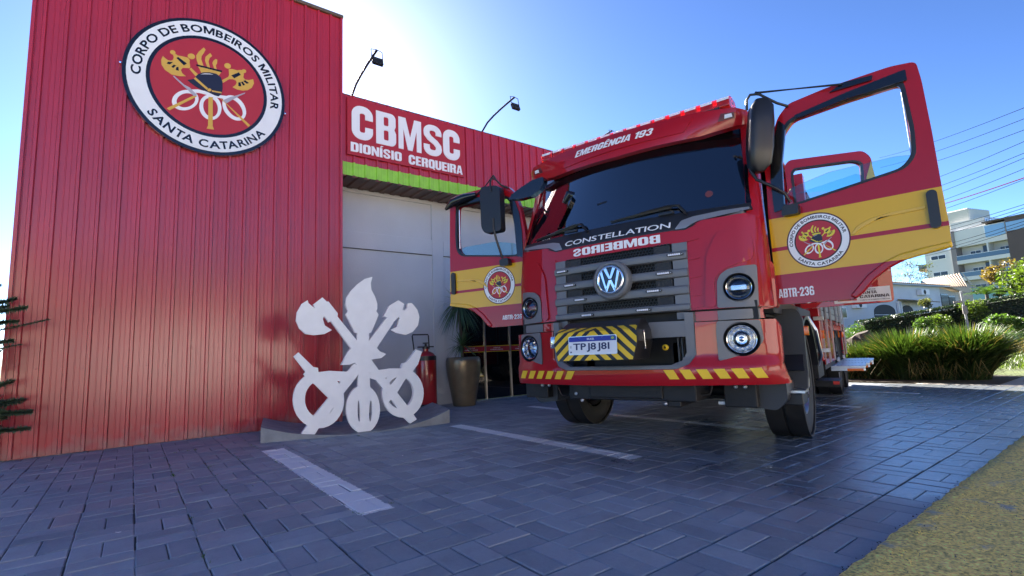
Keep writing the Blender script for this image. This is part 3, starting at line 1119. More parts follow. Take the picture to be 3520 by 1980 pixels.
EMBLEM = [('g',1,[(-0.258,0.187),(-0.237,0.213),(-0.133,0.125),(-0.162,0.084)]),('g',1,[(0.117,0.12),(0.217,0.216),(0.234,0.189),(0.129,0.078)]),('g',1,[(-0.566,0.278),(-0.583,0.216),(-0.576,0.145),(-0.536,0.084),(-0.457,0.041),(-0.37,0.044),(-0.294,0.068),(-0.338,0.098),(-0.356,0.142),(-0.335,0.18),(-0.262,0.198),(-0.247,0.216),(-0.259,0.288),(-0.255,0.321),(-0.281,0.35),(-0.341,0.349),(-0.395,0.343),(-0.43,0.356),(-0.453,0.335),(-0.442,0.302),(-0.451,0.261),(-0.474,0.238),(-0.508,0.236),(-0.542,0.255)]),('g',1,[(0.225,0.344),(0.273,0.36),(0.334,0.36),(0.384,0.382),(0.417,0.38),(0.424,0.328),(0.417,0.273),(0.443,0.247),(0.493,0.256),(0.55,0.287),(0.562,0.223),(0.535,0.148),(0.48,0.091),(0.413,0.064),(0.336,0.061),(0.28,0.078),(0.318,0.122),(0.333,0.166),(0.321,0.196),(0.277,0.202),(0.234,0.189),(0.217,0.21),(0.232,0.254)]),('g',2,[(-0.426,0.365),(-0.432,0.351),(-0.443,0.341),(-0.457,0.336),(-0.47,0.338),(-0.481,0.346),(-0.487,0.358),(-0.487,0.372),(-0.481,0.385),(-0.47,0.396),(-0.456,0.4),(-0.443,0.399),(-0.432,0.391),(-0.426,0.379)]),('g',2,[(-0.195,0.384),(-0.203,0.366),(-0.218,0.351),(-0.236,0.343),(-0.256,0.343),(-0.272,0.351),(-0.282,0.366),(-0.283,0.384),(-0.276,0.402),(-0.261,0.416),(-0.242,0.425),(-0.223,0.425),(-0.207,0.417),(-0.197,0.402)]),('g',2,[(0.251,0.383),(0.243,0.365),(0.227,0.352),(0.208,0.346),(0.19,0.348),(0.175,0.358),(0.167,0.374),(0.167,0.393),(0.176,0.41),(0.191,0.424),(0.21,0.43),(0.229,0.428),(0.244,0.418),(0.252,0.402)]),('g',2,[(0.453,0.372),(0.446,0.359),(0.435,0.349),(0.422,0.345),(0.409,0.346),(0.398,0.353),(0.393,0.365),(0.393,0.378),(0.4,0.391),(0.411,0.401),(0.424,0.405),(0.437,0.404),(0.448,0.397),(0.453,0.385)]),('k',2,[(-0.413,0.299),(-0.394,0.322),(-0.288,0.259),(-0.322,0.219)]),('k',2,[(-0.52,0.182),(-0.507,0.211),(-0.449,0.227),(-0.482,0.182)]),('k',2,[(-0.466,0.15),(-0.439,0.193),(-0.412,0.187),(-0.442,0.142)]),('k',2,[(-0.415,0.123),(-0.409,0.166),(-0.384,0.177),(-0.378,0.12)]),('k',2,[(0.259,0.256),(0.357,0.334),(0.383,0.302),(0.299,0.222)]),('k',2,[(0.353,0.172),(0.382,0.188),(0.395,0.125),(0.356,0.118)]),('k',2,[(0.388,0.19),(0.41,0.206),(0.445,0.16),(0.417,0.145)]),('k',2,[(0.415,0.216),(0.443,0.236),(0.494,0.209),(0.466,0.187)]),('g',1,[(-0.095,0.57),(-0.071,0.545),(-0.092,0.486),(-0.117,0.432),(-0.12,0.38),(-0.098,0.316),(-0.086,0.281),(-0.148,0.274),(-0.176,0.354),(-0.183,0.416),(-0.154,0.484)]),('g',1,[(-0.015,0.513),(0.012,0.477),(-0.018,0.434),(-0.032,0.377),(-0.008,0.281),(-0.045,0.288),(-0.074,0.376),(-0.07,0.435)]),('g',1,[(0.055,0.446),(0.077,0.44),(0.076,0.387),(0.06,0.343),(0.076,0.282),(0.044,0.285),(0.017,0.368),(0.025,0.403)]),('g',2,[(-0.157,0.258),(0.135,0.269),(0.094,0.191),(-0.073,0.183),(-0.114,0.176),(-0.136,0.226)]),('k',3,[(-0.176,0.285),(0.14,0.29),(0.138,0.263),(-0.178,0.261)]),('w*',1,[(-0.137,-0.199),(-0.134,-0.228),(-0.137,-0.259),(-0.146,-0.291),(-0.161,-0.323),(-0.181,-0.353),(-0.205,-0.38),(-0.232,-0.404),(-0.261,-0.423),(-0.291,-0.436),(-0.321,-0.443),(-0.35,-0.445),(-0.376,-0.44),(-0.399,-0.43),(-0.417,-0.414),(-0.431,-0.393),(-0.439,-0.368),(-0.442,-0.34),(-0.439,-0.31),(-0.431,-0.279),(-0.417,-0.248),(-0.398,-0.218),(-0.375,-0.191),(-0.348,-0.167),(-0.319,-0.147),(-0.289,-0.133),(-0.259,-0.125),(-0.23,-0.122),(-0.203,-0.126),(-0.179,-0.137),(-0.16,-0.153),(-0.145,-0.174)],[(-0.176,-0.221),(-0.174,-0.241),(-0.176,-0.262),(-0.182,-0.284),(-0.191,-0.306),(-0.205,-0.327),(-0.221,-0.347),(-0.24,-0.364),(-0.26,-0.378),(-0.281,-0.388),(-0.302,-0.395),(-0.322,-0.397),(-0.34,-0.395),(-0.357,-0.389),(-0.37,-0.378),(-0.38,-0.365),(-0.386,-0.348),(-0.389,-0.329),(-0.387,-0.308),(-0.381,-0.287),(-0.372,-0.265),(-0.359,-0.244),(-0.343,-0.224),(-0.325,-0.207),(-0.305,-0.193),(-0.284,-0.182),(-0.263,-0.175),(-0.243,-0.172),(-0.224,-0.174),(-0.207,-0.18),(-0.193,-0.19),(-0.183,-0.204)]),('w*',1,[(0.433,-0.373),(0.412,-0.395),(0.387,-0.41),(0.359,-0.418),(0.329,-0.42),(0.298,-0.414),(0.269,-0.402),(0.24,-0.383),(0.215,-0.359),(0.193,-0.33),(0.176,-0.298),(0.164,-0.263),(0.157,-0.227),(0.157,-0.192),(0.162,-0.158),(0.172,-0.127),(0.188,-0.1),(0.209,-0.078),(0.233,-0.062),(0.261,-0.052),(0.291,-0.05),(0.321,-0.055),(0.351,-0.066),(0.38,-0.085),(0.406,-0.109),(0.429,-0.138),(0.447,-0.171),(0.459,-0.207),(0.466,-0.243),(0.467,-0.28),(0.461,-0.314),(0.45,-0.346)],[(0.406,-0.345),(0.392,-0.357),(0.376,-0.365),(0.357,-0.369),(0.336,-0.367),(0.314,-0.36),(0.292,-0.349),(0.271,-0.333),(0.252,-0.314),(0.235,-0.292),(0.22,-0.268),(0.209,-0.242),(0.202,-0.217),(0.199,-0.192),(0.2,-0.17),(0.206,-0.149),(0.215,-0.132),(0.228,-0.119),(0.244,-0.111),(0.263,-0.107),(0.284,-0.109),(0.305,-0.115),(0.327,-0.126),(0.349,-0.142),(0.369,-0.161),(0.386,-0.183),(0.401,-0.208),(0.412,-0.233),(0.419,-0.259),(0.422,-0.284),(0.421,-0.307),(0.415,-0.328)]),('w*',2,[(0.139,-0.221),(0.147,-0.256),(0.15,-0.293),(0.147,-0.331),(0.14,-0.367),(0.127,-0.402),(0.11,-0.432),(0.089,-0.458),(0.065,-0.477),(0.04,-0.49),(0.013,-0.496),(-0.014,-0.495),(-0.039,-0.487),(-0.062,-0.471),(-0.083,-0.45),(-0.1,-0.423),(-0.113,-0.392),(-0.121,-0.358),(-0.123,-0.322),(-0.121,-0.285),(-0.114,-0.249),(-0.102,-0.215),(-0.085,-0.185),(-0.065,-0.159),(-0.042,-0.139),(-0.016,-0.125),(0.01,-0.118),(0.037,-0.118),(0.063,-0.126),(0.087,-0.141),(0.108,-0.162),(0.126,-0.189)],[(0.096,-0.254),(0.102,-0.28),(0.105,-0.307),(0.104,-0.334),(0.1,-0.361),(0.093,-0.385),(0.082,-0.406),(0.069,-0.424),(0.054,-0.437),(0.037,-0.445),(0.02,-0.448),(0.002,-0.446),(-0.015,-0.438),(-0.031,-0.426),(-0.046,-0.409),(-0.058,-0.388),(-0.067,-0.365),(-0.073,-0.339),(-0.076,-0.312),(-0.075,-0.285),(-0.072,-0.259),(-0.064,-0.235),(-0.054,-0.214),(-0.041,-0.196),(-0.026,-0.183),(-0.01,-0.174),(0.008,-0.171),(0.026,-0.173),(0.043,-0.18),(0.059,-0.192),(0.074,-0.209),(0.086,-0.23)]),('w',3,[(-0.236,-0.114),(-0.147,-0.085),(-0.045,-0.084),(0.081,-0.099),(0.208,-0.081),(0.263,-0.105),(0.253,-0.134),(0.178,-0.135),(0.072,-0.14),(-0.043,-0.135),(-0.125,-0.133),(-0.225,-0.15)]),('g',4,[(-0.495,-0.461),(-0.184,-0.182),(-0.154,-0.192),(-0.463,-0.483)]),('g',4,[(-0.016,-0.161),(0.037,-0.15),(0.047,-0.58),(0.066,-0.63),(-0.026,-0.636),(-0.009,-0.588)]),('g',4,[(0.124,-0.138),(0.162,-0.159),(0.525,-0.452),(0.498,-0.481),(0.201,-0.2)]),('e',5,[(-0.442,0.021),(-0.43,0.031),(-0.393,-0.001),(-0.307,-0.068),(-0.247,-0.087),(-0.154,-0.173),(-0.189,-0.202),(-0.256,-0.134),(-0.311,-0.094),(-0.397,-0.021)]),('e',5,[(0.167,-0.158),(0.252,-0.088),(0.349,-0.027),(0.447,0.041),(0.442,0.024),(0.371,-0.034),(0.274,-0.127),(0.211,-0.191)]),('n',6,[(-0.183,0.09),(-0.154,0.138),(-0.094,0.186),(-0.012,0.213),(0.072,0.216),(0.126,0.181),(0.152,0.111),(0.155,0.007),(0.144,-0.067),(0.108,-0.117),(0.061,-0.117),(-0.024,-0.091),(-0.106,-0.077),(-0.188,-0.045),(-0.275,0.015),(-0.202,0.053)]),('w',7,[(-0.123,0.145),(-0.073,0.175),(-0.011,0.192),(0.031,0.193),(-0.021,0.179),(-0.072,0.164)]),('g',7,[(-0.202,0.056),(-0.182,0.084),(-0.025,-0.036),(-0.041,-0.064)]),('g',7,[(0.022,-0.052),(0.143,-0.042),(0.142,-0.064),(0.023,-0.073)]),('g',8,[(0.015,-0.05),(0.013,-0.061),(0.006,-0.07),(-0.003,-0.078),(-0.014,-0.081),(-0.023,-0.079),(-0.03,-0.073),(-0.033,-0.064),(-0.031,-0.053),(-0.024,-0.043),(-0.015,-0.036),(-0.004,-0.033),(0.005,-0.035),(0.012,-0.041)])]


def disc(T, R_, parent, gold, top, bot, depth, name='emblem', flat=False, black=None, rim=None):
    """round badge: rim, white ring with text, red field and crossed axes, helmet, hoses"""
    blk = black or M_blackgloss
    mats = [blk, M_whiteletter if flat else M_white, M_emred, gold, M_navy, M_steelgrey, rim or blk]
    q = 0.0012 if flat else 0.006
    st = 0.0004 if flat else 0.0016
    mb = MB()
    mb.ext(circ(0, 0, R_, 72), T, 0, depth, m=6)
    mb.ext(circ(0, 0, R_ * .955, 72), T, depth, depth + q, m=1)
    mb.ext(circ(0, 0, R_ * .745, 64), T, depth + q, depth + q + st, m=0)
    mb.ext(circ(0, 0, R_ * .70, 64), T, depth + q + st, depth + 2 * st + q, m=2)
    base = depth + 2 * st + q
    mi = {'g': 3, 'k': 0, 'w': 1, 'e': 5, 'n': 4}
    for it in EMBLEM:
        c = it[0]
        d = base + st * (it[1] + 0.2)
        sc_ = lambda l: [(a * R_, b * R_) for a, b in l]
        if c.endswith('*'):
            mb.ext(sc_(it[2]), T, base, d, holes=[sc_(it[3])], m=mi[c[0]])
        else:
            mb.ext(sc_(it[2]), T, base, d, m=mi[c])
    # text bent round the ring
    for s, (t0, t1), up in (('CORPO DE BOMBEIROS MILITAR', top, True), ('SANTA CATARINA', bot, False)):
        vs, fs = text_mesh(s, 0.026)
        o_ = len(mb.v)
        for x, y, z in vs:
            th = RAD(t0 + (t1 - t0) * x)
            r = R_ * ((0.795 + .115 * y) if up else (0.912 - .115 * y))
            mb.v.append(T(r * cos(th), r * sin(th), depth + q + st * (0.1 + 1.2 * z)))
        for f in fs:
            mb.f.append(tuple(i + o_ for i in f))
            mb.m.append(0)
    return mb, mats


ec = (-2.667, 4.46)
Te = frame(W(ec[0], TV - .024, ec[1]), BX, UZ, -BY)
mb, mats = disc(Te, 0.909, tower, M_gold, (185, -8), (-142, -36), 0.06)
em = mb.build('emblem_sign', mats)
tag(em, 'large round emblem sign with crossed axes and helmet on the red tower', 'sign')
sb = MB()
for s in (-1, 1):
    sb = MB()
    sb.lathe([(0, .03), (.012, .028), (.014, .0)], W(ec[0] + s * .925, TV - .024, ec[1] + (0.06 if s < 0 else -.1)), -BY, 8)
    sb.build('fixing_bolt', M_chrome, em)

# ================================================================ fire station block
FV = 4.40
FU0, FU1 = -0.92, 8.2
FZ0, FZ1, GZ = 3.655, 4.95, 3.862
st_ = empty('fire_station', W(3, FV, 0), 'low station block with red ribbed fascia, green band and grey walls', 'building')
mb = MB()
mb.box(FU0, FU1, FV + .02, FV + .12, FZ0 + .02, FZ1 - .03, BF)
mb.box(FU1 - .1, FU1, FV + .12, 14.5, FZ0, FZ1 - .03, BF)
mb.build('fascia_backing', M_red_wall, st_)
n_s = 9
for k in range(n_s):
    a = FU0 + (FU1 - FU0) * k / n_s
    b = FU0 + (FU1 - FU0) * (k + 1) / n_s
    rib_sheet(a, b - .002, GZ, FZ1, FV).build('fascia_sheet', M_red_wall, st_, recalc=False)
    rib_sheet(a, b - .002, FZ0, GZ, FV - .001).build('green_band', M_green, st_, recalc=False)
# ribbed top edge strip lit from behind
mb = MB()
mb.box(FU0, FU1, FV - .004, FV + .13, FZ1 - .006, FZ1 + .012, BF)
mb.build('parapet_cap', M_trim, st_)
# soffit of ribbed sheet
mb = MB()
n = int((FU1 - FU0) / .187)
for i in range(n):
    u = FU0 + i * .187
    mb.add([W(u, FV + .0, 3.66), W(u + .02, FV, 3.685), W(u + .09, FV, 3.685), W(u + .11, FV, 3.66), W(u + .187, FV, 3.66),
            W(u, 5.0, 3.66), W(u + .02, 5.0, 3.685), W(u + .09, 5.0, 3.685), W(u + .11, 5.0, 3.66), W(u + .187, 5.0, 3.66)],
           [(0, 1, 6, 5), (1, 2, 7, 6), (2, 3, 8, 7), (3, 4, 9, 8)])
mb.build('soffit', M_soffit, st_, recalc=False)
mb = MB()
mb.box(FU0, FU1, FV + .12, 14.4, 3.7, 3.85, BF)
mb.build('roof', M_soffit, st_)
GV = 5.0
mb = MB()
mb.box(-1.0, 1.46, GV + .03, GV + .25, -.1, 3.68, BF)
mb.box(1.46, FU1 - .05, GV + .03, GV + .25, 2.66, 3.68, BF)
mb.box(5.4, FU1 - .05, GV + .03, GV + .25, -.1, 2.66, BF)
mb.box(FU1 - .3, FU1 - .05, GV + .25, 14.4, -.1, 3.68, BF)
mb.build('wall', M_grey_wall, st_)
# raised plaster frame: posts, rails
def gp(a, b, c, d, name='pilaster'):
    q = MB()
    q.box(a, b, GV, GV + .03, c, d, BF)
    q.build(name, M_grey_wall, st_, bevel=.004)
gp(0.925, 1.15, -.05, 3.64)
gp(-1.0, 0.923, 2.665, 2.94, 'wall_rail')
gp(1.152, 5.4, 2.665, 2.94, 'wall_rail')
gp(-1.0, 0.923, 3.60, 3.65, 'wall_rail')
gp(1.152, 5.4, 3.60, 3.65, 'wall_rail')
gp(1.40, 1.46, -.05, 2.663)
gp(5.30, 5.44, -.05, 2.663)
gp(3.35, 3.5, 2.942, 3.598)
mb = MB()
mb.box(-1.0, .923, GV + .004, GV + .03, 2.655, 2.664, BF)
mb.box(1.152, 1.4, GV + .004, GV + .03, 2.655, 2.664, BF)
mb.build('shadow_gap', M_black, st_)

# glazed entrance with red film band
M_dglass = mat('dark entrance glass', (0.004, 0.004, 0.005), 0.03, spec=0.9)
gd = empty('glass_entrance', W(3.3, GV, 0), 'dark glazed entrance with red film band behind the truck', 'glass door')
gx = [1.47, 2.06, 2.66, 3.3, 3.95, 4.6, 5.29]
for a, b in zip(gx, gx[1:]):
    q = MB()
    q.box(a + .012, b - .012, GV + .10, GV + .112, .01, 2.65, BF)
    q.build('pane', M_dglass, gd)
    q = MB()
    q.box(a + .012, b - .012, GV + .095, GV + .0985, .90, .99, BF)
    q.box(a + .012, b - .012, GV + .094, GV + .0982, .885, .897, BF, m=1)
    q.box(a + .012, b - .012, GV + .094, GV + .0982, .993, 1.005, BF, m=1)
    Tg = wallframe(GV + .094)
    q.text('CORPO DE', Tg, a + .2, a + .36, .952, .972, 0, .001, .01, m=2)
    q.text('BOMBEIROS MILITAR', Tg, a + .13, a + .43, .918, .938, 0, .001, .01, m=2)
    q.build('film_band', [M_emred, M_yelref, M_whiteletter], gd)
for a in gx:
    q = MB()
    q.box(a - .011, a + .011, GV + .07, GV + .12, 0, 2.66, BF)
    q.build('frame', M_alu, gd)
q = MB()
q.lathe([(.028, 0), (.033, 0), (.033, .002), (.028, .002)], W(1.70, GV + .094, .945), -BY, 20)
q.build('round_decal', M_whiteletter, gd)

# sign board on the fascia
sg = empty('name_sign', W(.2, FV - .03, 4.44), 'red name board with white CBMSC lettering on the fascia', 'sign')
Ts = wallframe(FV - .045)
q = MB()
q.ext([(-.84, 3.975), (1.25, 3.975), (1.25, 4.90), (-.84, 4.90)], Ts, -.018, 0)
q.build('board', mat('red sign panel', (0.42, 0.015, 0.025), 0.4, bump=0.1, bscale=4), sg)
q = MB()
x = -.775
for ch, w0, w1 in (('C', -.775, -.435), ('B', -.382, -.045), ('M', .0, .41), ('S', .455, .80), ('C', .83, 1.165)):
    q.text(ch, Ts, w0, w1, 4.245, 4.795, .001, .012, .045)
q.build('lettering', M_whiteletter, sg)
q = MB()
q.text('DION\u00cdSIO', Ts, -.79, .05, 4.025, 4.215, .001, .010, .045)
q.build('lettering', M_whiteletter, sg)
q = MB()
q.text('CERQUEIRA', Ts, .175, 1.21, 4.00, 4.178, .001, .010, .045)
q.build('lettering', M_whiteletter, sg)

# curved-arm floodlights on the parapet
def floodlight(u, label):
    e = empty('floodlight', W(u, FV + .1, 4.95), label, 'floodlight', 'floodlights on curved arms above the fascia')
    q = MB()
    q.tube([W(u, FV + .10, 4.5), W(u, FV + .06, 4.96), W(u, 4.25, 5.08), W(u, 4.04, 5.13), W(u, 3.80, 5.165), W(u, 3.55, 5.19), W(u, 3.42, 5.20)], .017, 8)
    q.build('arm', M_dark, e, smooth=40)
    q = MB()
    q.tube([W(u - .082, 3.40, 5.04), W(u - .082, 3.43, 5.20), W(u, 3.43, 5.215), W(u + .082, 3.43, 5.20), W(u + .082, 3.40, 5.04)], .006, 6)
    q.build('bracket', M_dark, e)
    T = frame(W(u, 3.40, 5.02), BX, (-BY * .35 - UZ * .94).normalized(), (UZ * .35 - BY * .94).normalized())
    q = MB()
    q.ext(rrect(-.078, .078, -.06, .06, .01), T, -.02, .02)
    for i in range(7):
        q.box(-.07 + i * .021, -.064 + i * .021, -.05, .05, -.03, -.02, T)
    q.build('lamp_head', M_dark, e)
    return e
floodlight(-.74, 'floodlight on curved arm above the C of the white lettering')
floodlight(1.72, 'floodlight on curved arm just right of the name board')
floodlight(4.2, 'floodlight on curved arm showing over the truck roof lights')

# ================================================================ fire truck (front centre at the origin, nose towards -Y)
truck = empty('fire_truck', (0, 3.6, 0), 'red and yellow fire truck parked nose out with its cab doors wide open', 'fire truck')
# the printed stripes of cab and doors: yellow fields with a red line
def band_mat():
    m = mat('red paint with yellow bands', (0.38, 0.006, 0.012), 0.42, coat=.8, coat_rough=.012, spec=.12)
    nt = m.node_tree
    N, L = nt.nodes, nt.links
    g_ = N.new('ShaderNodeNewGeometry')
    s = N.new('ShaderNodeSeparateXYZ')
    L.new(g_.outputs['Position'], s.inputs[0])
    r = N.new('ShaderNodeValToRGB')
    r.color_ramp.interpolation = 'CONSTANT'
    mr = N.new('ShaderNodeMapRange')
    mr.inputs['From Min'].default_value = 1.0
    mr.inputs['From Max'].default_value = 2.0
    L.new(s.outputs[2], mr.inputs['Value'])
    L.new(mr.outputs[0], r.inputs[0])
    red, yel = (0.38, 0.006, 0.012, 1), (0.72, 0.42, 0.012, 1)
    e = r.color_ramp.elements
    e[0].position, e[0].color = 0, red
    e[1].position, e[1].color = .40, yel
    for p_, c in ((.593, red), (.622, yel), (.863, red)):
        q = e.new(p_)
        q.color = c
    L.new(r.outputs[0], N['Principled BSDF'].inputs['Base Color'])
    return m
M_band = band_mat()


def cnr(x, w, r, k=1.0):
    ax = abs(x)
    if ax <= w - r: return 0
    t = min((ax - (w - r)) / r, .995)
    return k * r * (1 - sqrt(1 - t * t))


def S_low(x, z, d=0.0):
    y = -.075 + .165 * x * x + cnr(x, 1.262, .16, .9)
    if z > .715: y += .028 * min(1, (z - .715) / .04)
    if z < .60: y += .02 * (0.60 - z) / .05
    return Vector((x, y - d, z))


def S_up(x, z, d=0.0):
    y = .03 + .12 * x * x + cnr(x, 1.19, .17, .9) + max(0, z - 1.15) * .05
    return Vector((x, y - d, z))


def S_glass(x, z, d=0.0):
    t = (z - 1.99) / .72
    if t < 0:
        k = min(1, -t * .72 / .13)
        y = (.13 + .14 * x * x) * (1 - k) + (.066 + .12 * x * x) * k
    else:
        y = .13 + .14 * x * x + t * (.19 + .12 * x * x)
    return Vector((x, y + cnr(x, 1.2, .10, .6) - d, z))


def S_visor(x, z, d=0.0):
    t = (z - 2.65) / .27
    y = (.25 + .25 * x * x) * (1 - t) + (.33 + .105 * x * x) * t - .025 * sin(pi * min(max(t, 0), 1)) + cnr(x, 1.155, .14, .9)
    return Vector((x, y - d, z))


def sub(name, mb, m_, par=truck, **k):
    return mb.build(name, m_, par, **k)


# --- upper front panel with grille opening
q = MB()
up_out = [(-1.185, 1.152), (1.185, 1.152), (1.18, 1.86)] + [(x, S) for x, S in ((1.08, 1.90), (.75, 1.885), (.62, 1.835), (.50, 1.832), (-.50, 1.832), (-.62, 1.835), (-.75, 1.885), (-1.08, 1.90))] + [(-1.18, 1.86)]
gr = [(-.628, 1.150), (.628, 1.150), (.628, 1.722), (-.628, 1.722)]
gr = [(-.628, 1.1521), (.628, 1.1521), (.628, 1.722), (-.628, 1.722)]
q.patch([(-1.185, 1.152), (-.628, 1.152), (-.628, 1.722), (.628, 1.722), (.628, 1.152), (1.185, 1.152)] + up_out[2:], S_up, 0, -.04, holes=[circ(.984, 1.306, .112, 28), circ(-.984, 1.306, .112, 28)], step=.045)
sub('front_panel', q, M_red, smooth=40)
# proud shoulder pressings beside the grille, with four short creases each side
for s in (-1, 1):
    q = MB()
    pl = rounded([(.735, 1.17), (.82, 1.165), (.815, 1.38), (.87, 1.45), (.97, 1.49), (1.10, 1.52), (1.11, 1.70), (1.02, 1.79), (.86, 1.76), (.775, 1.60)], .05)
    pl = pl if s > 0 else mirror(pl)
    q.patch(pl, S_up, .016, -.01, step=.04)
    sub('front_pressing', q, M_red, smooth=50, bevel=None)
    for z in (1.735, 1.575, 1.425, 1.275, 1.18):
        q = MB()
        a = [(.632, z - .014), (.70, z - .006), (.725, z), (.70, z + .005), (.632, z + .012)]
        q.patch(a if s > 0 else mirror(a), S_up, .010, -.01, step=.05)
        sub('crease', q, M_red, smooth=40)
# --- grille
Tf = frame((0, 0, 0), (1, 0, 0), (0, 0, 1), (0, -1, 0))
grl = MB()
grl.box(-.626, .626, .10, .16, 1.15, 1.72)
grille = sub('grille', grl, mat('grille backing', (0.004, 0.004, 0.005), .8))
q = MB()
hs = .0165
hw = hs * sqrt(3)
hv = []
for i in range(-20, 20):
    for j in range(46):
        cx, cz = i * hw + (hw / 2 if j % 2 else 0), 1.165 + j * hs * 1.5
        if abs(cx) < .50 and cz < 1.712:
            for k in (0, 1, 2):
                a0, a1 = RAD(30 + 60 * k), RAD(90 + 60 * k)
                p0 = Vector((cx + hs * cos(a0), .075, cz + hs * sin(a0)))
                p1 = Vector((cx + hs * cos(a1), .075, cz + hs * sin(a1)))
                n_ = (p1 - p0).cross(Vector((0, 1, 0))).normalized() * .0022
                dd = Vector((0, .010, 0))
                q.add([p0 - n_, p0 + n_, p1 + n_, p1 - n_, p0 - n_ + dd, p0 + n_ + dd, p1 + n_ + dd, p1 - n_ + dd], [(0, 1, 2, 3), (0, 3, 7, 4), (1, 5, 6, 2)])
hm = q.build('honeycomb', M_black, grille, recalc=False)
hm['kind'] = 'stuff'
for a, b in ((-.5, -.34), (.36, .5)):
    q = MB()
    q.box(a, b, .066, .074, 1.16, 1.71)
    q.build('duct_cover', mat('grille duct plastic', (0.016, 0.017, 0.02), .5, bump=.8, bscale=55), grille)
for s in (-1, 1):
    q = MB()
    l = [(.512, 1.15), (.626, 1.15), (.632, 1.72), (.512, 1.72)]
    q.patch(l if s > 0 else mirror(l), S_up, .012, -.03, step=.1)
    q.build('grille_side', M_grey, grille, smooth=40, bevel=.003)
for z0, z1 in ((1.575, 1.648), (1.428, 1.502), (1.285, 1.362), (1.152, 1.212)):
    q = MB()
    def SB(x, z, d, z0=z0, z1=z1):
        t = (z - z0) / (z1 - z0)
        p = S_up(x, (z0 + z1) / 2, d + .02 + .018 * sin(pi * min(max(t, 0), 1)) ** .25)
        p.z = z
        return p
    q.patch([(-.63, z0), (.63, z0), (.63, z1), (-.63, z1)], SB, 0, -.045, step=.018)
    q.build('grille_bar', M_grey, grille, smooth=35)
# led strips on the bars
leds = [(.545, 1.618), (.448, 1.472), (.356, 1.333), (.26, 1.182), (-.533, 1.612), (-.448, 1.470), (-.338, 1.325), (-.268, 1.178)]
for x, z in leds:
    y = S_up(x, z).y - .044
    T = frame((x, y, z), (1, .24 * x, 0), UZ, (0, -1, 0))
    q = MB()
    q.ext(rrect(-.066, .066, -.012, .012, .0115), T, -.012, .010)
    e = sub('strobe_light', q, M_black, bevel=.002)
    q = MB()
    for i in range(6):
        q.ext(rrect(-.052 + i * .0165, -.038 + i * .0165, -.0075, .0075, .003, 2), T, .010, .016)
    q.build('led_row', M_led, e)
    q = MB()
    q.lathe([(.004, 0), (.004, .003), (0, .004)], T(.057, 0, .010), (0, -1, 0), 8)
    q.build('screw', M_alu, e)
# badge
q = MB()
q.lathe([(.10, -.02), (.172, -.02), (.172, .035), (.166, .052), (.152, .062), (.140, .062), (.134, .050), (.133, .046), (0, .046)], (0, .005, 1.462), (0, -1, 0), 64)
bdg = sub('badge_base', q, M_grey, smooth=35)
q = MB()
T = frame((0, -.043, 1.466), (1, 0, 0), (0, 0, 1), (0, -1, 0))
q.ext(circ(0, 0, .128, 64), T, 0, .004)
q.build('badge_field', mat('badge gloss navy', (0.004, 0.006, 0.014), .08, coat=.5), bdg)
q = MB()
q.lathe([(.104, .004), (.106, .012), (.114, .017), (.124, .014), (.130, .004)], (0, -.043, 1.466), (0, -1, 0), 64)
R1 = .110
def clipc(x, z):
    r = hypot(x, z)
    return (x, z) if r <= R1 else (x * R1 / r, z * R1 / r)
def vw(pts):
    q.ext([clipc(*p) for p in pts], T, .004, .016)
for s in (-1, 1):
    f = lambda l: [(s * x, z) for x, z in (l if s > 0 else list(reversed(l)))]
    vw(f([(.030, .106), (.056, .095), (.0125, .008), (0, .008), (0, .0285)]))              # V
    vw(f([(.072, .084), (.091, .062), (.053, -.070), (.047, -.100), (.040, -.100), (.034, -.070), (.0445, -.042)]))  # outer W stroke
    vw(f([(0, -.002), (.0135, -.002), (.052, -.094), (.034, -.105), (.0, -.030)]))
q.build('letters', M_chrome, bdg, bevel=.0015)

# --- upper lamp units
def lampunit(s, poly, cx, cz, r, S, lower, label):
    q = MB()
    pl = rounded(poly, .02)
    hole = circ(cx, cz, r * 1.13, 32)
    if s < 0:
        pl = mirror(pl)
        hole = mirror(hole)
    q.patch(pl, S, .014, -.02, holes=[hole], step=.035)
    e = sub('headlight_surround' if lower else 'lamp_surround', q, M_grey, smooth=40)
    c = S(s * cx, cz)
    ax = Vector((s * .22, -1, 0)).normalized()
    o = Vector((c.x, c.y, cz)) - ax * .012
    # dark recess cone behind and around
    q = MB()
    q.lathe([(r * 1.20, .036), (r * 1.08, .012), (r * 1.04, -.05), (r * 1.02, -.06)], o, ax, 40)
    q.build('recess', M_black, e, smooth=40)
    q = MB()
    q.lathe([(r * 1.02, -.02), (r * 1.02, .018), (r * .985, .026), (r * .95, .024), (r * .93, .010), (r * .93, -.02)], o, ax, 40)
    q.build('lamp_ring', M_chrome, e, smooth=40)
    q = MB()
    if lower:
        q.lathe([(r * .93, .0), (r * .84, -.030), (r * .80, -.028), (r * .62, -.048), (r * .58, -.045), (r * .38, -.060), (r * .17, -.062), (0, -.062)], o, ax, 11)
        q.build('reflector_bowl', M_chrome2, e)
        q = MB()
        q.lathe([(r * .22, -.062), (r * .20, -.028), (0, -.018)], o, ax, 20)
    else:
        q.lathe([(r * .93, .0), (r * .80, -.02), (r * .40, -.045), (0, -.05)], o, ax, 36)
        T2 = frame(o, Vector((0, 0, 1)).cross(ax) * -1, (0, 0, 1), ax)
        q.ext(rrect(-.6 * r, .6 * r, -.16 * r, .22 * r, .008), T2, -.03, -.006)
    q.build('reflector', M_chrome if lower else mat('smoked chrome', (.35, .36, .38), .12, metal=1.0), e, smooth=30)
    q = MB()
    q.lathe([(r * .93, .008), (r * .75, .020), (r * .45, .030), (.001, .034)], o, ax, 40)
    q.build('lens', M_lens, e, smooth=60)
    return e
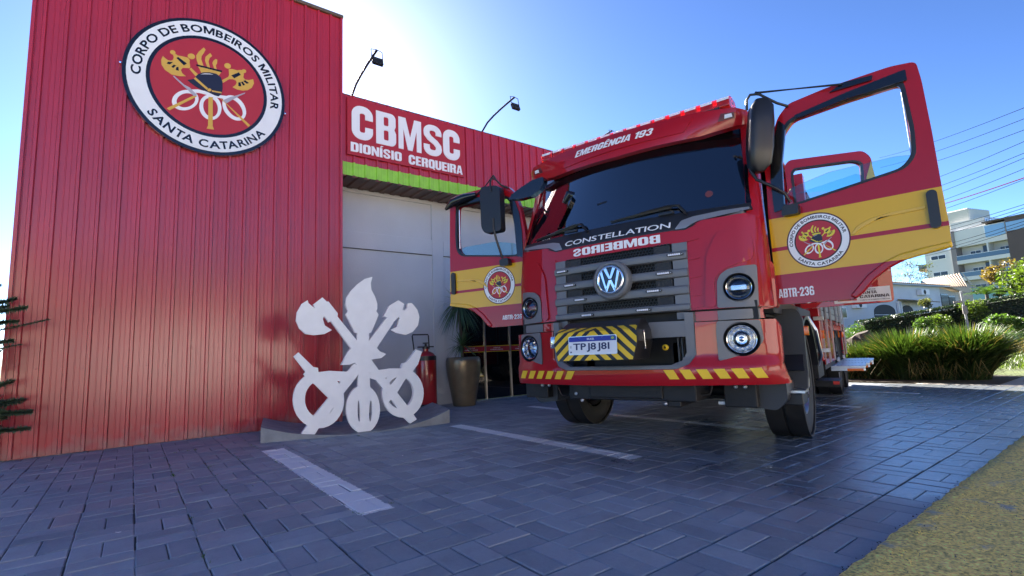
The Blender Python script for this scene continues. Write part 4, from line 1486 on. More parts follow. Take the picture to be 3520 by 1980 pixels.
for s in (-1, 1):
    lampunit(s, [(.826, 1.156), (1.108, 1.150), (1.118, 1.478), (1.01, 1.474), (.92, 1.459), (.864, 1.422), (.838, 1.37)], .984, 1.306, .094, S_up, False, '')
    lampunit(s, [(.822, 1.052), (1.112, 1.045), (1.125, .90), (1.105, .862), (1.00, .80), (.90, .765), (.812, .744), (.812, .97)], .978, .906, .108, S_low, True, '')

# --- windscreen, black band, lettering
q = MB()
q.patch([(-1.11, 1.99), (1.11, 1.99), (1.09, 2.755), (-1.09, 2.755)], S_glass, 0, -.006, step=.06)
ws = sub('windscreen', q, M_wind, smooth=60)
# ceramic shade: thin black print round the glass, ragged visor band at the top
q = MB()
q.patch([(-1.105, 2.60), (-.85, 2.595), (-.4, 2.585), (.2, 2.578), (.75, 2.575), (1.105, 2.60), (1.085, 2.75), (-1.085, 2.75)], S_glass, .003, .001, step=.06)
q.patch([(-1.112, 1.985), (-1.072, 1.99), (-1.060, 2.6), (-1.095, 2.6)], S_glass, .003, .001, step=.06)
q.patch([(1.072, 1.99), (1.112, 1.985), (1.095, 2.6), (1.060, 2.6)], S_glass, .003, .001, step=.06)
q.build('shade_band', M_windband, ws, smooth=60)
bandp = [(-1.12, 1.925), (-.98, 1.902), (-.76, 1.878), (-.68, 1.845), (-.62, 1.823), (-.52, 1.832), (.52, 1.832), (.62, 1.823), (.68, 1.845), (.76, 1.885), (.98, 1.915), (1.12, 1.935), (1.105, 1.995), (.7, 1.990), (0, 1.985), (-.7, 1.990), (-1.105, 1.995)]
q = MB()
q.patch(bandp, S_glass, .008, -.03, step=.05)
bn = sub('cowl_band', q, mat('dark charcoal cowl', (0.016, 0.017, 0.020), .38), smooth=40)
for s in (-1, 1):
    l = rounded([(.545, 1.838), (.63, 1.838), (.72, 1.885), (1.10, 1.935), (1.10, 1.958), (.90, 1.955), (.68, 1.935), (.595, 1.912)], .012)
    q = MB()
    q.patch(l if s > 0 else mirror(l), S_glass, .011, .006, step=.05)
    q.build('silver_accent', M_silver, bn, smooth=40)
q = MB()
q.text('CONSTELLATION', S_glass, -.515, .51, 1.858, 1.910, .009, .013, .006)
q.build('lettering', M_whiteletter, bn)
q = MB()
Tm = lambda a, b, d: S_up(-a, b, d)
q.text('BOMBEIROS', Tm, -.42, .42, 1.743, 1.815, .002, .004, .035)
lt = sub('mirrored_lettering', q, M_whiteletter)
# round sticker low on the windscreen, small tag
q = MB()
q.patch(circ(.80, 2.13, .030, 20), S_glass, .003, .001, step=.05)
q.build('round_sticker', mat('sticker faded red', (.13, .035, .045), .6), ws, smooth=60)
q = MB()
q.patch([(-.20, 2.225), (-.10, 2.235), (-.10, 2.25), (-.20, 2.24)], S_glass, .003, .001, step=.05)
q.build('paper_tag', M_black, ws)

# --- wipers
for s, px in ((1, .64), (-1, -.27)):
    q = MB()
    P0 = S_glass(px, 1.965, .03)
    P1 = S_glass(px - .07, 2.055, .035)
    P2 = S_glass(px - .16, 2.065, .035)
    P3 = S_glass(px - .40, 2.045, .03)
    q.tube([P0, P1, P2, P3], [.012, .013, .010, .006], 8)
    w = sub('wiper', q, M_black, smooth=40)
    q = MB()
    q.tube([S_glass(px - .13, 2.055, .022), S_glass(px - .40, 2.037, .02), S_glass(px - .68, 2.022, .018)], [.009, .010, .004], 6)
    q.tube([S_glass(px - .13, 2.05, .008), S_glass(px - .40, 2.030, .006), S_glass(px - .68, 2.014, .006)], .005, 4)
    q.build('blade', M_black, w)
    q = MB()
    q.box(px - .24, px - .11, P0.y - .01, P0.y + .03, 1.988, 2.012)
    q.build('washer_cover', M_black, w, bevel=.005)

# --- red roof visor
q = MB()
vp_ = [(-1.145, 2.75), (-1.09, 2.735), (-.75, 2.68), (0, 2.655), (.75, 2.68), (1.09, 2.735), (1.145, 2.76), (1.142, 2.81), (1.115, 2.85), (1.04, 2.876), (.75, 2.902), (0, 2.922), (-.75, 2.902), (-1.04, 2.876), (-1.115, 2.85), (-1.142, 2.81), (-1.145, 2.76)]
q.patch(vp_, S_visor, .03, -.05, step=.05)
vis = sub('roof_visor', q, M_red, smooth=40)
# raised centre field with soft border
q = MB()
q.patch(rounded([(-.63, 2.715), (.63, 2.735), (.72, 2.868), (.62, 2.895), (0, 2.908), (-.62, 2.895), (-.72, 2.862)], .03), S_visor, .040, .02, step=.05)
q.build('centre_field', M_red, vis, smooth=30)
q = MB()
q.text('EMERG\u00caNCIA 193', S_visor, -.44, .375, 2.775, 2.865, .041, .044, .042, shear=.25)
q.build('lettering', M_whiteletter, vis)
for s in (-1, 1):
    q = MB()
    l = [(.90, 2.775), (1.03, 2.785), (1.03, 2.835), (.93, 2.84)]
    q.patch(l if s > 0 else mirror(l), S_visor, .034, .02, step=.05)
    a = q.build('marker_recess', mat('deep red recess', (.10, .004, .008), .4), vis)
    q = MB()
    l = [(.955, 2.79), (1.015, 2.795), (1.012, 2.825), (.96, 2.822)]
    q.patch(l if s > 0 else mirror(l), S_visor, .044, .03, step=.05)
    q.build('marker_lamp', M_led, vis)
q = MB()
q.patch([(-1.06, 2.866), (-.75, 2.897), (0, 2.918), (.75, 2.897), (1.06, 2.866), (1.0, 2.90), (.7, 2.935), (0, 2.955), (-.7, 2.935), (-1.0, 2.90)],
        lambda x, z, d=0: Vector((x, S_visor(x, 2.9).y + .02 + (z - 2.87) * 2.2 - d, z)), 0, -.05, step=.06)
sub('roof_lip', q, M_red, smooth=60)
# --- cab roof, pillars, back wall
q = MB()
for y0, y1, z0, z1 in ((.52, 2.98, 2.80, 2.93),):
    q.box(-1.08, 1.08, y0 + .12, y1, z0, z1)
q.box(-1.17, 1.17, .66, 2.98, 2.82, 2.86)
sub('cab_roof', q, M_red, bevel=.03)
for s in (-1, 1):
    q = MB()
    prof = []
    for z, xo, yi, yo in ((1.15, 1.185, .24, .47), (1.6, 1.18, .25, .47), (1.99, 1.17, .31, .50), (2.35, 1.155, .47, .60), (2.78, 1.135, .62, .72)):
        prof.append([(s * xo, yo, z), (s * xo, yi + .04, z), (s * (xo - .02), yi, z), (s * (xo - .10), yi - .02, z), (s * (xo - .115), yi + .02, z), (s * (xo - .07), yo - .02, z)])
    vv = [p for r in prof for p in r]
    ff = []
    for i in range(len(prof) - 1):
        for k in range(6):
            ff.append((i * 6 + k, i * 6 + (k + 1) % 6, (i + 1) * 6 + (k + 1) % 6, (i + 1) * 6 + k))
    q.add(vv, ff)
    q.add(prof[0], [(0, 1, 2, 3, 4, 5)])
    sub('front_pillar', q, M_red, smooth=50)
    q = MB()
    q.box(s * 1.10 - .06, s * 1.10 + .06, 1.60, 1.78, 1.12, 2.8)
    sub('centre_pillar', q, M_red, bevel=.01)
    q = MB()
    q.box(s * 1.10 - .06, s * 1.10 + .06, 2.62, 2.98, 1.12, 2.8)
    sub('rear_pillar', q, M_red, bevel=.01)
    q = MB()
    q.box(s * 1.09 - .08, s * 1.09 + .08, .46, 2.98, 1.10, 1.22)
    sub('door_sill', q, M_dark, bevel=.01)
    # corner deflector / indicator housing
    q = MB()
    T = lambda a, b, d, s=s: Vector((s * a, .36 + d + (a - 1.09) * .9, b))
    q.ext(rounded([(1.088, 1.15), (1.12, 1.13), (1.20, 1.15), (1.205, 1.49), (1.16, 1.56), (1.10, 1.545)], .02), T, -.05, .09)
    cd = sub('corner_deflector', q, M_red, bevel=.01)
    q = MB()
    q.ext(rounded([(1.112, 1.19), (1.135, 1.185), (1.14, 1.48), (1.112, 1.485)], .008), T, -.064, -.045)
    q.build('indicator_lamp', M_orange if False else mat('red orange indicator', (.55, .03, .01), .2, coat=.6), cd)
q = MB()
q.box(-1.1, 1.1, 2.93, 2.98, 1.1, 2.8)
q.box(-1.1, 1.1, .5, 2.95, 1.08, 1.16)
sub('cab_shell', q, M_dark)
M_liner = mat('pale grey roof lining', (.60, .60, .58), .8)
q = MB()
q.box(-1.08, 1.08, .70, 2.92, 2.80, 2.82)
q.box(-.30, .42, .62, 1.3, 2.70, 2.80)
sub('roof_lining', q, M_liner, bevel=.01)
M_int = mat('interior charcoal', (.14, .14, .145), .7)
q = MB()
q.ext([(.22, 1.16), (.62, 1.16), (.66, 1.75), (.52, 1.96), (.30, 1.97), (.22, 1.93)], frame((-1.06, 0, 0), (0, 1, 0), (0, 0, 1), (1, 0, 0)), 0, 2.12)
sub('dashboard', q, M_int, bevel=.02)
for x in (-.62, .62):
    q = MB()
    q.box(x - .25, x + .25, 1.05, 1.5, 1.45, 1.6)
    q.box(x - .24, x + .24, 1.45, 1.58, 1.55, 2.25)
    q.box(x - .13, x + .13, 1.47, 1.57, 2.27, 2.45)
    sub('seat', q, M_int, bevel=.03)
q = MB()
q.lathe([(.215, -.012), (.235, 0), (.215, .012), (.20, 0)], (.55, .74, 2.0), (0, -.8, .6), 28, close=True)
q.box(.34, .76, .735, .75, 1.985, 2.01)
sub('steering_wheel', q, M_int, smooth=60)

# --- lower bumper
q = MB()
outp = [(-1.225, .715), (-1.255, .56), (1.255, .56), (1.225, .715), (1.228, .99), (1.205, 1.048), (1.13, 1.052), (.655, 1.052), (.652, 1.05)]
rec = rounded([(.60, 1.06), (.60, .80), (.56, .735), (.48, .706), (-.48, .706), (-.56, .735), (-.60, .80), (-.60, 1.06)], .03)
full = [(-1.225, .715), (-1.255, .56), (1.255, .56), (1.225, .715), (1.228, .99), (1.205, 1.048), (.66, 1.052)] + \
       [(.655, .80), (.60, .725), (.50, .690), (-.50, .690), (-.60, .725), (-.655, .80)] + [(-.66, 1.052), (-1.205, 1.048), (-1.228, .99)]
q.patch(full, S_low, 0, -.06, holes=[circ(.978, .906, .128, 28), circ(-.978, .906, .128, 28)], step=.045)
bump = sub('bumper', q, M_red, smooth=35)
# mid strip between bumper and upper panel
q = MB()
for s in (-1, 1):
    l = [(.655, 1.060), (1.13, 1.060), (1.125, 1.135), (.655, 1.138)]
    q = MB()
    q.patch(l if s > 0 else mirror(l), S_up, -.005, -.04, step=.06)
    sub('mid_strip', q, M_red, smooth=40)
    l2 = [(.822, 1.060), (1.108, 1.060), (1.108, 1.134), (.822, 1.136)]
    q2 = MB()
    q2.patch(l2 if s > 0 else mirror(l2), S_up, .004, -.03, step=.06)
    sub('grey_filler', q2, M_grey, smooth=40)
q = MB()
q.box(-1.10, 1.10, .17, .25, 1.02, 1.20)
sub('seam_backing', q, M_dark)
# grey frame of the lower air opening
q = MB()
fo = [(.652, 1.135), (.652, .80), (.60, .728), (.50, .692), (-.50, .692), (-.60, .728), (-.652, .80), (-.652, 1.135)]
fi = [(-.585, 1.135), (-.585, .82), (-.545, .757), (-.46, .722), (.46, .722), (.545, .757), (.585, .82), (.585, 1.135)]
q.patch(fo + fi, lambda x, z, d=0: S_low(x, z, d) + Vector((0, .012, 0)), .006, -.05, step=.045)
fr_ = sub('opening_frame', q, M_grey, smooth=40)
q = MB()
q.box(-.60, .60, .30, .36, .68, 1.15)
q.box(-.60, .60, .02, .3, .66, .705)
q.build('opening_void', M_dark, fr_)
for s in (-1, 1):
    q = MB()
    l = rounded([(.30, .945), (.60, .945), (.60, 1.070), (.30, 1.075)], .01)
    q.patch(l if s > 0 else mirror(l), lambda x, z, d=0: S_low(x, z, d) + Vector((0, .02, 0)), .008, -.04, step=.05)
    q.build('cross_panel', M_grey, fr_, smooth=40)
    q = MB()
    l = [(.515, 1.088), (.60, 1.088), (.60, 1.142), (.515, 1.142)]
    q.patch(l if s > 0 else mirror(l), lambda x, z, d=0: S_up(x, z, d), .0, -.04, step=.05)
    q.build('corner_plate', M_grey, fr_, smooth=40)
q = MB()
for x in (.46, .492, .53):
    q.box(x - .006, x + .006, .20, .24, .73, .94)
q.build('cooler_pipe', M_grey, fr_)
q = MB()
q.lathe([(.02, 0), (.024, .01), (.024, .03), (.012, .04)], (.42, .02, .865), (0, -1, 0), 12)
q.build('hook_tip', M_yelref, fr_)
# fine panel seam lines on the bumper
for s in (-1, 1):
    q = MB()
    l = [(.829, .655), (.832, .655), (.832, .745), (.829, .745)]
    q.patch(l if s > 0 else mirror(l), S_low, .0012, -.002, step=.05)
    q.build('panel_joint', M_black, bump)
# yellow reflective dashes along the lip
for s in (-1, 1):
    for k in range(6):
        x0 = .405 + k * .122
        l = [(x0, .686), (x0 + .078, .686), (x0 + .118, .612), (x0 + .045, .612)]
        q = MB()
        q.patch(l if s > 0 else mirror(l), S_low, .004, .001, step=.04)
        q.build('reflective_dash', M_yelref, bump)
# chrome guide roller at the left of the winch box
q = MB()
q.lathe([(.028, 0), (.031, .005), (.031, .10), (.028, .105)], (-.56, -.13, .895), (0, 0, 1), 20)
sub('chrome_roller', q, M_chrome, smooth=40)
q = MB()
q.box(-.55, -.36, -.17, -.09, .93, .975)
sub('roller_bracket', q, M_alu, bevel=.004)

# --- winch cover box with chevrons and number plate
def chev_mat():
    m = mat('chevron print', (0.72, 0.45, 0.01), 0.42, bump=.1, bscale=200)
    nt = m.node_tree
    N, L = nt.nodes, nt.links
    g_ = N.new('ShaderNodeNewGeometry')
    s = N.new('ShaderNodeSeparateXYZ')
    L.new(g_.outputs['Position'], s.inputs[0])
    def M_(op, a, b=None):
        n = N.new('ShaderNodeMath')
        n.operation = op
        for i, x in enumerate((a, b)):
            if x is None: continue
            if isinstance(x, (int, float)): n.inputs[i].default_value = x
            else: L.new(x, n.inputs[i])
        return n.outputs[0]
    ax = M_('ABSOLUTE', M_('ADD', s.outputs[0], .012))
    # the top is folded back, so its run counts as well
    run = M_('ADD', s.outputs[2], M_('MULTIPLY', M_('MAXIMUM', M_('ADD', s.outputs[1], .415), 0), .55))
    val = M_('FRACT', M_('MULTIPLY', M_('ADD', M_('MULTIPLY', ax, .92), M_('ADD', run, .013)), 1 / .0905))
    on = M_('LESS_THAN', val, .56)
    mx = N.new('ShaderNodeMix')
    mx.data_type = 'RGBA'
    L.new(on, mx.inputs['Factor'])
    mx.inputs['A'].default_value = (.012, .013, .016, 1)
    mx.inputs['B'].default_value = (.80, .52, .01, 1)
    L.new(mx.outputs['Result'], N['Principled BSDF'].inputs['Base Color'])
    return m
M_chev = chev_mat()
q = MB()
rowsb = [(.785, .330, -.45), (.925, .368, -.44), (1.015, .360, -.42), (1.102, .330, -.25)]
vv = []
for z, w, y in rowsb:
    vv += [(-w, y, z), (w, y, z), (w - .012, -.10 if z < 1.05 else -.12, z), (-w + .012, -.10 if z < 1.05 else -.12, z)]
ff = [(0, 3, 2, 1), (12, 13, 14, 15)]
for i in range(3):
    for k in range(4):
        ff.append((i * 4 + k, i * 4 + (k + 1) % 4, i * 4 + 4 + (k + 1) % 4, i * 4 + 4 + k))
q.add(vv, ff)
win = sub('winch_cover', q, M_black, smooth=6, bevel=.003)
q = MB()
for i in range(3):
    a, b = rowsb[i], rowsb[i + 1]
    o = .0025
    q.add([(-a[1] + .004, a[2] - o, a[0] + (.004 if i == 0 else 0)), (a[1] - .004, a[2] - o, a[0] + (.004 if i == 0 else 0)), (b[1] - .004, b[2] - o, b[0] + (.0 if i < 2 else -.003)), (-b[1] + .004, b[2] - o, b[0] + (0 if i < 2 else -.003))], [(0, 1, 2, 3)])
q.build('chevron_panel', M_chev, win, recalc=False)
q = MB()
q.tube([(.368, -.30, 1.0), (.367, -.29, .87)], .003, 6)
q.lathe([(.010, 0), (.010, .008), (.0, .010)], (.362, -.30, 1.0), (1, 0, 0), 10)
q.lathe([(.010, 0), (.010, .008), (.0, .010)], (.362, -.29, .87), (1, 0, 0), 10)
q.build('latch', M_chrome, win)
q = MB()
q.box(.345, .3665, -.32, -.11, .934, .938)
q.build('lid_gap', M_blackgloss, win)
Tp = frame((0, -.462, .908), (1, 0, 0), (0, .05, 1), (0, -1, 0))
q = MB()
q.ext(rrect(-.212, .212, -.074, .074, .012), Tp, 0, .003, m=0)
q.ext(rrect(-.207, .207, -.069, .069, .010), Tp, .003, .0038, m=1)
q.ext([(-.207, .030), (.207, .030), (.207, .060), (.199, .069), (-.199, .069), (-.207, .060)], Tp, .0038, .0044, m=2)
q.text('BRASIL', Tp, -.042, .022, .042, .057, .0044, .0054, .01, m=1)
q.text('TPJ8J81', Tp, -.168, .150, -.052, .018, .0038, .0056, .022, m=3)
q.text('BR', Tp, -.197, -.180, -.058, -.046, .0038, .005, .02, m=3)
q.ext(rrect(.165, .193, .040, .060, .002, 2), Tp, .0044, .0050, m=4)
q.ext([(.168, .050), (.179, .058), (.190, .050), (.179, .042)], Tp, .0050, .0055, m=5)
q.ext(circ(.179, .050, .0042, 14), Tp, .0055, .0060, m=2)
q.ext([(-.200, -.02), (-.184, -.02), (-.184, .0), (-.200, .0)], Tp, .0038, .0044, m=6)
for x in (-.11, .09):
    q.lathe([(.006, .006), (.006, .003)], Tp(x, .060, 0), (0, -1, 0), 8, m=0)
np_ = q.build('number_plate', [M_alu, mat('plate white', (.70, .73, .78), .4), mat('plate blue', (.006, .02, .30), .4), mat('plate character blue', (.015, .03, .11), .5),
                        mat('flag green', (.02, .30, .06), .5), mat('flag yellow', (.80, .65, .05), .5), mat('plate hologram', (.45, .48, .50), .3)], truck)

# --- mudguards, steps, underbody
for s in (-1, 1):
    q = MB()
    T = lambda a, b, d, s=s: Vector((s * a, .86 + d, b))
    q.ext(rounded([(1.09, .48), (1.13, .36), (1.285, .40), (1.31, .60), (1.315, 1.06), (1.27, 1.15), (1.10, 1.15)], .03), T, 0, .07)
    q.ext(rounded([(.90, .36), (1.12, .335), (1.20, .42), (1.20, .56), (.90, .56)], .03), T, -.42, .0)
    mg = sub('mudguard', q, mat('slate plastic', (0.035, 0.038, 0.044), .45, bump=.2, bscale=150), bevel=.012)
    q = MB()
    q.box(s * 1.14, s * 1.30, .62, .87, .455, .475)
    q.build('step_tread', M_alu, mg)
    q = MB()
    q.box(s * 1.10, s * 1.285, .60, .90, .36, .455)
    q.build('step', M_black, mg, bevel=.01)
    q = MB()
    q.ext(rounded([(-.028, -.04), (.028, -.04), (.028, .04), (-.028, .04)], .012), frame((s * 1.318, .90, .955), (0, 1, 0), (0, 0, 1), (s, 0, 0)), -.01, .03)
    q.build('side_lamp', M_orange, mg, bevel=.006)
    q = MB()
    pts = []
    for k in range(15):
        a = RAD(12 + 156 * k / 14)
        pts.append((1.40 + .60 * cos(a), .50 + .60 * sin(a)))
    inn = [(1.40 + .57 * cos(RAD(12 + 156 * k / 14)), .50 + .57 * sin(RAD(12 + 156 * k / 14))) for k in range(14, -1, -1)]
    q.ext(pts + inn, frame((0, 0, 0), (0, 1, 0), (0, 0, 1), (1, 0, 0)), s * .92, s * 1.29)
    sub('wheel_arch', q, M_black, smooth=40)
q = MB()
q.box(-1.22, -.95, .34, .66, .40, .555)
sub('lower_valance', q, M_dark, bevel=.01)
q = MB()
q.box(-.55, .60, .12, .5, .42, .60)
q.box(-.35, .33, .10, .14, .44, .57)
q.box(-.62, -.5, .2, .9, .40, .56)
q.box(.34, .46, .15, .7, .37, .58)
q.box(.75, 1.0, .35, .8, .36, .55)
sub('front_undertray', q, M_dark, bevel=.012)
q = MB()
for x in (-.42, .42):
    q.box(x - .04, x + .04, .3, 7.9, .62, .90)
q.box(-.9, .9, .7, 2.9, .90, 1.06)
sub('chassis_frame', q, M_dark)
q = MB()
q.tube([(-1.0, 1.40, .48), (-.5, 1.40, .40), (.5, 1.40, .40), (1.0, 1.40, .48)], .06, 10)
q.tube([(-.7, 1.15, .36), (.7, 1.15, .36)], .02, 8)
sub('front_axle', q, M_dark, smooth=40)
q = MB()
q.tube([(-1.0, 5.48, .5), (1.0, 5.48, .5)], .09, 10)
q.lathe([(.0, -.16), (.18, -.12), (.22, 0), (.18, .12), (0, .16)], (0, 5.48, .5), (0, 1, 0), 18)
q.box(-.35, .35, 1.7, 2.8, .40, .85)
sub('driveline', q, M_dark, smooth=40)
q = MB()
for x, z in ((-.50, .47), (-.44, .41), (.29, .47), (.34, .40), (-.98, .53), (-.90, .53), (.86, .53), (.93, .53)):
    q.lathe([(.016, 0), (.016, .012), (.006, .018), (0, .018)], (x, .13 if abs(x) < .7 else .30, z), (0, -1, 0), 8)
sub('bolt_heads', q, M_alu)['kind'] = 'stuff'
for pts_, r_ in (([(-.80, .30, .52), (-.75, .28, .44), (-.68, .30, .43), (-.64, .32, .52)], .008), ([(.55, .30, .54), (.60, .26, .46), (.66, .28, .47), (.67, .32, .54)], .010), ([(.82, .4, .52), (.87, .38, .44), (.90, .42, .36)], .007)):
    q = MB()
    q.tube(pts_, r_, 6)
    sub('hose', q, M_black)
q = MB()
q.box(.69, .80, .40, .402, .375, .40)
sub('axle_label', q, M_whiteletter)

# --- wheels
def wheel(x, y, s, width=.285, dual=False, name='wheel'):
    e = MB()
    hw_ = width / 2
    prof = [(.30, -hw_ * .80), (.36, -hw_), (.44, -hw_), (.483, -hw_ * .93), (.500, -hw_ * .78)]
    for g_ in (-.5, 0, .5):
        c = g_ * width
        prof += [(.502, c - .012), (.488, c - .008), (.488, c + .008), (.502, c + .012)]
    prof += [(.500, hw_ * .78), (.483, hw_ * .93), (.44, hw_), (.36, hw_), (.30, hw_ * .80)]
    e.lathe(prof, (x, y, .50), (s, 0, 0), 56)
    t = sub('tyre', e, M_rubber, smooth=30)
    q = MB()
    q.lathe([(.285, -hw_ * .8), (.302, hw_ * .78), (.302, hw_ * .86), (.285, hw_ * .88), (.272, hw_ * .6), (.262, hw_ * .1), (.20, hw_ * .02), (.185, hw_ * .25), (.10, hw_ * .3), (.095, hw_ * .95), (.06, hw_ * 1.15), (0, hw_ * 1.15)], (x, y, .50), (s, 0, 0), 48)
    q.build('rim', M_alu if not dual else M_silver, t, smooth=30)
    q = MB()
    for k in range(10):
        a = 2 * pi * k / 10
        q.lathe([(.019, hw_ * .2), (.021, hw_ * .5), (.021, hw_ * .95), (.012, hw_ * 1.08), (0, hw_ * 1.1)], (x, y + .148 * cos(a), .5 + .148 * sin(a)), (s, 0, 0), 10)
    q.build('nut_caps', M_black, t, smooth=40)
    return t
for s in (-1, 1):
    wheel(s * 1.085, 1.40, s)
    wheel(s * 1.10, 5.48, s, .28, True)
    wheel(s * .77, 5.48, s, .28, True)
    wheel(s * 1.10, 6.80, s, .28, True)

# --- body behind the cab
q = MB()
q.box(-1.25, 1.25, 3.05, 3.22, .62, 2.95)
q.box(-1.20, 1.20, 3.2, 7.7, 1.0, 2.95)
body = sub('body', q, M_red, bevel=.008)
q = MB()
q.box(-1.2, 1.2, 2.99, 3.04, .45, 1.05)
q.ext(rounded([(1.0, .62), (1.16, .62), (1.19, 1.02), (1.15, 1.10), (1.0, 1.12)], .03), lambda a, b, d: Vector((a, 2.2 + d, b)), 0, .8)
sub('rear_mudguard', q, M_black, bevel=.006)
for s in (-1, 1):
    ys = [3.24, 3.95, 4.75, 5.9, 6.75, 7.6]
    for a, b in zip(ys, ys[1:]):
        wheelbay = 4.8 <= b and a < 6.3
        zl = .56 if not wheelbay else 1.08
        q = MB()
        q.box(s * 1.245, s * 1.262, a + .02, a + .045, zl, 2.75)
        q.box(s * 1.245, s * 1.262, b - .045, b - .02, zl, 2.75)
        q.box(s * 1.245, s * 1.262, a + .02, b - .02, 2.72, 2.75)
        c_ = q.build('locker_frame', M_silver, body)
        nl = 16
        q = MB()
        for k in range(nl):
            z0 = max(zl, 1.15) + (2.72 - max(zl, 1.15)) * k / nl
            z1 = max(zl, 1.15) + (2.72 - max(zl, 1.15)) * (k + 1) / nl
            q.box(s * 1.225, s * 1.236, a + .06, b - .06, z0 + .006, z1 - .004)
        q.build('roller_shutter', M_grey, body)
        q = MB()
        q.box(s * 1.20, s * 1.25, a, b, zl, 1.12)
        q.build('side_skirt', M_red, body)
        q = MB()
        q.ext(rounded([(-.03, -.05), (.03, -.05), (.03, .05), (-.03, .05)], .012), frame((s * 1.258, a + .04, .93), (0, 1, 0), (0, 0, 1), (s, 0, 0)), -.01, .010)
        q.build('side_lamp', M_orange, body, bevel=.004)
    q = MB()
    q.box(s * 1.0, s * 1.24, 3.24, 4.8, .50, .60)
    q.box(s * 1.0, s * 1.24, 2.4, 3.0, .45, .62)
    q.build('lower_box', M_dark, body)
# small handrails and step behind the wheel
q = MB()
q.tube([(1.21, 2.25, 1.12), (1.27, 2.25, .98), (1.27, 2.55, .70), (1.21, 2.6, .55)], .02, 8)
q.box(1.20, 1.33, 2.9, 3.04, .72, .76)
q.box(1.20, 1.30, 2.9, 3.04, 1.10, 1.14)
sub('grab_rail', q, M_alu, smooth=40)
q = MB()
q.box(1.16, 1.40, 2.75, 3.25, .375, .40)
q.box(1.16, 1.40, 2.75, 2.78, .33, .375)
ct = sub('side_step', q, M_dark, bevel=.004)
q = MB()
q.box(1.34, 1.401, 2.742, 2.746, .36, .395)
q.build('step_reflector', mat('red reflector', (.6, .03, .02), .2), ct)
# fold-down aluminium platforms
for i, (a, b, o) in enumerate(((3.98, 4.75, 0), (4.85, 5.65, .03), (5.78, 6.7, .06))):
    q = MB()
    q.box(1.24, 1.62 + o, a, b, .478, .505)
    q.box(1.24, 1.62 + o, a, a + .03, .44, .478)
    for k in range(9):
        x = 1.27 + k * .04
        q.box(x, x + .018, a + .04, b - .04, .505, .511)
    pf = sub('fold_down_platform', q, M_alu, bevel=.003)
    q = MB()
    q.box(1.42, 1.60 + o, a - .012, a, .438, .470)
    q.build('platform_lamp', M_orange, pf, bevel=.003)
# light bar
q = MB()
q.ext(rounded([(.50, 2.945), (.80, 2.945), (.80, 3.0), (.74, 3.065), (.56, 3.065), (.50, 3.01)], .02), frame((0, 0, 0), (0, 1, 0), (0, 0, 1), (1, 0, 0)), -.985, .985)
lb_ = sub('light_bar', q, mat('clear red lens', (.85, .03, .02), .08, trans=.9), bevel=.012)
q = MB()
for i in range(14):
    x = -.93 + i * .1431
    q.box(x - .050, x + .050, .506, .60, 2.965, 3.035)
q.build('lamp_modules', M_led, lb_)
q = MB()
q.box(-.9, .9, .48, .70, 2.92, 2.95)
q.build('bar_foot', M_black, lb_)

# --- front kerb mirror on the right-hand corner of the cab (image left)
q = MB()
Tm2 = lambda a, b, d: Vector((a, .02 + (a + 1.08) * .40 + d, b))
q.ext(rounded([(-1.09, 2.432), (-1.04, 2.485), (-.94, 2.550), (-.85, 2.60), (-.74, 2.625), (-.735, 2.57), (-.78, 2.49), (-.86, 2.435), (-.99, 2.415)], .02), Tm2, -.035, .04)
sub('front_mirror', q, M_blackgloss, bevel=.025, seg=4)
q = MB()
q.tube([(-.62, .30, 2.36), (-.56, .32, 2.44), (-.50, .34, 2.42), (-.46, .34, 2.33)], [.02, .05, .05, .02], 10)
sub('inner_mirror', q, M_blackgloss, smooth=60)

# ================================================================ doors
DOOR_OUT = rounded([(0, 1.165), (.512, 1.160), (.565, 1.205), (.635, 1.285), (.735, 1.362), (.83, 1.408), (.945, 1.430), (1.086, 1.452), (1.088, 1.62), (1.080, 1.86), (1.073, 2.26),
                    (1.060, 2.63), (1.045, 2.775), (.90, 2.80), (.50, 2.80), (.235, 2.775), (.150, 2.69), (.070, 2.50), (.015, 2.20), (0, 1.90)], .035)
DOOR_WIN = rounded([(.115, 1.945), (.24, 1.955), (.64, 2.01), (.89, 2.045), (.955, 2.12), (.965, 2.30), (.945, 2.655), (.62, 2.655), (.245, 2.635), (.165, 2.54), (.125, 2.30)], .045)


def shrink(poly, k):
    cx = sum(p[0] for p in poly) / len(poly)
    cy = sum(p[1] for p in poly) / len(poly)
    return [(p[0] + (cx - p[0]) * k, p[1] + (cy - p[1]) * k) for p in poly]


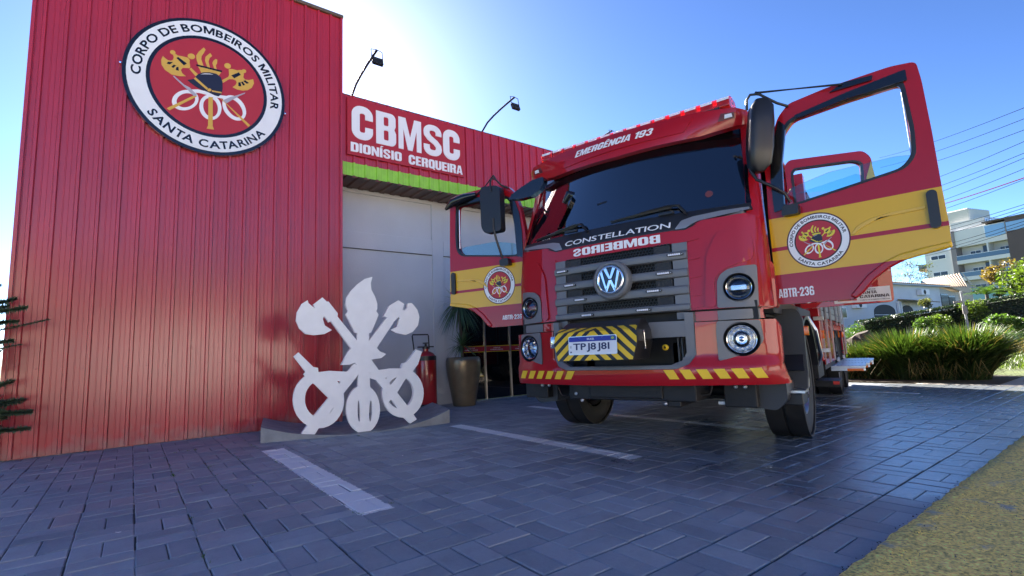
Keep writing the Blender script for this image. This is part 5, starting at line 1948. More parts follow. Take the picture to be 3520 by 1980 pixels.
def make_door(s, H, ang, no):
    a = RAD(ang)
    D = Vector((s * cos(a), -sin(a) if s < 0 else sin(a), 0))
    if s > 0: D = Vector((cos(a), sin(a), 0))
    else: D = Vector((-cos(a), sin(a), 0))
    Nn = Vector((D.y, -D.x, 0)) if s > 0 else Vector((-D.y, D.x, 0))
    H = Vector(H)
    T = lambda p, z, d=0.0: H + D * p + UZ * z + Nn * d
    q = MB()
    q.ext(DOOR_OUT, T, -.075, 0, holes=[DOOR_WIN])
    dr = sub('door', q, M_band, bevel=.008)
    dr['label'] = 'open front door with yellow bands and round emblem, ' + ('right side of the photo' if s > 0 else 'beside the white plaster wall')
    # wheel arch flare at lower rear edge
    lo = [(.525, 1.160), (.58, 1.205), (.65, 1.285), (.745, 1.358), (.84, 1.402), (.95, 1.425), (1.09, 1.447)]
    hi = [(1.09, 1.487), (.93, 1.468), (.81, 1.447), (.71, 1.402), (.61, 1.325), (.54, 1.245), (.49, 1.185)]
    q = MB()
    q.ext(lo + hi, T, -.02, .014)
    q.build('arch_flare', M_band, dr, bevel=.013, seg=4)
    # swept crease under the window to the handle
    c1 = [(.54, 1.632), (.585, 1.69), (.66, 1.728), (.78, 1.748), (.985, 1.752)]
    c2 = [(.985, 1.728), (.79, 1.722), (.68, 1.700), (.615, 1.668), (.56, 1.630)]
    q = MB()
    q.ext(c1 + c2, T, -.01, .005)
    q.build('pressing', M_yellow, dr, bevel=.0045, seg=3)
    # black window seal
    q = MB()
    q.ext([(p[0], p[1]) for p in shrink(DOOR_WIN, -.05)], T, -.03, .004, holes=[shrink(DOOR_WIN, .012)])
    q.build('window_seal', M_black, dr, bevel=.003)
    q = MB()
    q.ext(rounded([(.05, 1.91), (.125, 1.925), (.145, 2.30), (.20, 2.60), (.155, 2.66), (.075, 2.42), (.05, 2.20)], .01), T, -.02, .012)
    q.build('quarter_trim', M_blackgloss, dr, bevel=.004)
    # glass wound most of the way down
    q = MB()
    q.ext(rounded([(.11, 1.93), (.95, 2.03), (.955, 2.13), (.86, 2.150), (.45, 2.150), (.18, 2.095), (.12, 2.02)], .02), T, -.042, -.037)
    q.build('window', M_tint, dr)
    q = MB()
    q.tube([T(.95, 2.14, -.035), T(.945, 2.62, -.035)], .007, 6)
    q.build('glass_run', M_alu, dr)
    # rain visor and top trim
    q = MB()
    q.ext(rounded([(.27, 2.655), (.62, 2.705), (.985, 2.735), (.985, 2.655), (.62, 2.655), (.30, 2.625)], .01), T, .0, .022)
    rv = q.build('rain_visor', M_blackgloss, dr, bevel=.004)
    if s > 0:
        q = MB()
        q.text('TURBO', T, .83, .915, 2.668, 2.680, .022, .023, .01, shear=.3)
    # handle
    q = MB()
    Th = lambda x, z, d=0: T(x, z, d)
    q.ext(rrect(.994, 1.052, 1.585, 1.848, .028), Th, -.002, .026)
    hd_ = q.build('door_handle', M_black, dr, bevel=.01)
    q = MB()
    q.lathe([(.011, 0), (.011, .003), (0, .0035)], T(1.023, 1.826, .026), Nn, 14)
    q.ext([(1.0215, 1.821), (1.0245, 1.821), (1.0245, 1.831), (1.0215, 1.831)], T, .029, .0305, m=1)
    # emblem disc
    cx = .327 if s > 0 else .385
    A_ = D if s > 0 else -D
    Td = frame(T(cx, 1.633, 0), A_, UZ, Nn)
    mb, mats = disc(Td, .214, dr, M_goldbright, (187, 8), (-140, -36), .001, flat=True, black=mat('print black', (.01, .01, .012), .4), rim=mat('dark maroon rim', (.06, .006, .012), .35))
    mb.build('emblem', mats, dr)
    q = MB()
    if s > 0: q.text('ABTR-236', frame(T(0, 0, 0), A_, UZ, Nn), .015, .264, 1.218, 1.288, .001, .003, .045)
    else: q.text('ABTR-236', frame(T(0, 0, 0), A_, UZ, Nn), -.355, -.10, 1.236, 1.286, .001, .003, .035)
    q.build('lettering', M_whiteletter, dr)
    # inner trim panel
    q = MB()
    q.ext(rounded([(.03, 1.20), (.50, 1.20), (.72, 1.42), (1.04, 1.50), (1.04, 1.88), (.03, 1.88)], .03), T, -.10, -.076)
    q.build('inner_trim', M_int, dr)
    return T, D, Nn, dr


def mirror_set(s, T, D, Nn, dr):
    sg_ = 1
    if s > 0:
        c = (.03, 2.54)
        pl = rounded([(-.085, 2.30), (-.01, 2.235), (.10, 2.30), (.135, 2.55), (.150, 2.80), (.05, 2.845), (-.02, 2.82), (-.085, 2.62)], .045)
        d0, d1 = .10, .23
    else:
        pl = rounded([(.235, 2.215), (.455, 2.215), (.50, 2.29), (.505, 2.72), (.475, 2.765), (.265, 2.74), (.235, 2.68)], .04)
        d0, d1 = .05, .15
    if s > 0:
        # the head is turned towards the driver: box with the back facing the camera's left
        q = MB()
        cx, cz = .035, 2.545
        rows_ = [(2.235, .03, .05), (2.29, .075, .085), (2.42, .088, .095), (2.62, .088, .095), (2.76, .080, .085), (2.825, .045, .05)]
        X = (D * .80 - Nn * .60).normalized()
        Y = X.cross(UZ)
        n = 16
        vs = []
        for z, a, b_ in rows_:
            for k in range(n):
                t = 2 * pi * k / n
                ca, sa = cos(t), sin(t)
                ex = abs(ca) ** .55 * (1 if ca >= 0 else -1)
                ey = abs(sa) ** .55 * (1 if sa >= 0 else -1)
                off_ = (z - 2.5) * .12
                vs.append(T(cx + off_, z, .13) + X * ex * a * 1.12 + Y * ey * b_ * .8)
        fs = []
        for i in range(len(rows_) - 1):
            for k in range(n):
                fs.append((i * n + k, i * n + (k + 1) % n, (i + 1) * n + (k + 1) % n, (i + 1) * n + k))
        fs += [tuple(range(n)), tuple((len(rows_) - 1) * n + k for k in range(n))]
        q.add(vs, fs)
        mh = q.build('mirror', M_black, dr, smooth=50)
        arm1 = [T(.235, 2.75, .01), T(.17, 2.785, .06), T(.06, 2.885, .12), T(.0, 2.895, .14), T(-.03, 2.86, .14), T(-.04, 2.78, .13)]
        stay = [T(.035, 2.905, .12), T(.30, 2.845, .08), T(.61, 2.775, .03)]
        arm2 = [T(-.06, 2.36, .14), T(-.055, 2.26, .15), T(-.01, 2.17, .16), T(.10, 2.085, .13), T(.16, 2.03, .09), T(.185, 1.955, .06)]
        ft = (.185, 1.90)
    else:
        q = MB()
        q.ext(pl, T, d0, d1)
        mh = q.build('mirror', M_black, dr, bevel=.03, seg=3)
        arm1 = [T(.20, 2.73, .02), T(.26, 2.76, .06), T(.31, 2.83, .11), T(.345, 2.835, .14), T(.352, 2.78, .155), T(.345, 2.68, .155)]
        stay = [T(.33, 2.875, .12), T(.46, 2.80, .08), T(.63, 2.735, .03)]
        arm2 = [T(.335, 2.37, .155), T(.332, 2.25, .15), T(.315, 2.13, .13), T(.30, 2.03, .10), T(.285, 1.92, .06)]
        ft = (.27, 1.88)
    q = MB()
    q.tube(arm1, .011, 8)
    q.tube([stay[0], arm1[2]], .014, 8)
    q.build('mirror_arm', M_black, dr, smooth=50)
    q = MB()
    q.tube(stay, [.010, .006, .009], 8)
    q.build('mirror_stay', M_black, dr, smooth=50)
    q = MB()
    q.tube(arm2, .013, 8)
    q.build('mirror_arm', M_black, dr, smooth=50)
    q = MB()
    q.ext(rounded([(ft[0] - .07, ft[1] - .045), (ft[0] + .05, ft[1] - .045), (ft[0] + .055, ft[1] + .03), (ft[0] - .06, ft[1] + .035)], .02), T, .0, .075)
    q.build('mirror_foot', M_black, dr, bevel=.012)
    if s < 0:
        q = MB()
        q.tube([T(.64, 2.735, .03), T(.80, 2.725, .05), T(.95, 2.69, .08), T(1.05, 2.615, .10)], [.03, .05, .055, .015], 10)
        q.build('corner_deflector', M_blackgloss, dr, smooth=60)
    else:
        q = MB()
        q.ext(rounded([(.52, 2.748), (.79, 2.738), (.80, 2.772), (.62, 2.79)], .006), T, .0, .02)
        q.build('stay_bracket', M_blackgloss, dr, bevel=.004)
for s, H, ang in ((1, (1.2, .45, 0), -7), (-1, (-1.2, .45, 0), -5)):
    T, D, Nn, dr = make_door(s, H, ang, 0)
    mirror_set(s, T, D, Nn, dr)

# rear crew doors, opened
RD = rounded([(0, 1.19), (.38, 1.197), (.41, 1.20), (.79, 1.205), (.80, 1.56), (.80, 2.05), (.765, 2.30), (.76, 2.66), (.70, 2.74), (.05, 2.77), (0, 2.72)], .04)
RW = rounded([(.07, 2.0), (.65, 2.10), (.665, 2.61), (.60, 2.645), (.10, 2.66), (.07, 2.62)], .03)
for s, lab in ((1, 'rear crew door with government sign seen under the front door'), (-1, 'open rear crew door on the building side')):
    a = RAD(12) if s > 0 else RAD(74)
    D = Vector((s * cos(a), sin(a), 0))
    Nn = Vector((D.y, -D.x, 0)) if s > 0 else Vector((-D.y, D.x, 0))
    T = lambda p, z, d=0.0, D=D, Nn=Nn, s=s: Vector((s * 1.2, 1.85, 0)) + D * p + UZ * z + Nn * d
    q = MB()
    q.ext(RD, T, -.06, 0, holes=[RW])
    dr = sub('rear_door', q, M_red, bevel=.008)
    dr['label'] = lab
    q = MB()
    q.ext(shrink(RW, -.07), T, -.03, .005, holes=[shrink(RW, .01)])
    q.build('window_seal', M_black, dr, bevel=.003)
    q = MB()
    q.ext([(.06, 1.99), (.655, 2.09), (.66, 2.50), (.62, 2.52), (.06, 2.40)], T, -.035, -.03)
    q.build('window', M_tint, dr)
    q = MB()
    q.tube([T(.665, 2.12, -.02), T(.67, 2.60, -.02)], .006, 6)
    q.build('glass_run', M_alu, dr)
    if s > 0:
        q = MB()
        q.ext([(.60, 2.0), (.80, 2.0), (.805, 2.10), (.755, 2.62), (.70, 2.46), (.68, 2.2)], T, .001, .004)
        q.build('yellow_sweep', M_yellow, dr)
        q = MB()
        q.ext([(.30, 1.218), (.768, 1.222), (.768, 1.362), (.30, 1.358)], T, .001, .003, m=0)
        q.ext([(.33, 1.24), (.49, 1.24), (.49, 1.345), (.33, 1.345)], T, .003, .0036, m=2)
        Tt = frame(T(0, 0, 0), D, UZ, Nn)
        q.text('GOVERNO DE', Tt, .515, .652, 1.334, 1.347, .003, .0045, .008, m=1)
        q.text('SANTA', Tt, .515, .66, 1.297, 1.326, .003, .005, .035, m=1)
        q.text('CATARINA', Tt, .515, .757, 1.258, 1.288, .003, .005, .035, m=1)
        q.text('CORPO DE BOMBEIROS MILITAR', Tt, .515, .757, 1.234, 1.245, .003, .0045, .006, m=1)
        q.build('government_sign', [mat('sign white film', (.62, .60, .60), .4), mat('sign dark lettering', (.05, .03, .035), .5), M_emred], dr)

# ================================================================ white emblem cut-out standing on its concrete base
STATUE = [[(0.134,1.88),(0.111,1.798),(0.118,1.715),(0.162,1.632),(0.191,1.541),(0.191,1.481),(0.176,1.448),(0.205,1.405),(0.114,1.184),(0.085,1.179),(0.091,1.019),(-0.068,1.024),(-0.053,1.182),(-0.084,1.188),(-0.191,1.409),(-0.164,1.45),(-0.192,1.523),(-0.181,1.612),(-0.124,1.702),(-0.051,1.779),(0.037,1.849)],[(-0.286,1.384),(-0.039,1.064),(-0.118,0.982),(-0.362,1.327),(-0.386,1.313),(-0.441,1.392),(-0.538,1.478),(-0.559,1.528),(-0.458,1.612),(-0.403,1.558),(-0.393,1.568),(-0.282,1.421)],[(-0.621,1.577),(-0.684,1.534),(-0.735,1.435),(-0.743,1.337),(-0.707,1.246),(-0.641,1.182),(-0.549,1.166),(-0.429,1.178),(-0.348,1.222),(-0.429,1.278),(-0.45,1.349),(-0.441,1.392),(-0.416,1.406),(-0.498,1.492),(-0.538,1.478),(-0.572,1.506),(-0.612,1.542)],[(0.27,1.382),(0.335,1.512),(0.46,1.587),(0.535,1.541),(0.489,1.405),(0.395,1.313),(0.387,1.295),(0.172,0.984),(0.077,1.071),(0.311,1.372)],[(0.579,1.55),(0.635,1.553),(0.706,1.467),(0.733,1.373),(0.71,1.263),(0.636,1.179),(0.548,1.147),(0.424,1.172),(0.355,1.21),(0.44,1.251),(0.468,1.359),(0.442,1.405),(0.514,1.467),(0.545,1.459),(0.578,1.506)],[(-0.132,0.994),(-0.053,1.089),(0.084,1.086),(0.172,0.999),(0.216,0.948),(0.296,0.915),(0.231,0.866),(0.112,0.854),(0.09,0.784),(-0.054,0.792),(-0.09,0.825),(-0.153,0.804),(-0.244,0.806),(-0.167,0.955)],('r',[(-0.209,0.392),(-0.214,0.329),(-0.231,0.27),(-0.258,0.217),(-0.293,0.172),(-0.337,0.137),(-0.385,0.113),(-0.438,0.1),(-0.492,0.1),(-0.546,0.112),(-0.598,0.135),(-0.645,0.169),(-0.686,0.212),(-0.72,0.262),(-0.745,0.318),(-0.761,0.378),(-0.767,0.439),(-0.762,0.499),(-0.748,0.557),(-0.724,0.609),(-0.69,0.655),(-0.65,0.691),(-0.602,0.718),(-0.551,0.733),(-0.496,0.736),(-0.441,0.727),(-0.388,0.705),(-0.338,0.672),(-0.294,0.629),(-0.258,0.577),(-0.231,0.519),(-0.214,0.456)],[(-0.311,0.412),(-0.314,0.372),(-0.324,0.333),(-0.339,0.299),(-0.36,0.269),(-0.385,0.246),(-0.414,0.23),(-0.445,0.221),(-0.477,0.221),(-0.509,0.228),(-0.54,0.242),(-0.568,0.264),(-0.593,0.291),(-0.613,0.324),(-0.628,0.36),(-0.638,0.399),(-0.641,0.439),(-0.638,0.479),(-0.63,0.516),(-0.615,0.55),(-0.595,0.58),(-0.571,0.604),(-0.543,0.621),(-0.512,0.631),(-0.48,0.633),(-0.447,0.626),(-0.416,0.613),(-0.387,0.591),(-0.361,0.563),(-0.34,0.53),(-0.324,0.493),(-0.315,0.453)]),[(-0.493,0.736),(-0.373,0.745),(-0.181,0.724),(-0.054,0.792),(-0.04,0.733),(-0.125,0.581),(-0.319,0.629),(-0.393,0.624),(-0.48,0.633)],[(-0.765,0.926),(-0.714,0.973),(-0.553,0.799),(-0.503,0.787),(-0.496,0.724),(-0.305,0.537),(-0.25,0.449),(-0.318,0.357),(-0.525,0.587),(-0.617,0.669),(-0.657,0.719),(-0.637,0.746)],[(-0.097,0.815),(0.017,0.759),(-0.132,0.574),(-0.243,0.441),(-0.496,0.094),(-0.541,0.025),(-0.676,0.06),(-0.543,0.247),(-0.385,0.432),(-0.318,0.524)],('r',[(0.769,0.399),(0.762,0.339),(0.746,0.283),(0.719,0.232),(0.685,0.19),(0.643,0.156),(0.596,0.132),(0.546,0.12),(0.494,0.12),(0.443,0.131),(0.394,0.152),(0.35,0.184),(0.311,0.224),(0.28,0.272),(0.257,0.325),(0.243,0.381),(0.239,0.439),(0.244,0.497),(0.259,0.551),(0.283,0.601),(0.316,0.645),(0.356,0.68),(0.401,0.705),(0.451,0.72),(0.503,0.723),(0.555,0.714),(0.605,0.694),(0.652,0.663),(0.693,0.622),(0.726,0.573),(0.75,0.518),(0.765,0.459)],[(0.636,0.416),(0.632,0.379),(0.621,0.343),(0.604,0.311),(0.581,0.283),(0.555,0.262),(0.524,0.246),(0.491,0.239),(0.457,0.238),(0.424,0.245),(0.392,0.258),(0.363,0.279),(0.337,0.304),(0.317,0.335),(0.301,0.369),(0.292,0.405),(0.289,0.443),(0.293,0.48),(0.303,0.515),(0.319,0.547),(0.34,0.574),(0.367,0.597),(0.396,0.612),(0.429,0.621),(0.463,0.623),(0.497,0.617),(0.529,0.604),(0.56,0.584),(0.586,0.558),(0.608,0.527),(0.623,0.492),(0.633,0.455)]),[(0.104,0.725),(0.192,0.72),(0.342,0.734),(0.48,0.727),(0.478,0.622),(0.288,0.624),(0.176,0.597),(0.074,0.64)],[(0.68,0.957),(0.755,0.923),(0.701,0.769),(0.644,0.703),(0.619,0.651),(0.532,0.593),(0.425,0.432),(0.307,0.317),(0.278,0.407),(0.347,0.534),(0.429,0.625),(0.48,0.727),(0.496,0.786),(0.559,0.806)],[(0.046,0.816),(0.112,0.849),(0.207,0.712),(0.347,0.534),(0.425,0.432),(0.558,0.258),(0.626,0.156),(0.672,0.084),(0.585,0.041),(0.502,0.123),(0.294,0.435),(0.184,0.575),(0.075,0.727)],[(-0.044,0.806),(0.087,0.799),(0.089,0.719),(0.091,0.537),(0.103,0.493),(-0.055,0.505),(-0.047,0.654),(-0.044,0.726)],('egg',[(0.21,0.25),(0.206,0.195),(0.194,0.143),(0.175,0.096),(0.149,0.056),(0.118,0.024),(0.083,0.002),(0.046,-0.01),(0.007,-0.011),(-0.032,-0.001),(-0.069,0.019),(-0.102,0.048),(-0.132,0.086),(-0.156,0.13),(-0.173,0.18),(-0.184,0.233),(-0.188,0.287),(-0.184,0.341),(-0.173,0.392),(-0.155,0.439),(-0.131,0.479),(-0.101,0.512),(-0.067,0.535),(-0.03,0.549),(0.009,0.552),(0.048,0.543),(0.086,0.525),(0.121,0.496),(0.152,0.458),(0.177,0.412),(0.196,0.361),(0.207,0.306)],[(-0.028,0.25),(-0.028,0.188),(-0.031,0.143),(-0.038,0.126),(-0.045,0.143),(-0.052,0.189),(-0.056,0.252),(-0.056,0.314),(-0.052,0.359),(-0.046,0.376),(-0.038,0.359),(-0.031,0.313)],[(0.114,0.236),(0.109,0.173),(0.101,0.129),(0.091,0.113),(0.084,0.131),(0.079,0.177),(0.079,0.24),(0.084,0.302),(0.093,0.348),(0.102,0.363),(0.11,0.345),(0.114,0.299)]),[(-0.056,0.039),(0.078,0.024),(0.078,-0.026),(0.028,0.001),(-0.026,-0.024)]]
SO = W(-1.1, 3.10, 0)
sa = RAD(-8)
SD = BX * cos(sa) + BY * sin(sa)
SN = Vector((SD.y, -SD.x, 0))
Tst = frame(SO, SD, UZ, SN)
stat = empty('emblem_sculpture', W(-1.1, 3.1, 0), 'large white cut-out of flame, crossed axes and hoses on a concrete base', 'sculpture')
mb = MB()
for i, it in enumerate(STATUE):
    d1 = .030 + .0006 * i
    if it[0] == 'r':
        mb.ext(it[1], Tst, -.036 + .0004 * i, d1, holes=[it[2]])
    elif it[0] == 'egg':
        mb.patch(it[1], Tst, d1, -.036 + .0004 * i, holes=[it[2], it[3]], step=.04)
    else:
        mb.ext(it, Tst, -.036 + .0004 * i, d1)
mb.build('cutout', M_foam, stat, bevel=.005)
# dished concrete base
fa, fb = W(-2.17, 3.27), W(-.03, 2.86)
base_e = MB()
n = 28
def bz(t): return .004 + .165 * abs(2 * t - 1) ** 2.5
for i in range(n + 1):
    t = i / n
    F = fa.lerp(fb, t) - BY * (.10 * sin(pi * t))
    Bk = W(-1.95, 4.30).lerp(W(.30, 3.95), t)
    wob = .004 * noise.noise(Vector((t * 12, 2, 1)))
    for p, z in ((F, -.02), (F, bz(t) + wob), (F.lerp(Bk, .04), bz(t) + .004 + wob), (F.lerp(Bk, .5), bz(t) * 1.0 + .006 - wob), (Bk, bz(t) * 1.0 + wob), (Bk, -.02)):
        base_e.v.append(p + UZ * z)
for i in range(n):
    for k in range(5):
        a = i * 6 + k
        base_e.f.append((a, a + 6, a + 7, a + 1))
        base_e.m.append(0)
base_e.f += [tuple(range(6)), tuple(n * 6 + k for k in range(6))]
base_e.m += [0, 0]
o = base_e.build('concrete_base', M_conc, smooth=35)
tag(o, 'dished grey concrete slab with upturned ends under the white cut-out', 'concrete base')

# ================================================================ wheeled extinguisher
M_extred = mat('extinguisher red', (0.36, 0.008, 0.012), .3, coat=.7)
ex = empty('fire_extinguisher', W(.52, 4.55, 0), 'large red wheeled fire extinguisher standing by the grey wall', 'fire extinguisher')
q = MB()
q.lathe([(.0, .075), (.155, .075), (.165, .10), (.167, .80), (.155, .86), (.12, .905), (.07, .93), (.045, .94), (.045, .98), (0, .98)], W(.52, 4.55, 0), UZ, 36)
tk = q.build('tank', M_extred, ex, smooth=40)
q = MB()
q.lathe([(.1685, .86), (.169, .83), (.169, .80), (.1685, .79)], W(.52, 4.55, 0), UZ, 36)
q.lathe([(.168, .0), (.172, .02), (.172, .09), (.160, .10), (0, .10)], W(.52, 4.55, 0), UZ, 36)
q.build('rubber_band', M_black, tk, smooth=40)
q = MB()
q.lathe([(.055, .975), (.055, 1.01), (.02, 1.02), (.018, 1.06), (.05, 1.065), (.05, 1.08), (0, 1.085)], W(.52, 4.55, 0), UZ, 20)
q.box(.38, .66, 4.53, 4.57, 1.0, 1.02, BF)
q.build('valve', M_black, ex, smooth=30)
q = MB()
q.tube([W(.345, 4.62, .95), W(.315, 4.62, 1.19), W(.325, 4.62, 1.215), W(.60, 4.62, 1.215), W(.61, 4.62, 1.19), W(.62, 4.62, .98)], .011, 8)
q.build('push_handle', M_black, ex, smooth=40)
for s in (-1, 1):
    q = MB()
    q.lathe([(.0, -.02), (.09, -.02), (.10, 0), (.09, .02), (0, .02)], W(.52 + s * .13, 4.74, .10), BX, 20)
    q.build('wheel', M_rubber, ex, smooth=40)

# ================================================================ bronze pot with dracaena
M_bronze = mat('bronze glaze pot', (0.24, 0.19, 0.12), .33, metal=.55, bump=.15, bscale=60, var=.15)
pt_ = empty('potted_plant', W(1.21, 4.52, 0), 'tall bronze vase holding a spiky dracaena beside the dark entrance', 'potted plant')
q = MB()
q.lathe([(0, 0), (.185, .0), (.195, .012), (.215, .15), (.25, .35), (.285, .55), (.300, .68), (.298, .76), (.285, .80), (.265, .815), (.25, .80), (.245, .72), (0, .72)], W(1.215, 4.52, 0), UZ, 40)
q.build('vase', M_bronze, pt_, smooth=50)


def spiky(mb, c, n, l, rg, droop=.5, w=.022, up=.2):
    for i in range(n):
        az = rg.uniform(0, 2 * pi)
        el = math.asin(min(.98, max(-.55, rg.uniform(-.45, 1) + up * .3)))
        ll = l * rg.uniform(.7, 1.08)
        d = Vector((cos(az) * cos(el), sin(az) * cos(el), sin(el)))
        sd = Vector((-sin(az), cos(az), 0))
        pts = []
        for k in range(5):
            t = k / 4
            p = c + d * (ll * t) - UZ * (droop * ll * t * t * (1.1 - max(0, sin(el))))
            pts.append((p, w * (.55 + .8 * t) * (1 - t) ** .6 if k < 4 else 0.0008))
        vs = []
        for p, ww in pts:
            vs += [p - sd * ww * .5, p + sd * ww * .5]
        mb.add(vs, [(2 * k, 2 * k + 1, 2 * k + 3, 2 * k + 2) for k in range(4)])


M_drac = leaf_mat('dracaena leaf', (0.085, 0.15, 0.085), .35, .3)
rg = random.Random(5)
q = MB()
spiky(q, W(1.20, 4.52, 1.02), 170, .36, rg, .35)
q.build('leaves', M_drac, pt_, recalc=False)['kind'] = 'stuff'
q = MB()
spiky(q, W(1.18, 4.55, 1.72), 210, .46, rg, .75, up=-.3)
q.build('leaves', M_drac, pt_, recalc=False)['kind'] = 'stuff'
q = MB()
q.tube([W(1.20, 4.52, .70), W(1.21, 4.53, 1.1), W(1.17, 4.54, 1.45), W(1.18, 4.55, 1.75)], [.03, .026, .022, .02], 8)
q.build('stem', mat('bark brown', (.10, .075, .05), .85, bump=.8, bscale=50), pt_, smooth=50)

# ================================================================ conifer twigs at the left edge
M_conif = leaf_mat('conifer needles', (0.085, 0.13, 0.09), .4, .2)
M_bark = mat('grey bark', (.11, .09, .07), .9, bump=.9, bscale=30, var=.3, vscale=10)
cf = empty('conifer_shrub', W(-4.60, 3.9, 0), 'dark conifer shrub reaching in front of the red tower at the left edge', 'conifer')
q = MB()
q.tube([W(-4.62, 3.9, -.1), W(-4.60, 3.9, .6), W(-4.62, 3.92, 1.3), W(-4.61, 3.9, 2.05)], [.04, .034, .025, .010], 8)
q.build('trunk', M_bark, cf, smooth=50)
nb = MB()
tw = MB()
rg = random.Random(9)


def twig(p0, p1, dens, nl, sag=0.0):
    p0, p1 = Vector(p0), Vector(p1)
    tw.tube([p0, p0.lerp(p1, .5) - UZ * sag, p1], [.009, .006, .003], 5)
    L_ = (p1 - p0).length
    for i in range(int(L_ * dens)):
        t = rg.random()
        c = p0.lerp(p1, t) - UZ * (sag * 4 * t * (1 - t) * .5)
        a = Vector((rg.gauss(0, 1), rg.gauss(0, 1), rg.gauss(0, .6))).normalized()
        d = ((p1 - p0).normalized() * .5 + a).normalized() * nl * rg.uniform(.5, 1.1) * (1.15 - t * .5)
        sd = d.cross(UZ).normalized() * nl * .16
        nb.add([c - sd, c + sd, c + d], [(0, 1, 2)])


twig(W(-4.61, 3.9, 1.22), W(-4.03, 4.10, 1.41), 1600, .035)
twig(W(-4.61, 3.9, 1.05), W(-4.22, 4.10, 1.16), 1400, .035)
for i in range(34):
    z = rg.choice((rg.uniform(.35, .8), rg.uniform(1.0, 1.35), rg.uniform(.4, 2.0)))
    a = rg.uniform(-.9, .9)
    l = rg.uniform(.22, .50) * (1 if z > .8 else 1.15)
    p0 = W(-4.61, 3.9, z)
    p1 = p0 + (BX * cos(a) + BY * sin(a)) * l * rg.choice((1, 1, -1)) + UZ * l * rg.uniform(-.1, .3)
    twig(p0, p1, 2200, .065, .02)
for i in range(16):
    p0 = W(-4.58, 3.95, .62)
    p1 = W(-4.34 + rg.uniform(-.12, .08), 4.0 + rg.uniform(-.1, .1), .55 + rg.uniform(-.12, .14))
    twig(p0, p1, 2400, .045, .01)
nb.build('needles', M_conif, cf, recalc=False)['kind'] = 'stuff'
tw.build('branches', M_bark, cf)['kind'] = 'stuff'

# ================================================================ fountain grass clumps in the bed
M_grassL = leaf_mat('long grass blade', (0.032, 0.058, 0.016), .55, .42, .4)
M_dry = leaf_mat('dry grass blade', (0.20, 0.15, 0.07), .3, .4, .6)


def clump(c, r, h, n, seed, label, spread=1.0):
    rg = random.Random(seed)
    e = empty('grass_clump', c, label, 'ornamental grass', 'fountain grass clumps at the end of the paving')
    q, dq = MB(), MB()
    for i in range(n):
        a = rg.uniform(0, 2 * pi)
        rr = r * .45 * sqrt(rg.random())
        p0 = c + Vector((cos(a) * rr, sin(a) * rr, -.03))
        a2 = a + rg.gauss(0, .5)
        lean = min(1.25, abs(rg.gauss(0, .55)) * spread + rr / r * .6)
        hh = h * rg.uniform(.55, 1.05)
        d = Vector((cos(a2), sin(a2), 0))
        sd = Vector((-sin(a2 + rg.gauss(0, .6)), cos(a2), 0))
        K = 5
        vs = []
        w = rg.uniform(.008, .017)
        for k in range(K + 1):
            t = k / K
            out = hh * lean * (.25 * t + .75 * t * t) * .8
            up = hh * (t - .30 * lean * t * t * t)
            ww = w * (1 - t ** 3) + .0006
            p = p0 + d * out + UZ * max(up, .0)
            vs += [p - sd * ww, p + sd * ww]
        (dq if rg.random() < .07 else q).add(vs, [(2 * k, 2 * k + 1, 2 * k + 3, 2 * k + 2) for k in range(K)])
    # flopped outer blades near the ground
    for i in range(n // 45):
        a = rg.uniform(0, 2 * pi)
        l = h * rg.uniform(.4, .8)
        d = Vector((cos(a), sin(a), 0))
        sd = Vector((-sin(a), cos(a), 0)) * .006
        p0 = c + d * r * .4
        pts = [p0, p0 + d * l * .5 + UZ * rg.uniform(.1, .4) * h, p0 + d * l * .9 + UZ * rg.uniform(.03, .2)]
        vs = []
        for k, p in enumerate(pts):
            vs += [p - sd * (1 - k * .35), p + sd * (1 - k * .35)]
        (dq if rg.random() < .5 else q).add(vs, [(0, 1, 3, 2), (2, 3, 5, 4)])
    q.build('blades', M_grassL, e, recalc=False)['kind'] = 'stuff'
    dq.build('dry_blades', M_dry, e, recalc=False)['kind'] = 'stuff'
    return e


for (u, v, r, h, n, sd_, lab, sp) in (
        (9.35, -.45, .68, 1.14, 4600, 1, 'biggest grass clump, spilling over the path at the right end', 1.0),
        (9.1, .42, .60, 1.10, 3600, 2, 'grass clump second from the right end of the bed', .85),
        (9.2, 1.15, .55, .86, 2600, 3, 'lower grass clump in front of the brown boulder', .8),
        (9.3, 1.85, .52, .84, 2200, 4, 'grass clump showing just beside the rear of the truck', .7),
        (9.6, 2.6, .5, .9, 1400, 5, 'grass clump behind the truck body, farthest left', .7),
        (9.15, -.05, .55, .95, 2600, 7, 'grass clump filling the gap between the two tallest clumps', .9),
        (9.15, .80, .50, .90, 2200, 8, 'grass clump just left of the second tallest one', .85),
        (9.0, 1.5, .45, .78, 1800, 9, 'short grass clump between the low ones before the boulder', .85),
        (9.9, -.05, .6, 1.08, 2400, 6, 'grass clump in the back row behind the two tallest ones', .8)):
    clump(W(u, v, 0), r, h, n, sd_, lab, sp)
o = MB()
o.box(8.2, 10.6, -1.05, 3.4, -.12, -.004, BF)
tag(o.build('soil', mat('planting bed soil', (.045, .032, .02), .95, bump=1, bscale=20, var=.3)), 'dark planting bed under the grass clumps', kind='structure')
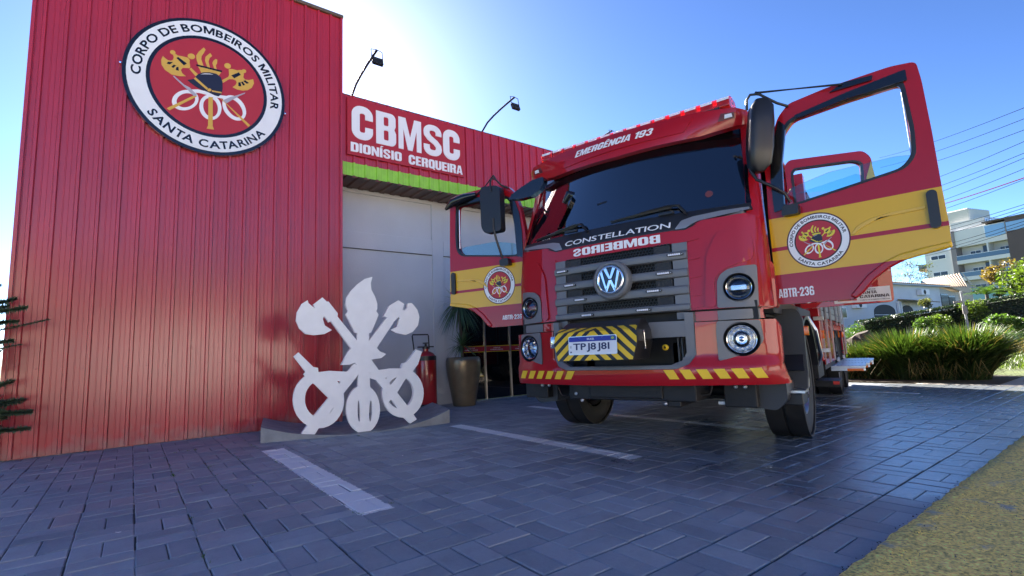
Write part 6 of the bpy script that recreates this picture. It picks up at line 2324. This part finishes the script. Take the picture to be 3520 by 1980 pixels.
# boulder
q = MB()
rg = random.Random(2)
n1, n2 = 14, 9
c = W(11.3, 1.95, .35)
for j in range(n2 + 1):
    for i in range(n1):
        th, ph = 2 * pi * i / n1, pi * j / n2
        d = Vector((cos(th) * sin(ph), sin(th) * sin(ph), cos(ph)))
        k = 1 + .35 * noise.noise(d * 1.6 + Vector((4, 1, 2)))
        q.v.append(c + Vector((d.x * .62 * k, d.y * .55 * k, d.z * .62 * k)))
for j in range(n2):
    for i in range(n1):
        q.f.append((j * n1 + i, j * n1 + (i + 1) % n1, (j + 1) * n1 + (i + 1) % n1, (j + 1) * n1 + i))
        q.m.append(0)
o = q.build('boulder', mat('brown boulder', (.055, .04, .03), .9, bump=1.0, bscale=12, var=.35, vscale=4))
tag(o, 'brown boulder behind the low grass clump', 'boulder')


# ================================================================ shrubs and trees
def leafball(mb, c, rad, n, ls, rg, hollow=.55, flat=1.0, lumps=7, zmin=-1):
    """leaf quads grouped in lumps so that the outline stays uneven"""
    cs = []
    for k in range(lumps):
        d = Vector((rg.gauss(0, 1), rg.gauss(0, 1), rg.gauss(0, .8))).normalized() * rad * rg.uniform(.35, .72)
        d.z *= flat
        cs.append((c + d, rad * rg.uniform(.32, .55)))
    for i in range(n):
        cc, r = cs[rg.randrange(len(cs))]
        d = Vector((rg.gauss(0, 1), rg.gauss(0, 1), rg.gauss(0, 1))).normalized() * r * (hollow + (1 - hollow) * rg.random()) * rg.uniform(.7, 1.05)
        d.z *= flat
        p = cc + d
        if p.z < c.z + zmin * rad: continue
        a = Vector((rg.gauss(0, 1), rg.gauss(0, 1), rg.gauss(0, .7))).normalized()
        b = a.cross(Vector((rg.gauss(0, 1), rg.gauss(0, 1), rg.gauss(0, 1)))).normalized()
        l = ls * rg.uniform(.6, 1.3)
        mb.add([p - a * l, p - b * l * .45, p + a * l, p + b * l * .45], [(0, 1, 2, 3)])


def shrub(name, c, rad, n, ls, m, seed, label, cat='shrub', flat=1.0, lumps=9, trunk=None, group=None):
    rg = random.Random(seed)
    e = empty(name, (c.x, c.y, c.z - rad * flat), label, cat, group)
    if trunk:
        q = MB()
        b = Vector(trunk)
        q.tube([b, b.lerp(c, .5) + Vector((.05, .03, 0)), c], [rad * .09, rad * .07, rad * .03], 8)
        for k in range(6):
            a = rg.uniform(0, 2 * pi)
            s = b.lerp(c, rg.uniform(.5, .9))
            q.tube([s, s + Vector((cos(a) * rad * .35, sin(a) * rad * .35, rad * .3)), s + Vector((cos(a) * rad * .6, sin(a) * rad * .6, rad * .45))], [rad * .04, rad * .025, rad * .01], 6)
        q.build('trunk', M_bark, e, smooth=50)
    q = MB()
    leafball(q, c, rad, n, ls, rg, flat=flat, lumps=lumps)
    q.build('crown', m, e, recalc=False)
    return e


M_lf1 = leaf_mat('bright yellow green leaf', (0.075, 0.115, 0.024), .45, .5)
M_lf2 = leaf_mat('mid green leaf', (0.055, 0.105, 0.025), .45, .45)
M_lf3 = leaf_mat('dark hedge leaf', (0.018, 0.036, 0.016), .4, .25)
M_lf4 = leaf_mat('rusty brown leaf', (0.16, 0.11, 0.035), .4, .4)
M_lf5 = leaf_mat('olive leaf', (0.10, 0.11, 0.05), .4, .4)
shrub('broadleaf_tree', Vector((7.55, 26.9, 2.85)), 1.55, 5200, .085, M_lf1, 21, 'dense yellow green tree at the right edge', 'tree', flat=.95, lumps=16, trunk=(7.3, 26.8, .6))
shrub('rusty_tree', Vector((7.0, 31.5, 3.85)), 1.0, 1900, .07, M_lf4, 22, 'brownish tree standing before the apartment balconies', 'tree', flat=.7, lumps=12, trunk=(6.7, 31.5, 1.0))
shrub('garden_bush', Vector((3.35, 18.6, 1.30)), .52, 1900, .035, M_lf1, 23, 'light green bush before the corner of the white house', flat=.9)
shrub('garden_bush', Vector((4.65, 22.6, 1.75)), .72, 2400, .045, M_lf1, 24, 'fluffy light green bush right of the leaning grey post', flat=.8)
shrub('garden_bush', Vector((2.95, 13.7, 1.05)), .48, 1700, .035, M_lf2, 25, 'bright leafy bush rising behind the tallest grass clump', flat=.8)
shrub('garden_bush', Vector((1.05, 17.5, .95)), .50, 1300, .035, M_lf2, 26, 'small bush below the side window of the white house', flat=.9)
shrub('garden_bush', Vector((4.75, 17.0, .95)), .80, 3000, .045, M_lf2, 27, 'spreading bush with dark gaps above the sunny lawn', flat=.6)
shrub('garden_bush', Vector((5.6, 18.6, .85)), .85, 2600, .045, M_lf5, 28, 'dry olive bush at the right edge above the lawn', flat=.55)
shrub('garden_bush', Vector((3.75, 27.2, 2.35)), .45, 900, .045, M_lf5, 29, 'small tan bush in front of the shuttered window', flat=.8)
for k, (x, y, z, r) in enumerate(((6.35, 29.2, 2.75, .75), (6.65, 29.4, 2.1, .85), (6.1, 28.8, 1.7, .7), (6.95, 29.0, 1.3, .9))):
    rgk = random.Random(40 + k)
    q = MB()
    leafball(q, Vector((x, y, z)), r, 1100, .05, rgk, flat=.35, lumps=5)
    o = q.build('topiary_tier', M_lf3, recalc=False)
    tag(o, ('topmost', 'second', 'third', 'lowest')[k] + ' dark flat pad of the cloud-pruned shrub', 'topiary')
# clipped hedge running behind the beds
q = MB()
rg = random.Random(50)
hA, hB = Vector((1.2, 21.0, 0)), Vector((7.6, 24.9, 0))
for i in range(9000):
    t = rg.random()
    p = hA.lerp(hB, t)
    top = 1.50 + .95 * t
    zz = rg.uniform(.3, top) if rg.random() < .6 else top - abs(rg.gauss(0, .04))
    p = p + Vector((rg.uniform(-.25, .25), rg.uniform(-.45, .1), 0))
    a = Vector((rg.gauss(0, 1), rg.gauss(0, 1), rg.gauss(0, .7))).normalized()
    b = a.cross(Vector((rg.gauss(0, 1), rg.gauss(0, 1), 1))).normalized()
    c = Vector((p.x, p.y, zz))
    q.add([c - a * .05, c - b * .025, c + a * .05, c + b * .025], [(0, 1, 2, 3)])
hd = empty('clipped_hedge', hA, 'long clipped dark hedge in front of the white house', 'hedge')
q.build('foliage', M_lf3, hd, recalc=False)
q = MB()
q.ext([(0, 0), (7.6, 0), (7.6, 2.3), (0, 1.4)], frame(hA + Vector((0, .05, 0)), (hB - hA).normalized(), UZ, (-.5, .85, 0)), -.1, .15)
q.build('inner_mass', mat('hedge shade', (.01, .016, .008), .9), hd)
# cycad / palms
def palm(c, n, l, seed, label, m=M_lf1, trunk=0.0, name='palm'):
    rg = random.Random(seed)
    e = empty(name, c, label, 'palm')
    if trunk:
        q = MB()
        q.tube([c, c + UZ * trunk * .5, c + UZ * trunk], [.09, .075, .06], 8)
        q.build('trunk', M_bark, e, smooth=50)
    top = c + UZ * trunk
    q = MB()
    for i in range(n):
        az = 2 * pi * i / n + rg.uniform(-.2, .2)
        el = rg.uniform(.35, 1.2)
        d = Vector((cos(az) * cos(el), sin(az) * cos(el), sin(el)))
        K = 12
        sd = Vector((-sin(az), cos(az), 0))
        ll = l * rg.uniform(.8, 1.1)
        prev = top
        for k in range(1, K + 1):
            t = k / K
            p = top + d * ll * t - UZ * ll * .55 * t * t
            q.add([prev - sd * .006, prev + sd * .006, p + sd * .004, p - sd * .004], [(0, 1, 2, 3)])
            for s in (-1, 1):
                for h_ in (0, .5):
                    b = prev.lerp(p, h_)
                    tip = b + (sd * s * .75 + (p - prev).normalized() * .5 - UZ * .25) * ll * .30 * sin(pi * min(1, t * .9 + .12))
                    q.add([b, b + (p - prev) * .30, tip], [(0, 1, 2)])
            prev = p
    q.build('fronds', m, e, recalc=False)
    return e
palm(Vector((2.15, 13.6, .45)), 16, .85, 60, 'pale cycad with arching fronds before the arched porch')
palm(Vector((1.75, 14.8, .45)), 14, .75, 61, 'second cycad, left of and behind the pale one')
palm(Vector((2.75, 14.6, .40)), 15, .80, 62, 'cycad fanning out right of the boulder')
palm(Vector((5.75, 26.4, 1.0)), 14, 1.15, 63, 'small feathery palm left of the yellow green tree', M_lf2, 1.5)
# bare airy tree far behind
bt = empty('airy_tree', (4.6, 71, 3), 'sparse airy tree against the sky above the house roof', 'tree')
q = MB()
lf = MB()
rg = random.Random(70)
def br(p, d, l, r, lv):
    e = p + d * l
    q.tube([p, e], [r, r * .7], 5, caps=False)
    if lv == 0:
        for k in range(14):
            c = e + Vector((rg.gauss(0, .3), rg.gauss(0, .3), rg.gauss(0, .16)))
            a = Vector((rg.gauss(0, 1), rg.gauss(0, 1), rg.gauss(0, 1))).normalized() * .09
            b = a.cross(UZ).normalized() * .05
            lf.add([c - a, c - b, c + a, c + b], [(0, 1, 2, 3)])
        return
    for k in range(3 if lv > 1 else 4):
        nd_ = (d + Vector((rg.gauss(0, .55), rg.gauss(0, .55), rg.gauss(0, .22)))).normalized()
        br(e, nd_, l * rg.uniform(.6, .85), r * .62, lv - 1)
br(Vector((4.6, 71, 4.6)), Vector((0, 0, 1)), 1.5, .07, 4)
q.build('trunk', M_bark, bt)
lf.build('crown', M_lf5, bt, recalc=False)
# dry twiggy bits of undergrowth at right, and lawn tufts
q = MB()
rg = random.Random(80)
for i in range(16000):
    u, v = rg.uniform(12.2, 24), rg.uniform(-4.5, 2.5)
    z = -.03 + terr(u, v)
    p = W(u, v, z)
    a = rg.uniform(0, 2 * pi)
    h = rg.uniform(.05, .16)
    sd = Vector((-sin(a), cos(a), 0)) * .010
    q.add([p - sd, p + sd, p + Vector((cos(a) * h * .5, sin(a) * h * .5, h))], [(0, 1, 2)])
o = q.build('lawn_grass', leaf_mat('lawn blade', (.075, .115, .022), .4, .45), recalc=False)
tag(o, 'sunlit lawn grass rising behind the path', kind='stuff')
q = MB()
for i in range(2200):
    u, v = rg.uniform(17.5, 22), rg.uniform(-2.6, 2.6)
    p = W(u, v, terr(u, v) - .03)
    a = rg.uniform(0, 2 * pi)
    h = rg.uniform(.25, .8)
    sd = Vector((-sin(a), cos(a), 0)) * .006
    m_ = p + Vector((cos(a) * h * .15, sin(a) * h * .15, h * .6))
    e_ = p + Vector((cos(a) * h * .5, sin(a) * h * .5, h))
    q.add([p - sd, p + sd, m_ + sd, m_ - sd, e_], [(0, 1, 2, 3), (3, 2, 4)])
o = q.build('undergrowth', M_dry, recalc=False)
tag(o, 'dry tangled undergrowth on the bank at the right', kind='stuff')

# leaning grey post with bracket
gp_ = empty('grey_post', (4.48, 21.65, .5), 'leaning pale grey post with a small bracket in the garden', 'post')
q = MB()
q.tube([(4.52, 21.75, .4), (4.40, 21.35, 2.42)], .038, 8)
q.build('pole', mat('pale galvanised post', (.30, .31, .33), .6), gp_, smooth=40)
q = MB()
q.box(4.15, 4.45, 21.40, 21.50, 1.98, 2.06)
q.box(4.38, 4.52, 21.42, 21.52, 1.55, 1.85)
q.build('bracket', mat('weathered bracket', (.22, .2, .19), .7), gp_, bevel=.01)

# ================================================================ white house
HO = Vector((5.17, 39.36, 0))
hA_ = Vector((.416, .909, 0)).normalized()
hB_ = Vector((-.909, .416, 0)).normalized()
hN = Vector((hA_.y, -hA_.x, 0))      # outward normal of the long wall
M_hw = mat('white house plaster', (.62, .64, .66), .7, bump=.3, bscale=25, var=.06, vscale=1)
M_tile = mat('weathered roof tile', (.30, .23, .17), .8, bump=.5, bscale=12, var=.3, vscale=3)
M_winglass = mat('house window glass', (.02, .025, .03), .08)
hs_ = empty('white_house', HO - hA_ * 6, 'single storey white house with tiled roof and arched porch behind the hedge', 'house')
LA = lambda a, z, d=0: HO + hA_ * a + UZ * z + hN * d
q = MB()
TT = lambda a, b, z: HO + hA_ * a - hN * b + UZ * z
q.box(-14, 0, 0, 9, 0, 3.9, TT)
q.build('wall', M_hw, hs_)
q = MB()
q.add([TT(0.0, 0, 3.9), TT(0, 9, 3.9), TT(0, 4.5, 4.75)], [(0, 1, 2)])
q.add([TT(-5.7, 1.0, 3.9), TT(-5.7, 6, 3.9), TT(-5.7, 3.5, 5.1)], [(0, 1, 2)])
q.build('gable', M_hw, hs_)
q = MB()
q.box(-14.2, .6, -.35, .0, 3.86, 3.93, TT)
q.build('gutter', mat('pale blue gutter', (.40, .48, .55), .5), hs_)
# roof slopes with real tile courses
for sgn, nm in ((1, 'roof'),):
    q = MB()
    for i in range(60):
        a0 = -14.2 + i * .247
        q.add([TT(a0, -.4, 3.93), TT(a0 + .12, -.4, 4.0), TT(a0 + .247, -.4, 3.93), TT(a0, 4.5, 4.85), TT(a0 + .12, 4.5, 4.92), TT(a0 + .247, 4.5, 4.85), TT(a0, 9.4, 3.93), TT(a0 + .12, 9.4, 4.0), TT(a0 + .247, 9.4, 3.93)],
              [(0, 1, 4, 3), (1, 2, 5, 4), (3, 4, 7, 6), (4, 5, 8, 7)])
    q.build(nm, M_tile, hs_, recalc=False)
# upper gabled roof seen over the long wall
q = MB()
q.add([TT(-9, 1.2, 4.3), TT(-3.5, 1.2, 4.3), TT(-3.5, 7, 4.3), TT(-9, 7, 4.3), TT(-9, 4, 5.3), TT(-3.5, 4, 5.3)], [(0, 1, 5, 4), (2, 3, 4, 5), (1, 2, 5), (0, 4, 3)])
q.build('upper_roof', M_tile, hs_)
# tiled cross roof rising over the right-hand end, with rafters edge and cream gable wall
q = MB()
RL, RR, EL, ER = Vector((4.69, 44.94, 4.85)), Vector((6.8, 43.96, 5.02)), Vector((4.95, 39.4, 3.86)), Vector((6.69, 40.33, 3.76))
nt_ = 15
for i in range(nt_):
    for (f0, f1, h0, h1) in ((i / nt_, (i + .5) / nt_, 0, .11), ((i + .5) / nt_, (i + 1) / nt_, .11, 0)):
        q.add([EL.lerp(ER, f0) + UZ * h0, EL.lerp(ER, f1) + UZ * h1, RL.lerp(RR, f1) + UZ * h1, RL.lerp(RR, f0) + UZ * h0], [(0, 1, 2, 3)])
q.build('side_roof', M_tile, hs_, recalc=False)
q = MB()
q.add([(6.71, 43.9, 5.0), (7.3, 44.1, 3.9), (7.3, 44.1, 1.0), (5.2, 43.2, 1.0), (5.2, 43.2, 4.2)], [(0, 1, 2, 3, 4)])
q.add([(6.9, 43.9, 5.12), (7.55, 44.2, 3.9), (7.55, 44.2, 3.75), (6.9, 43.9, 4.9)], [(0, 1, 2, 3)])
q.build('annex_wall', mat('cream annex plaster', (.50, .46, .38), .8, bump=.3, bscale=20), hs_, recalc=False)
q = MB()
q.ext([(0.0, 0), (2.75, 0), (2.75, 3.5), (0.6, 3.82), (0, 3.82)], LA, -.3, -.02)
q.build('end_wall', mat('shaded cream plaster', (.50, .48, .44), .8, bump=.3, bscale=20), hs_)
q = MB()
q.add([LA(.3, 3.93, .3), LA(3.1, 3.56, .3), LA(3.1, 3.66, -.4), LA(.3, 4.03, -.4), LA(.3, 3.86, .3), LA(3.1, 3.49, .3)], [(0, 1, 2, 3), (0, 1, 5, 4)])
q.build('eave', M_tile, hs_, recalc=False)
for a0, a1, t in ((.10, 1.02, 3.40), (1.22, 2.05, 3.28)):
    for k in range(9):
        z0 = 2.56 + k * (t - 2.6) / 9
        q = MB()
        q.box(a0, a1, -.02, .05, z0, z0 + .05, lambda a, b, z: LA(a, z, b))
        q.build('shutter_slat', M_dark, hs_)
q = MB()
q.box(.05, 1.07, -.02, .01, 2.5, 3.45, lambda a, b, z: LA(a, z, b))
q.box(1.18, 2.1, -.02, .01, 2.5, 3.33, lambda a, b, z: LA(a, z, b))
q.build('shutter_panel', M_winglass, hs_)
# long-wall details: arches, window, air conditioners, lean-to roof, columns
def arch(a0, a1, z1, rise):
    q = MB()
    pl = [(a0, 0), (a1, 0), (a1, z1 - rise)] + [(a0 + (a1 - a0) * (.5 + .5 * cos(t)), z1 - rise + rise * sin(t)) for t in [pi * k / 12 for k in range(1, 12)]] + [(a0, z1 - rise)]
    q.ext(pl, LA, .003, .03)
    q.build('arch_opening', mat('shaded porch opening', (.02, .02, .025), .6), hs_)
    q = MB()
    q.box(a0, a1, .03, .045, 2.04, 2.07, lambda a, b, z: LA(a, z, b))
    q.build('porch_rail', M_white, hs_)
arch(-8.65, -6.25, 2.66, .4)
arch(-5.42, -4.05, 2.64, .35)
q = MB()
q.box(-6.0, -5.86, .02, .14, 0, 2.85, lambda a, b, z: LA(a, z, b))
q.box(-5.72, -5.60, .02, .14, 0, 2.85, lambda a, b, z: LA(a, z, b))
q.build('column', M_white, hs_, bevel=.01)
q = MB()
q.add([LA(-5.75, 3.02, .0), LA(-2.6, 2.98, .0), LA(-2.6, 2.80, .9), LA(-5.75, 2.86, .9), LA(-5.75, 2.97, .0), LA(-2.6, 2.92, .0), LA(-2.6, 2.74, .9), LA(-5.75, 2.80, .9)],
      [(0, 1, 2, 3), (4, 5, 6, 7), (0, 3, 7, 4), (1, 2, 6, 5), (2, 3, 7, 6)])
q.build('lean_to_roof', M_tile, hs_)
for a0, z0 in ((-3.25, 3.28), (-11.0, 2.42)):
    q = MB()
    q.box(a0, a0 + 1.05, .02, .30, z0, z0 + .36, lambda a, b, z: LA(a, z, b))
    ac = q.build('air_conditioner', M_white, hs_, bevel=.02)
    q = MB()
    q.lathe([(.14, .0), (.15, .012), (.0, .014)], LA(a0 + .38, z0 + .18, .30), hN, 20)
    q.build('fan_grille', M_dark, ac)
q = MB()
q.box(-12.15, -11.55, .0, .04, 1.85, 2.5, lambda a, b, z: LA(a, z, b))
f_ = q.build('window', M_white, hs_)
q = MB()
q.box(-12.08, -11.62, .04, .05, 1.92, 2.43, lambda a, b, z: LA(a, z, b))
q.build('pane', M_winglass, f_)
# low dark garden wall
q = MB()
q.box(-1.9, .9, 1.0, 1.2, 1.2, 2.35, lambda a, b, z: HO + hA_ * a + hN * b + UZ * z)
o = q.build('garden_gate', mat('dark gate', (.03, .03, .035), .6))
tag(o, 'dark solid gate at the foot of the white house wall', 'gate')

# ================================================================ apartment block
AO = Vector((14.14, 115.39, 0))
aD = Vector((-.85, .53, 0)).normalized()
aN = Vector((aD.y, -aD.x, 0))
if aN.y > 0: aN = -aN
AT = lambda a, z, d=0.0: AO + aD * a + UZ * z + aN * d
AB = lambda a, b, z: AT(a, z, b)
M_ap = mat('pale apartment plaster', (.60, .59, .57), .7, bump=.1, bscale=10, var=.04, vscale=.3)
M_mauve = mat('mauve grey plaster', (.22, .19, .19), .75)
M_brown = mat('dark brown cladding', (.085, .06, .055), .7, var=.1, vscale=.5)
M_bglass = mat('blue balcony glass', (.05, .09, .13), .06, spec=.8)
M_sky = mat('sky blue curtain glass', (.20, .36, .55), .10, spec=.8)
apt = empty('apartment_block', AT(0, 0, -5), 'tall white apartment block with glass balconies on the hill', 'apartment building')
def abox(name, a0, a1, z0, z1, d0, d1, m_, par=apt, bev=None):
    q = MB()
    q.box(a0, a1, d0, d1, z0, z1, AB)
    return q.build(name, m_, par, bevel=bev)
abox('wall', .0, 5.1, 2, 15.95, -8, 0, M_ap)
abox('return_wall', -.02, .75, 2, 19.0, -8.2, .25, M_mauve)
abox('wall', -8.0, 0, 2, 19.0, -8, -1.6, M_ap)
abox('parapet_wall', -7.35, .5, 15.9, 18.95, -8, .1, M_ap)
abox('upper_floor', -4.45, .54, 18.97, 20.55, -8, -.4, M_ap)
abox('roof_tower', -2.07, 1.8, 19.0, 22.95, -8, -1.2, mat('pale beige tower', (.52, .51, .45), .7), bev=.25)
abox('blue_glazing', -7.2, -4.5, 16.8, 18.8, .1, .16, M_sky)
abox('side_block', -13.0, -7.4, 2, 19.3, -8, .4, M_brown)
abox('side_glazing', -13.0, -7.5, 17.2, 18.7, .4, .46, M_sky)
abox('roof_edge', -13.0, -4.4, 19.3, 19.55, -8, .6, mat('roof edge brown', (.10, .08, .07), .6))
for i, z in enumerate((13.5, 10.5, 7.5)):
    abox('balcony_slab', -7.55, .0, z - .65, z, -1.6, .35, M_ap)
    b_ = abox('balcony_glass', -7.5, -.02, z + .03, z + .78, .28, .32, M_bglass)
    abox('balcony_rail', -7.5, -.02, z + .78, z + .84, .26, .34, M_white, b_)
    abox('party_wall', -4.65, -4.45, z, z + 2.4, -1.6, .2, M_ap)
    for a0, a1 in ((-2.8, -1.2), (-6.8, -5.4)):
        w_ = abox('window', a0, a1, z + .75, z + 1.6, -1.62, -1.55, M_white)
        abox('pane', a0 + .08, (a0 + a1) / 2 - .04, z + .83, z + 1.52, -1.55, -1.53, M_winglass, w_)
        abox('pane', (a0 + a1) / 2 + .04, a1 - .08, z + .83, z + 1.52, -1.55, -1.53, M_winglass, w_)
    abox('balcony_door', -4.4, -3.1, z + .05, z + 2.25, -1.62, -1.55, M_winglass)
for z in (14.36, 11.3, 8.3):
    w_ = abox('window', 1.75, 4.15, z - .03, z + .76, -.02, .04, M_white)
    abox('pane', 1.83, 2.9, z + .04, z + .69, .04, .06, M_winglass, w_)
    abox('pane', 3.0, 4.07, z + .04, z + .69, .04, .06, M_winglass, w_)
for z in (13.1, 10.1):
    abox('side_balcony', 5.1, 6.6, z - .5, z, -2.5, -.3, mat('tan balcony soffit', (.35, .22, .15), .7))
    abox('side_balcony_glass', 5.1, 6.6, z, z + .8, -.36, -.3, M_bglass)
abox('teal_glass_wall', -7.5, .5, 5.8, 8.0, 1.2, 1.3, mat('teal glass', (.06, .20, .18), .1, spec=.8))
q = MB()
rg = random.Random(3)
for k in range(5):
    q.box(-4.6 - k * .35, -4.45 - k * .35, -1.5, -.5, 19.6, 20.2 - k * .1, AB)
q.build('roof_equipment', M_alu, apt)['kind'] = 'stuff'
q = MB()
q.box(-30, 10, -12, -9, 0, 9, AB)

# ================================================================ overhead wires
M_wire = mat('black cable', (.006, .006, .008), 1.0, spec=0.0)
M_wirered = mat('dull red cable', (.06, .008, .012), 1.0, spec=0.0)
WR = [((4.86, 33.94, 12.09), (6.68, 18.4, 8.08)), ((4.84, 34.01, 11.49), (6.65, 18.43, 7.73)), ((4.86, 34.11, 10.94), (6.61, 18.46, 7.37)), ((4.86, 34.27, 9.94), (6.57, 18.48, 7.03)),
      ((4.89, 34.37, 9.44), (6.53, 18.51, 6.65)), ((4.89, 34.42, 9.08), (6.51, 18.52, 6.5)), ((4.87, 34.49, 8.56), (6.48, 18.55, 6.15)), ((4.87, 34.52, 8.39), (6.44, 18.57, 5.83)),
      ((4.91, 34.6, 8.06), (6.44, 18.58, 5.8)), ((4.96, 34.79, 7.06), (6.35, 18.64, 4.97)), ((4.97, 34.83, 6.84), (6.34, 18.65, 4.86)), ((4.97, 34.86, 6.65), (6.33, 18.66, 4.76)),
      ((4.96, 34.95, 6.05), (6.29, 18.68, 4.44)), ((4.98, 35.0, 5.84), (6.28, 18.69, 4.34)), ((5.04, 35.06, 5.69), (6.27, 18.69, 4.25))]
ordn = ['topmost', 'second', 'third', 'fourth', 'fifth', 'sixth', 'seventh', 'eighth', 'ninth', 'tenth', 'eleventh', 'twelfth', 'thirteenth', 'fourteenth', 'lowest']
for i, (a, b) in enumerate(WR):
    a, b = Vector(a), Vector(b)
    d = b - a
    a2, b2 = a - d * .9, b + d * .5
    q = MB()
    pts = []
    for k in range(13):
        t = k / 12
        p = a2.lerp(b2, t)
        p.z -= .55 * 4 * t * (1 - t) * .5 - .20
        pts.append(p)
    q.tube(pts, .010 if i != 7 else .018, 5)
    o = q.build('overhead_wire', M_wire if i != 7 else M_wirered)
    lab = (ordn[i] + ' black overhead wire counted from the top, right of the truck door') if i != 7 else 'thick dull red overhead cable among the thin black wires'
    tag(o, lab, 'wire', 'overhead wires right of the truck')
# ================================================================ other side of the street (mirrored in paint and glass)
def far_house(u0, u1, v0, v1, h, col, roofc, label, seed, nwin=3, floors=1):
    rg = random.Random(seed)
    e = empty('street_house', W((u0 + u1) / 2, v0, 0), label, 'house')
    m_ = mat('house plaster %d' % seed, col, .8, bump=.2, bscale=10, var=.06, vscale=.6)
    q = MB()
    q.box(u0, u1, v1, v0, -.1, h, BF)
    q.build('wall', m_, e)
    q = MB()
    q.add([W(u0 - .4, v0 + .5, h), W(u1 + .4, v0 + .5, h), W(u1 + .4, v1 - .5, h), W(u0 - .4, v1 - .5, h), W(u0 + 1.5, (v0 + v1) / 2, h + 1.5), W(u1 - 1.5, (v0 + v1) / 2, h + 1.5)],
          [(0, 1, 5, 4), (1, 2, 5), (2, 3, 4, 5), (3, 0, 4), (0, 1, 2, 3)])
    q.build('roof', mat('clay roof %d' % seed, roofc, .8, bump=.4, bscale=10, var=.2), e)
    for f in range(floors):
        for k in range(nwin):
            a = u0 + (u1 - u0) * (k + .5) / nwin
            q = MB()
            q.box(a - .75, a + .75, v0 + .0, v0 + .06, 1.0 + f * 2.9, 2.2 + f * 2.9, BF)
            w_ = q.build('window', M_white, e)
            for s in (-1, 1):
                q = MB()
                q.box(a + s * .36 - .3, a + s * .36 + .3, v0 + .06, v0 + .08, 1.08 + f * 2.9, 2.12 + f * 2.9, BF)
                q.build('pane', M_winglass, w_)
far_house(-16, -7, -17, -25, 5.8, (.46, .40, .30), (.35, .13, .07), 'cream two storey house across the street', 101, 3, 2)
far_house(-4.5, 3.5, -16, -24, 3.3, (.50, .46, .40), (.30, .12, .07), 'low pale house across the street opposite the forecourt', 102, 3, 1)
far_house(6, 15, -18, -27, 6.2, (.42, .34, .26), (.28, .12, .08), 'tan two storey house across the street farther right', 103, 4, 2)
if 0: far_house(17.5, 27, -17, -26, 3.4, (.62, .62, .60), (.30, .14, .09), 'white low house across the street at the far end', 104, 3, 1)
for k, (u, v, h, r) in enumerate(((-5.8, -14.6, 3.4, 1.5), (4.8, -14.8, 3.9, 1.7), (16.2, -14.8, 4.2, 1.9), (-20, -16, 4.5, 2.4))):
    shrub('street_tree', W(u, v, h), r, 1500, .12, M_lf2, 110 + k, ('small round tree between the cream and the low house', 'tree between the low house and the tan house', 'tree between the tan and the white house', 'large tree past the cream house')[k] + ' across the street',
          'tree', lumps=9, trunk=W(u, v, 0))

# unseen plastered walls, added along the far pavement to bounce sunlight
for k, (a, b, c) in enumerate(((-40, -17, (.42, .40, .36)), (-16.6, -6.4, (.46, .41, .31)), (-4.6, 3.6, (.52, .50, .47)), (5.6, 15.4, (.42, .34, .26)), (16.6, 33, (.45, .43, .39)))):
    q = MB()
    q.box(a, b, -14.2, -14.0, 0, 1.9, BF)
    e = q.build('bounce_wall', mat('bounce wall plaster %d' % k, c, .8, bump=.3, bscale=8, var=.08, vscale=.7))
    tag(e, ('long off-white', 'cream', 'white', 'tan', 'pale grey')[k] + ' plastered wall added across the street to bounce sunlight', 'garden wall', 'unseen walls added across the street to bounce sunlight')
    q = MB()
    q.box(a - .03, b + .03, -14.24, -13.96, 1.9, 1.96, BF)
    q.build('coping', M_conc, e)
rgb_ = random.Random(300)
for k in range(13):  # unseen tree row, added to darken low reflections in the truck paint
    u = -34 + k * 5.6 + rgb_.uniform(-1, 1)
    h = rgb_.uniform(4.2, 6.4)
    shrub('street_tree', W(u, -31 + rgb_.uniform(-2, 2), h), rgb_.uniform(3.4, 4.4), 900, .30, M_lf3 if k % 3 else M_lf2, 310 + k,
          'tall dark tree number %s of the unseen row added behind the street houses to darken reflections' % ('one two three four five six seven eight nine ten eleven twelve thirteen'.split()[k]), 'tree', lumps=9,
          trunk=W(u, -31, 0), group='tall trees added behind the houses to darken reflections')
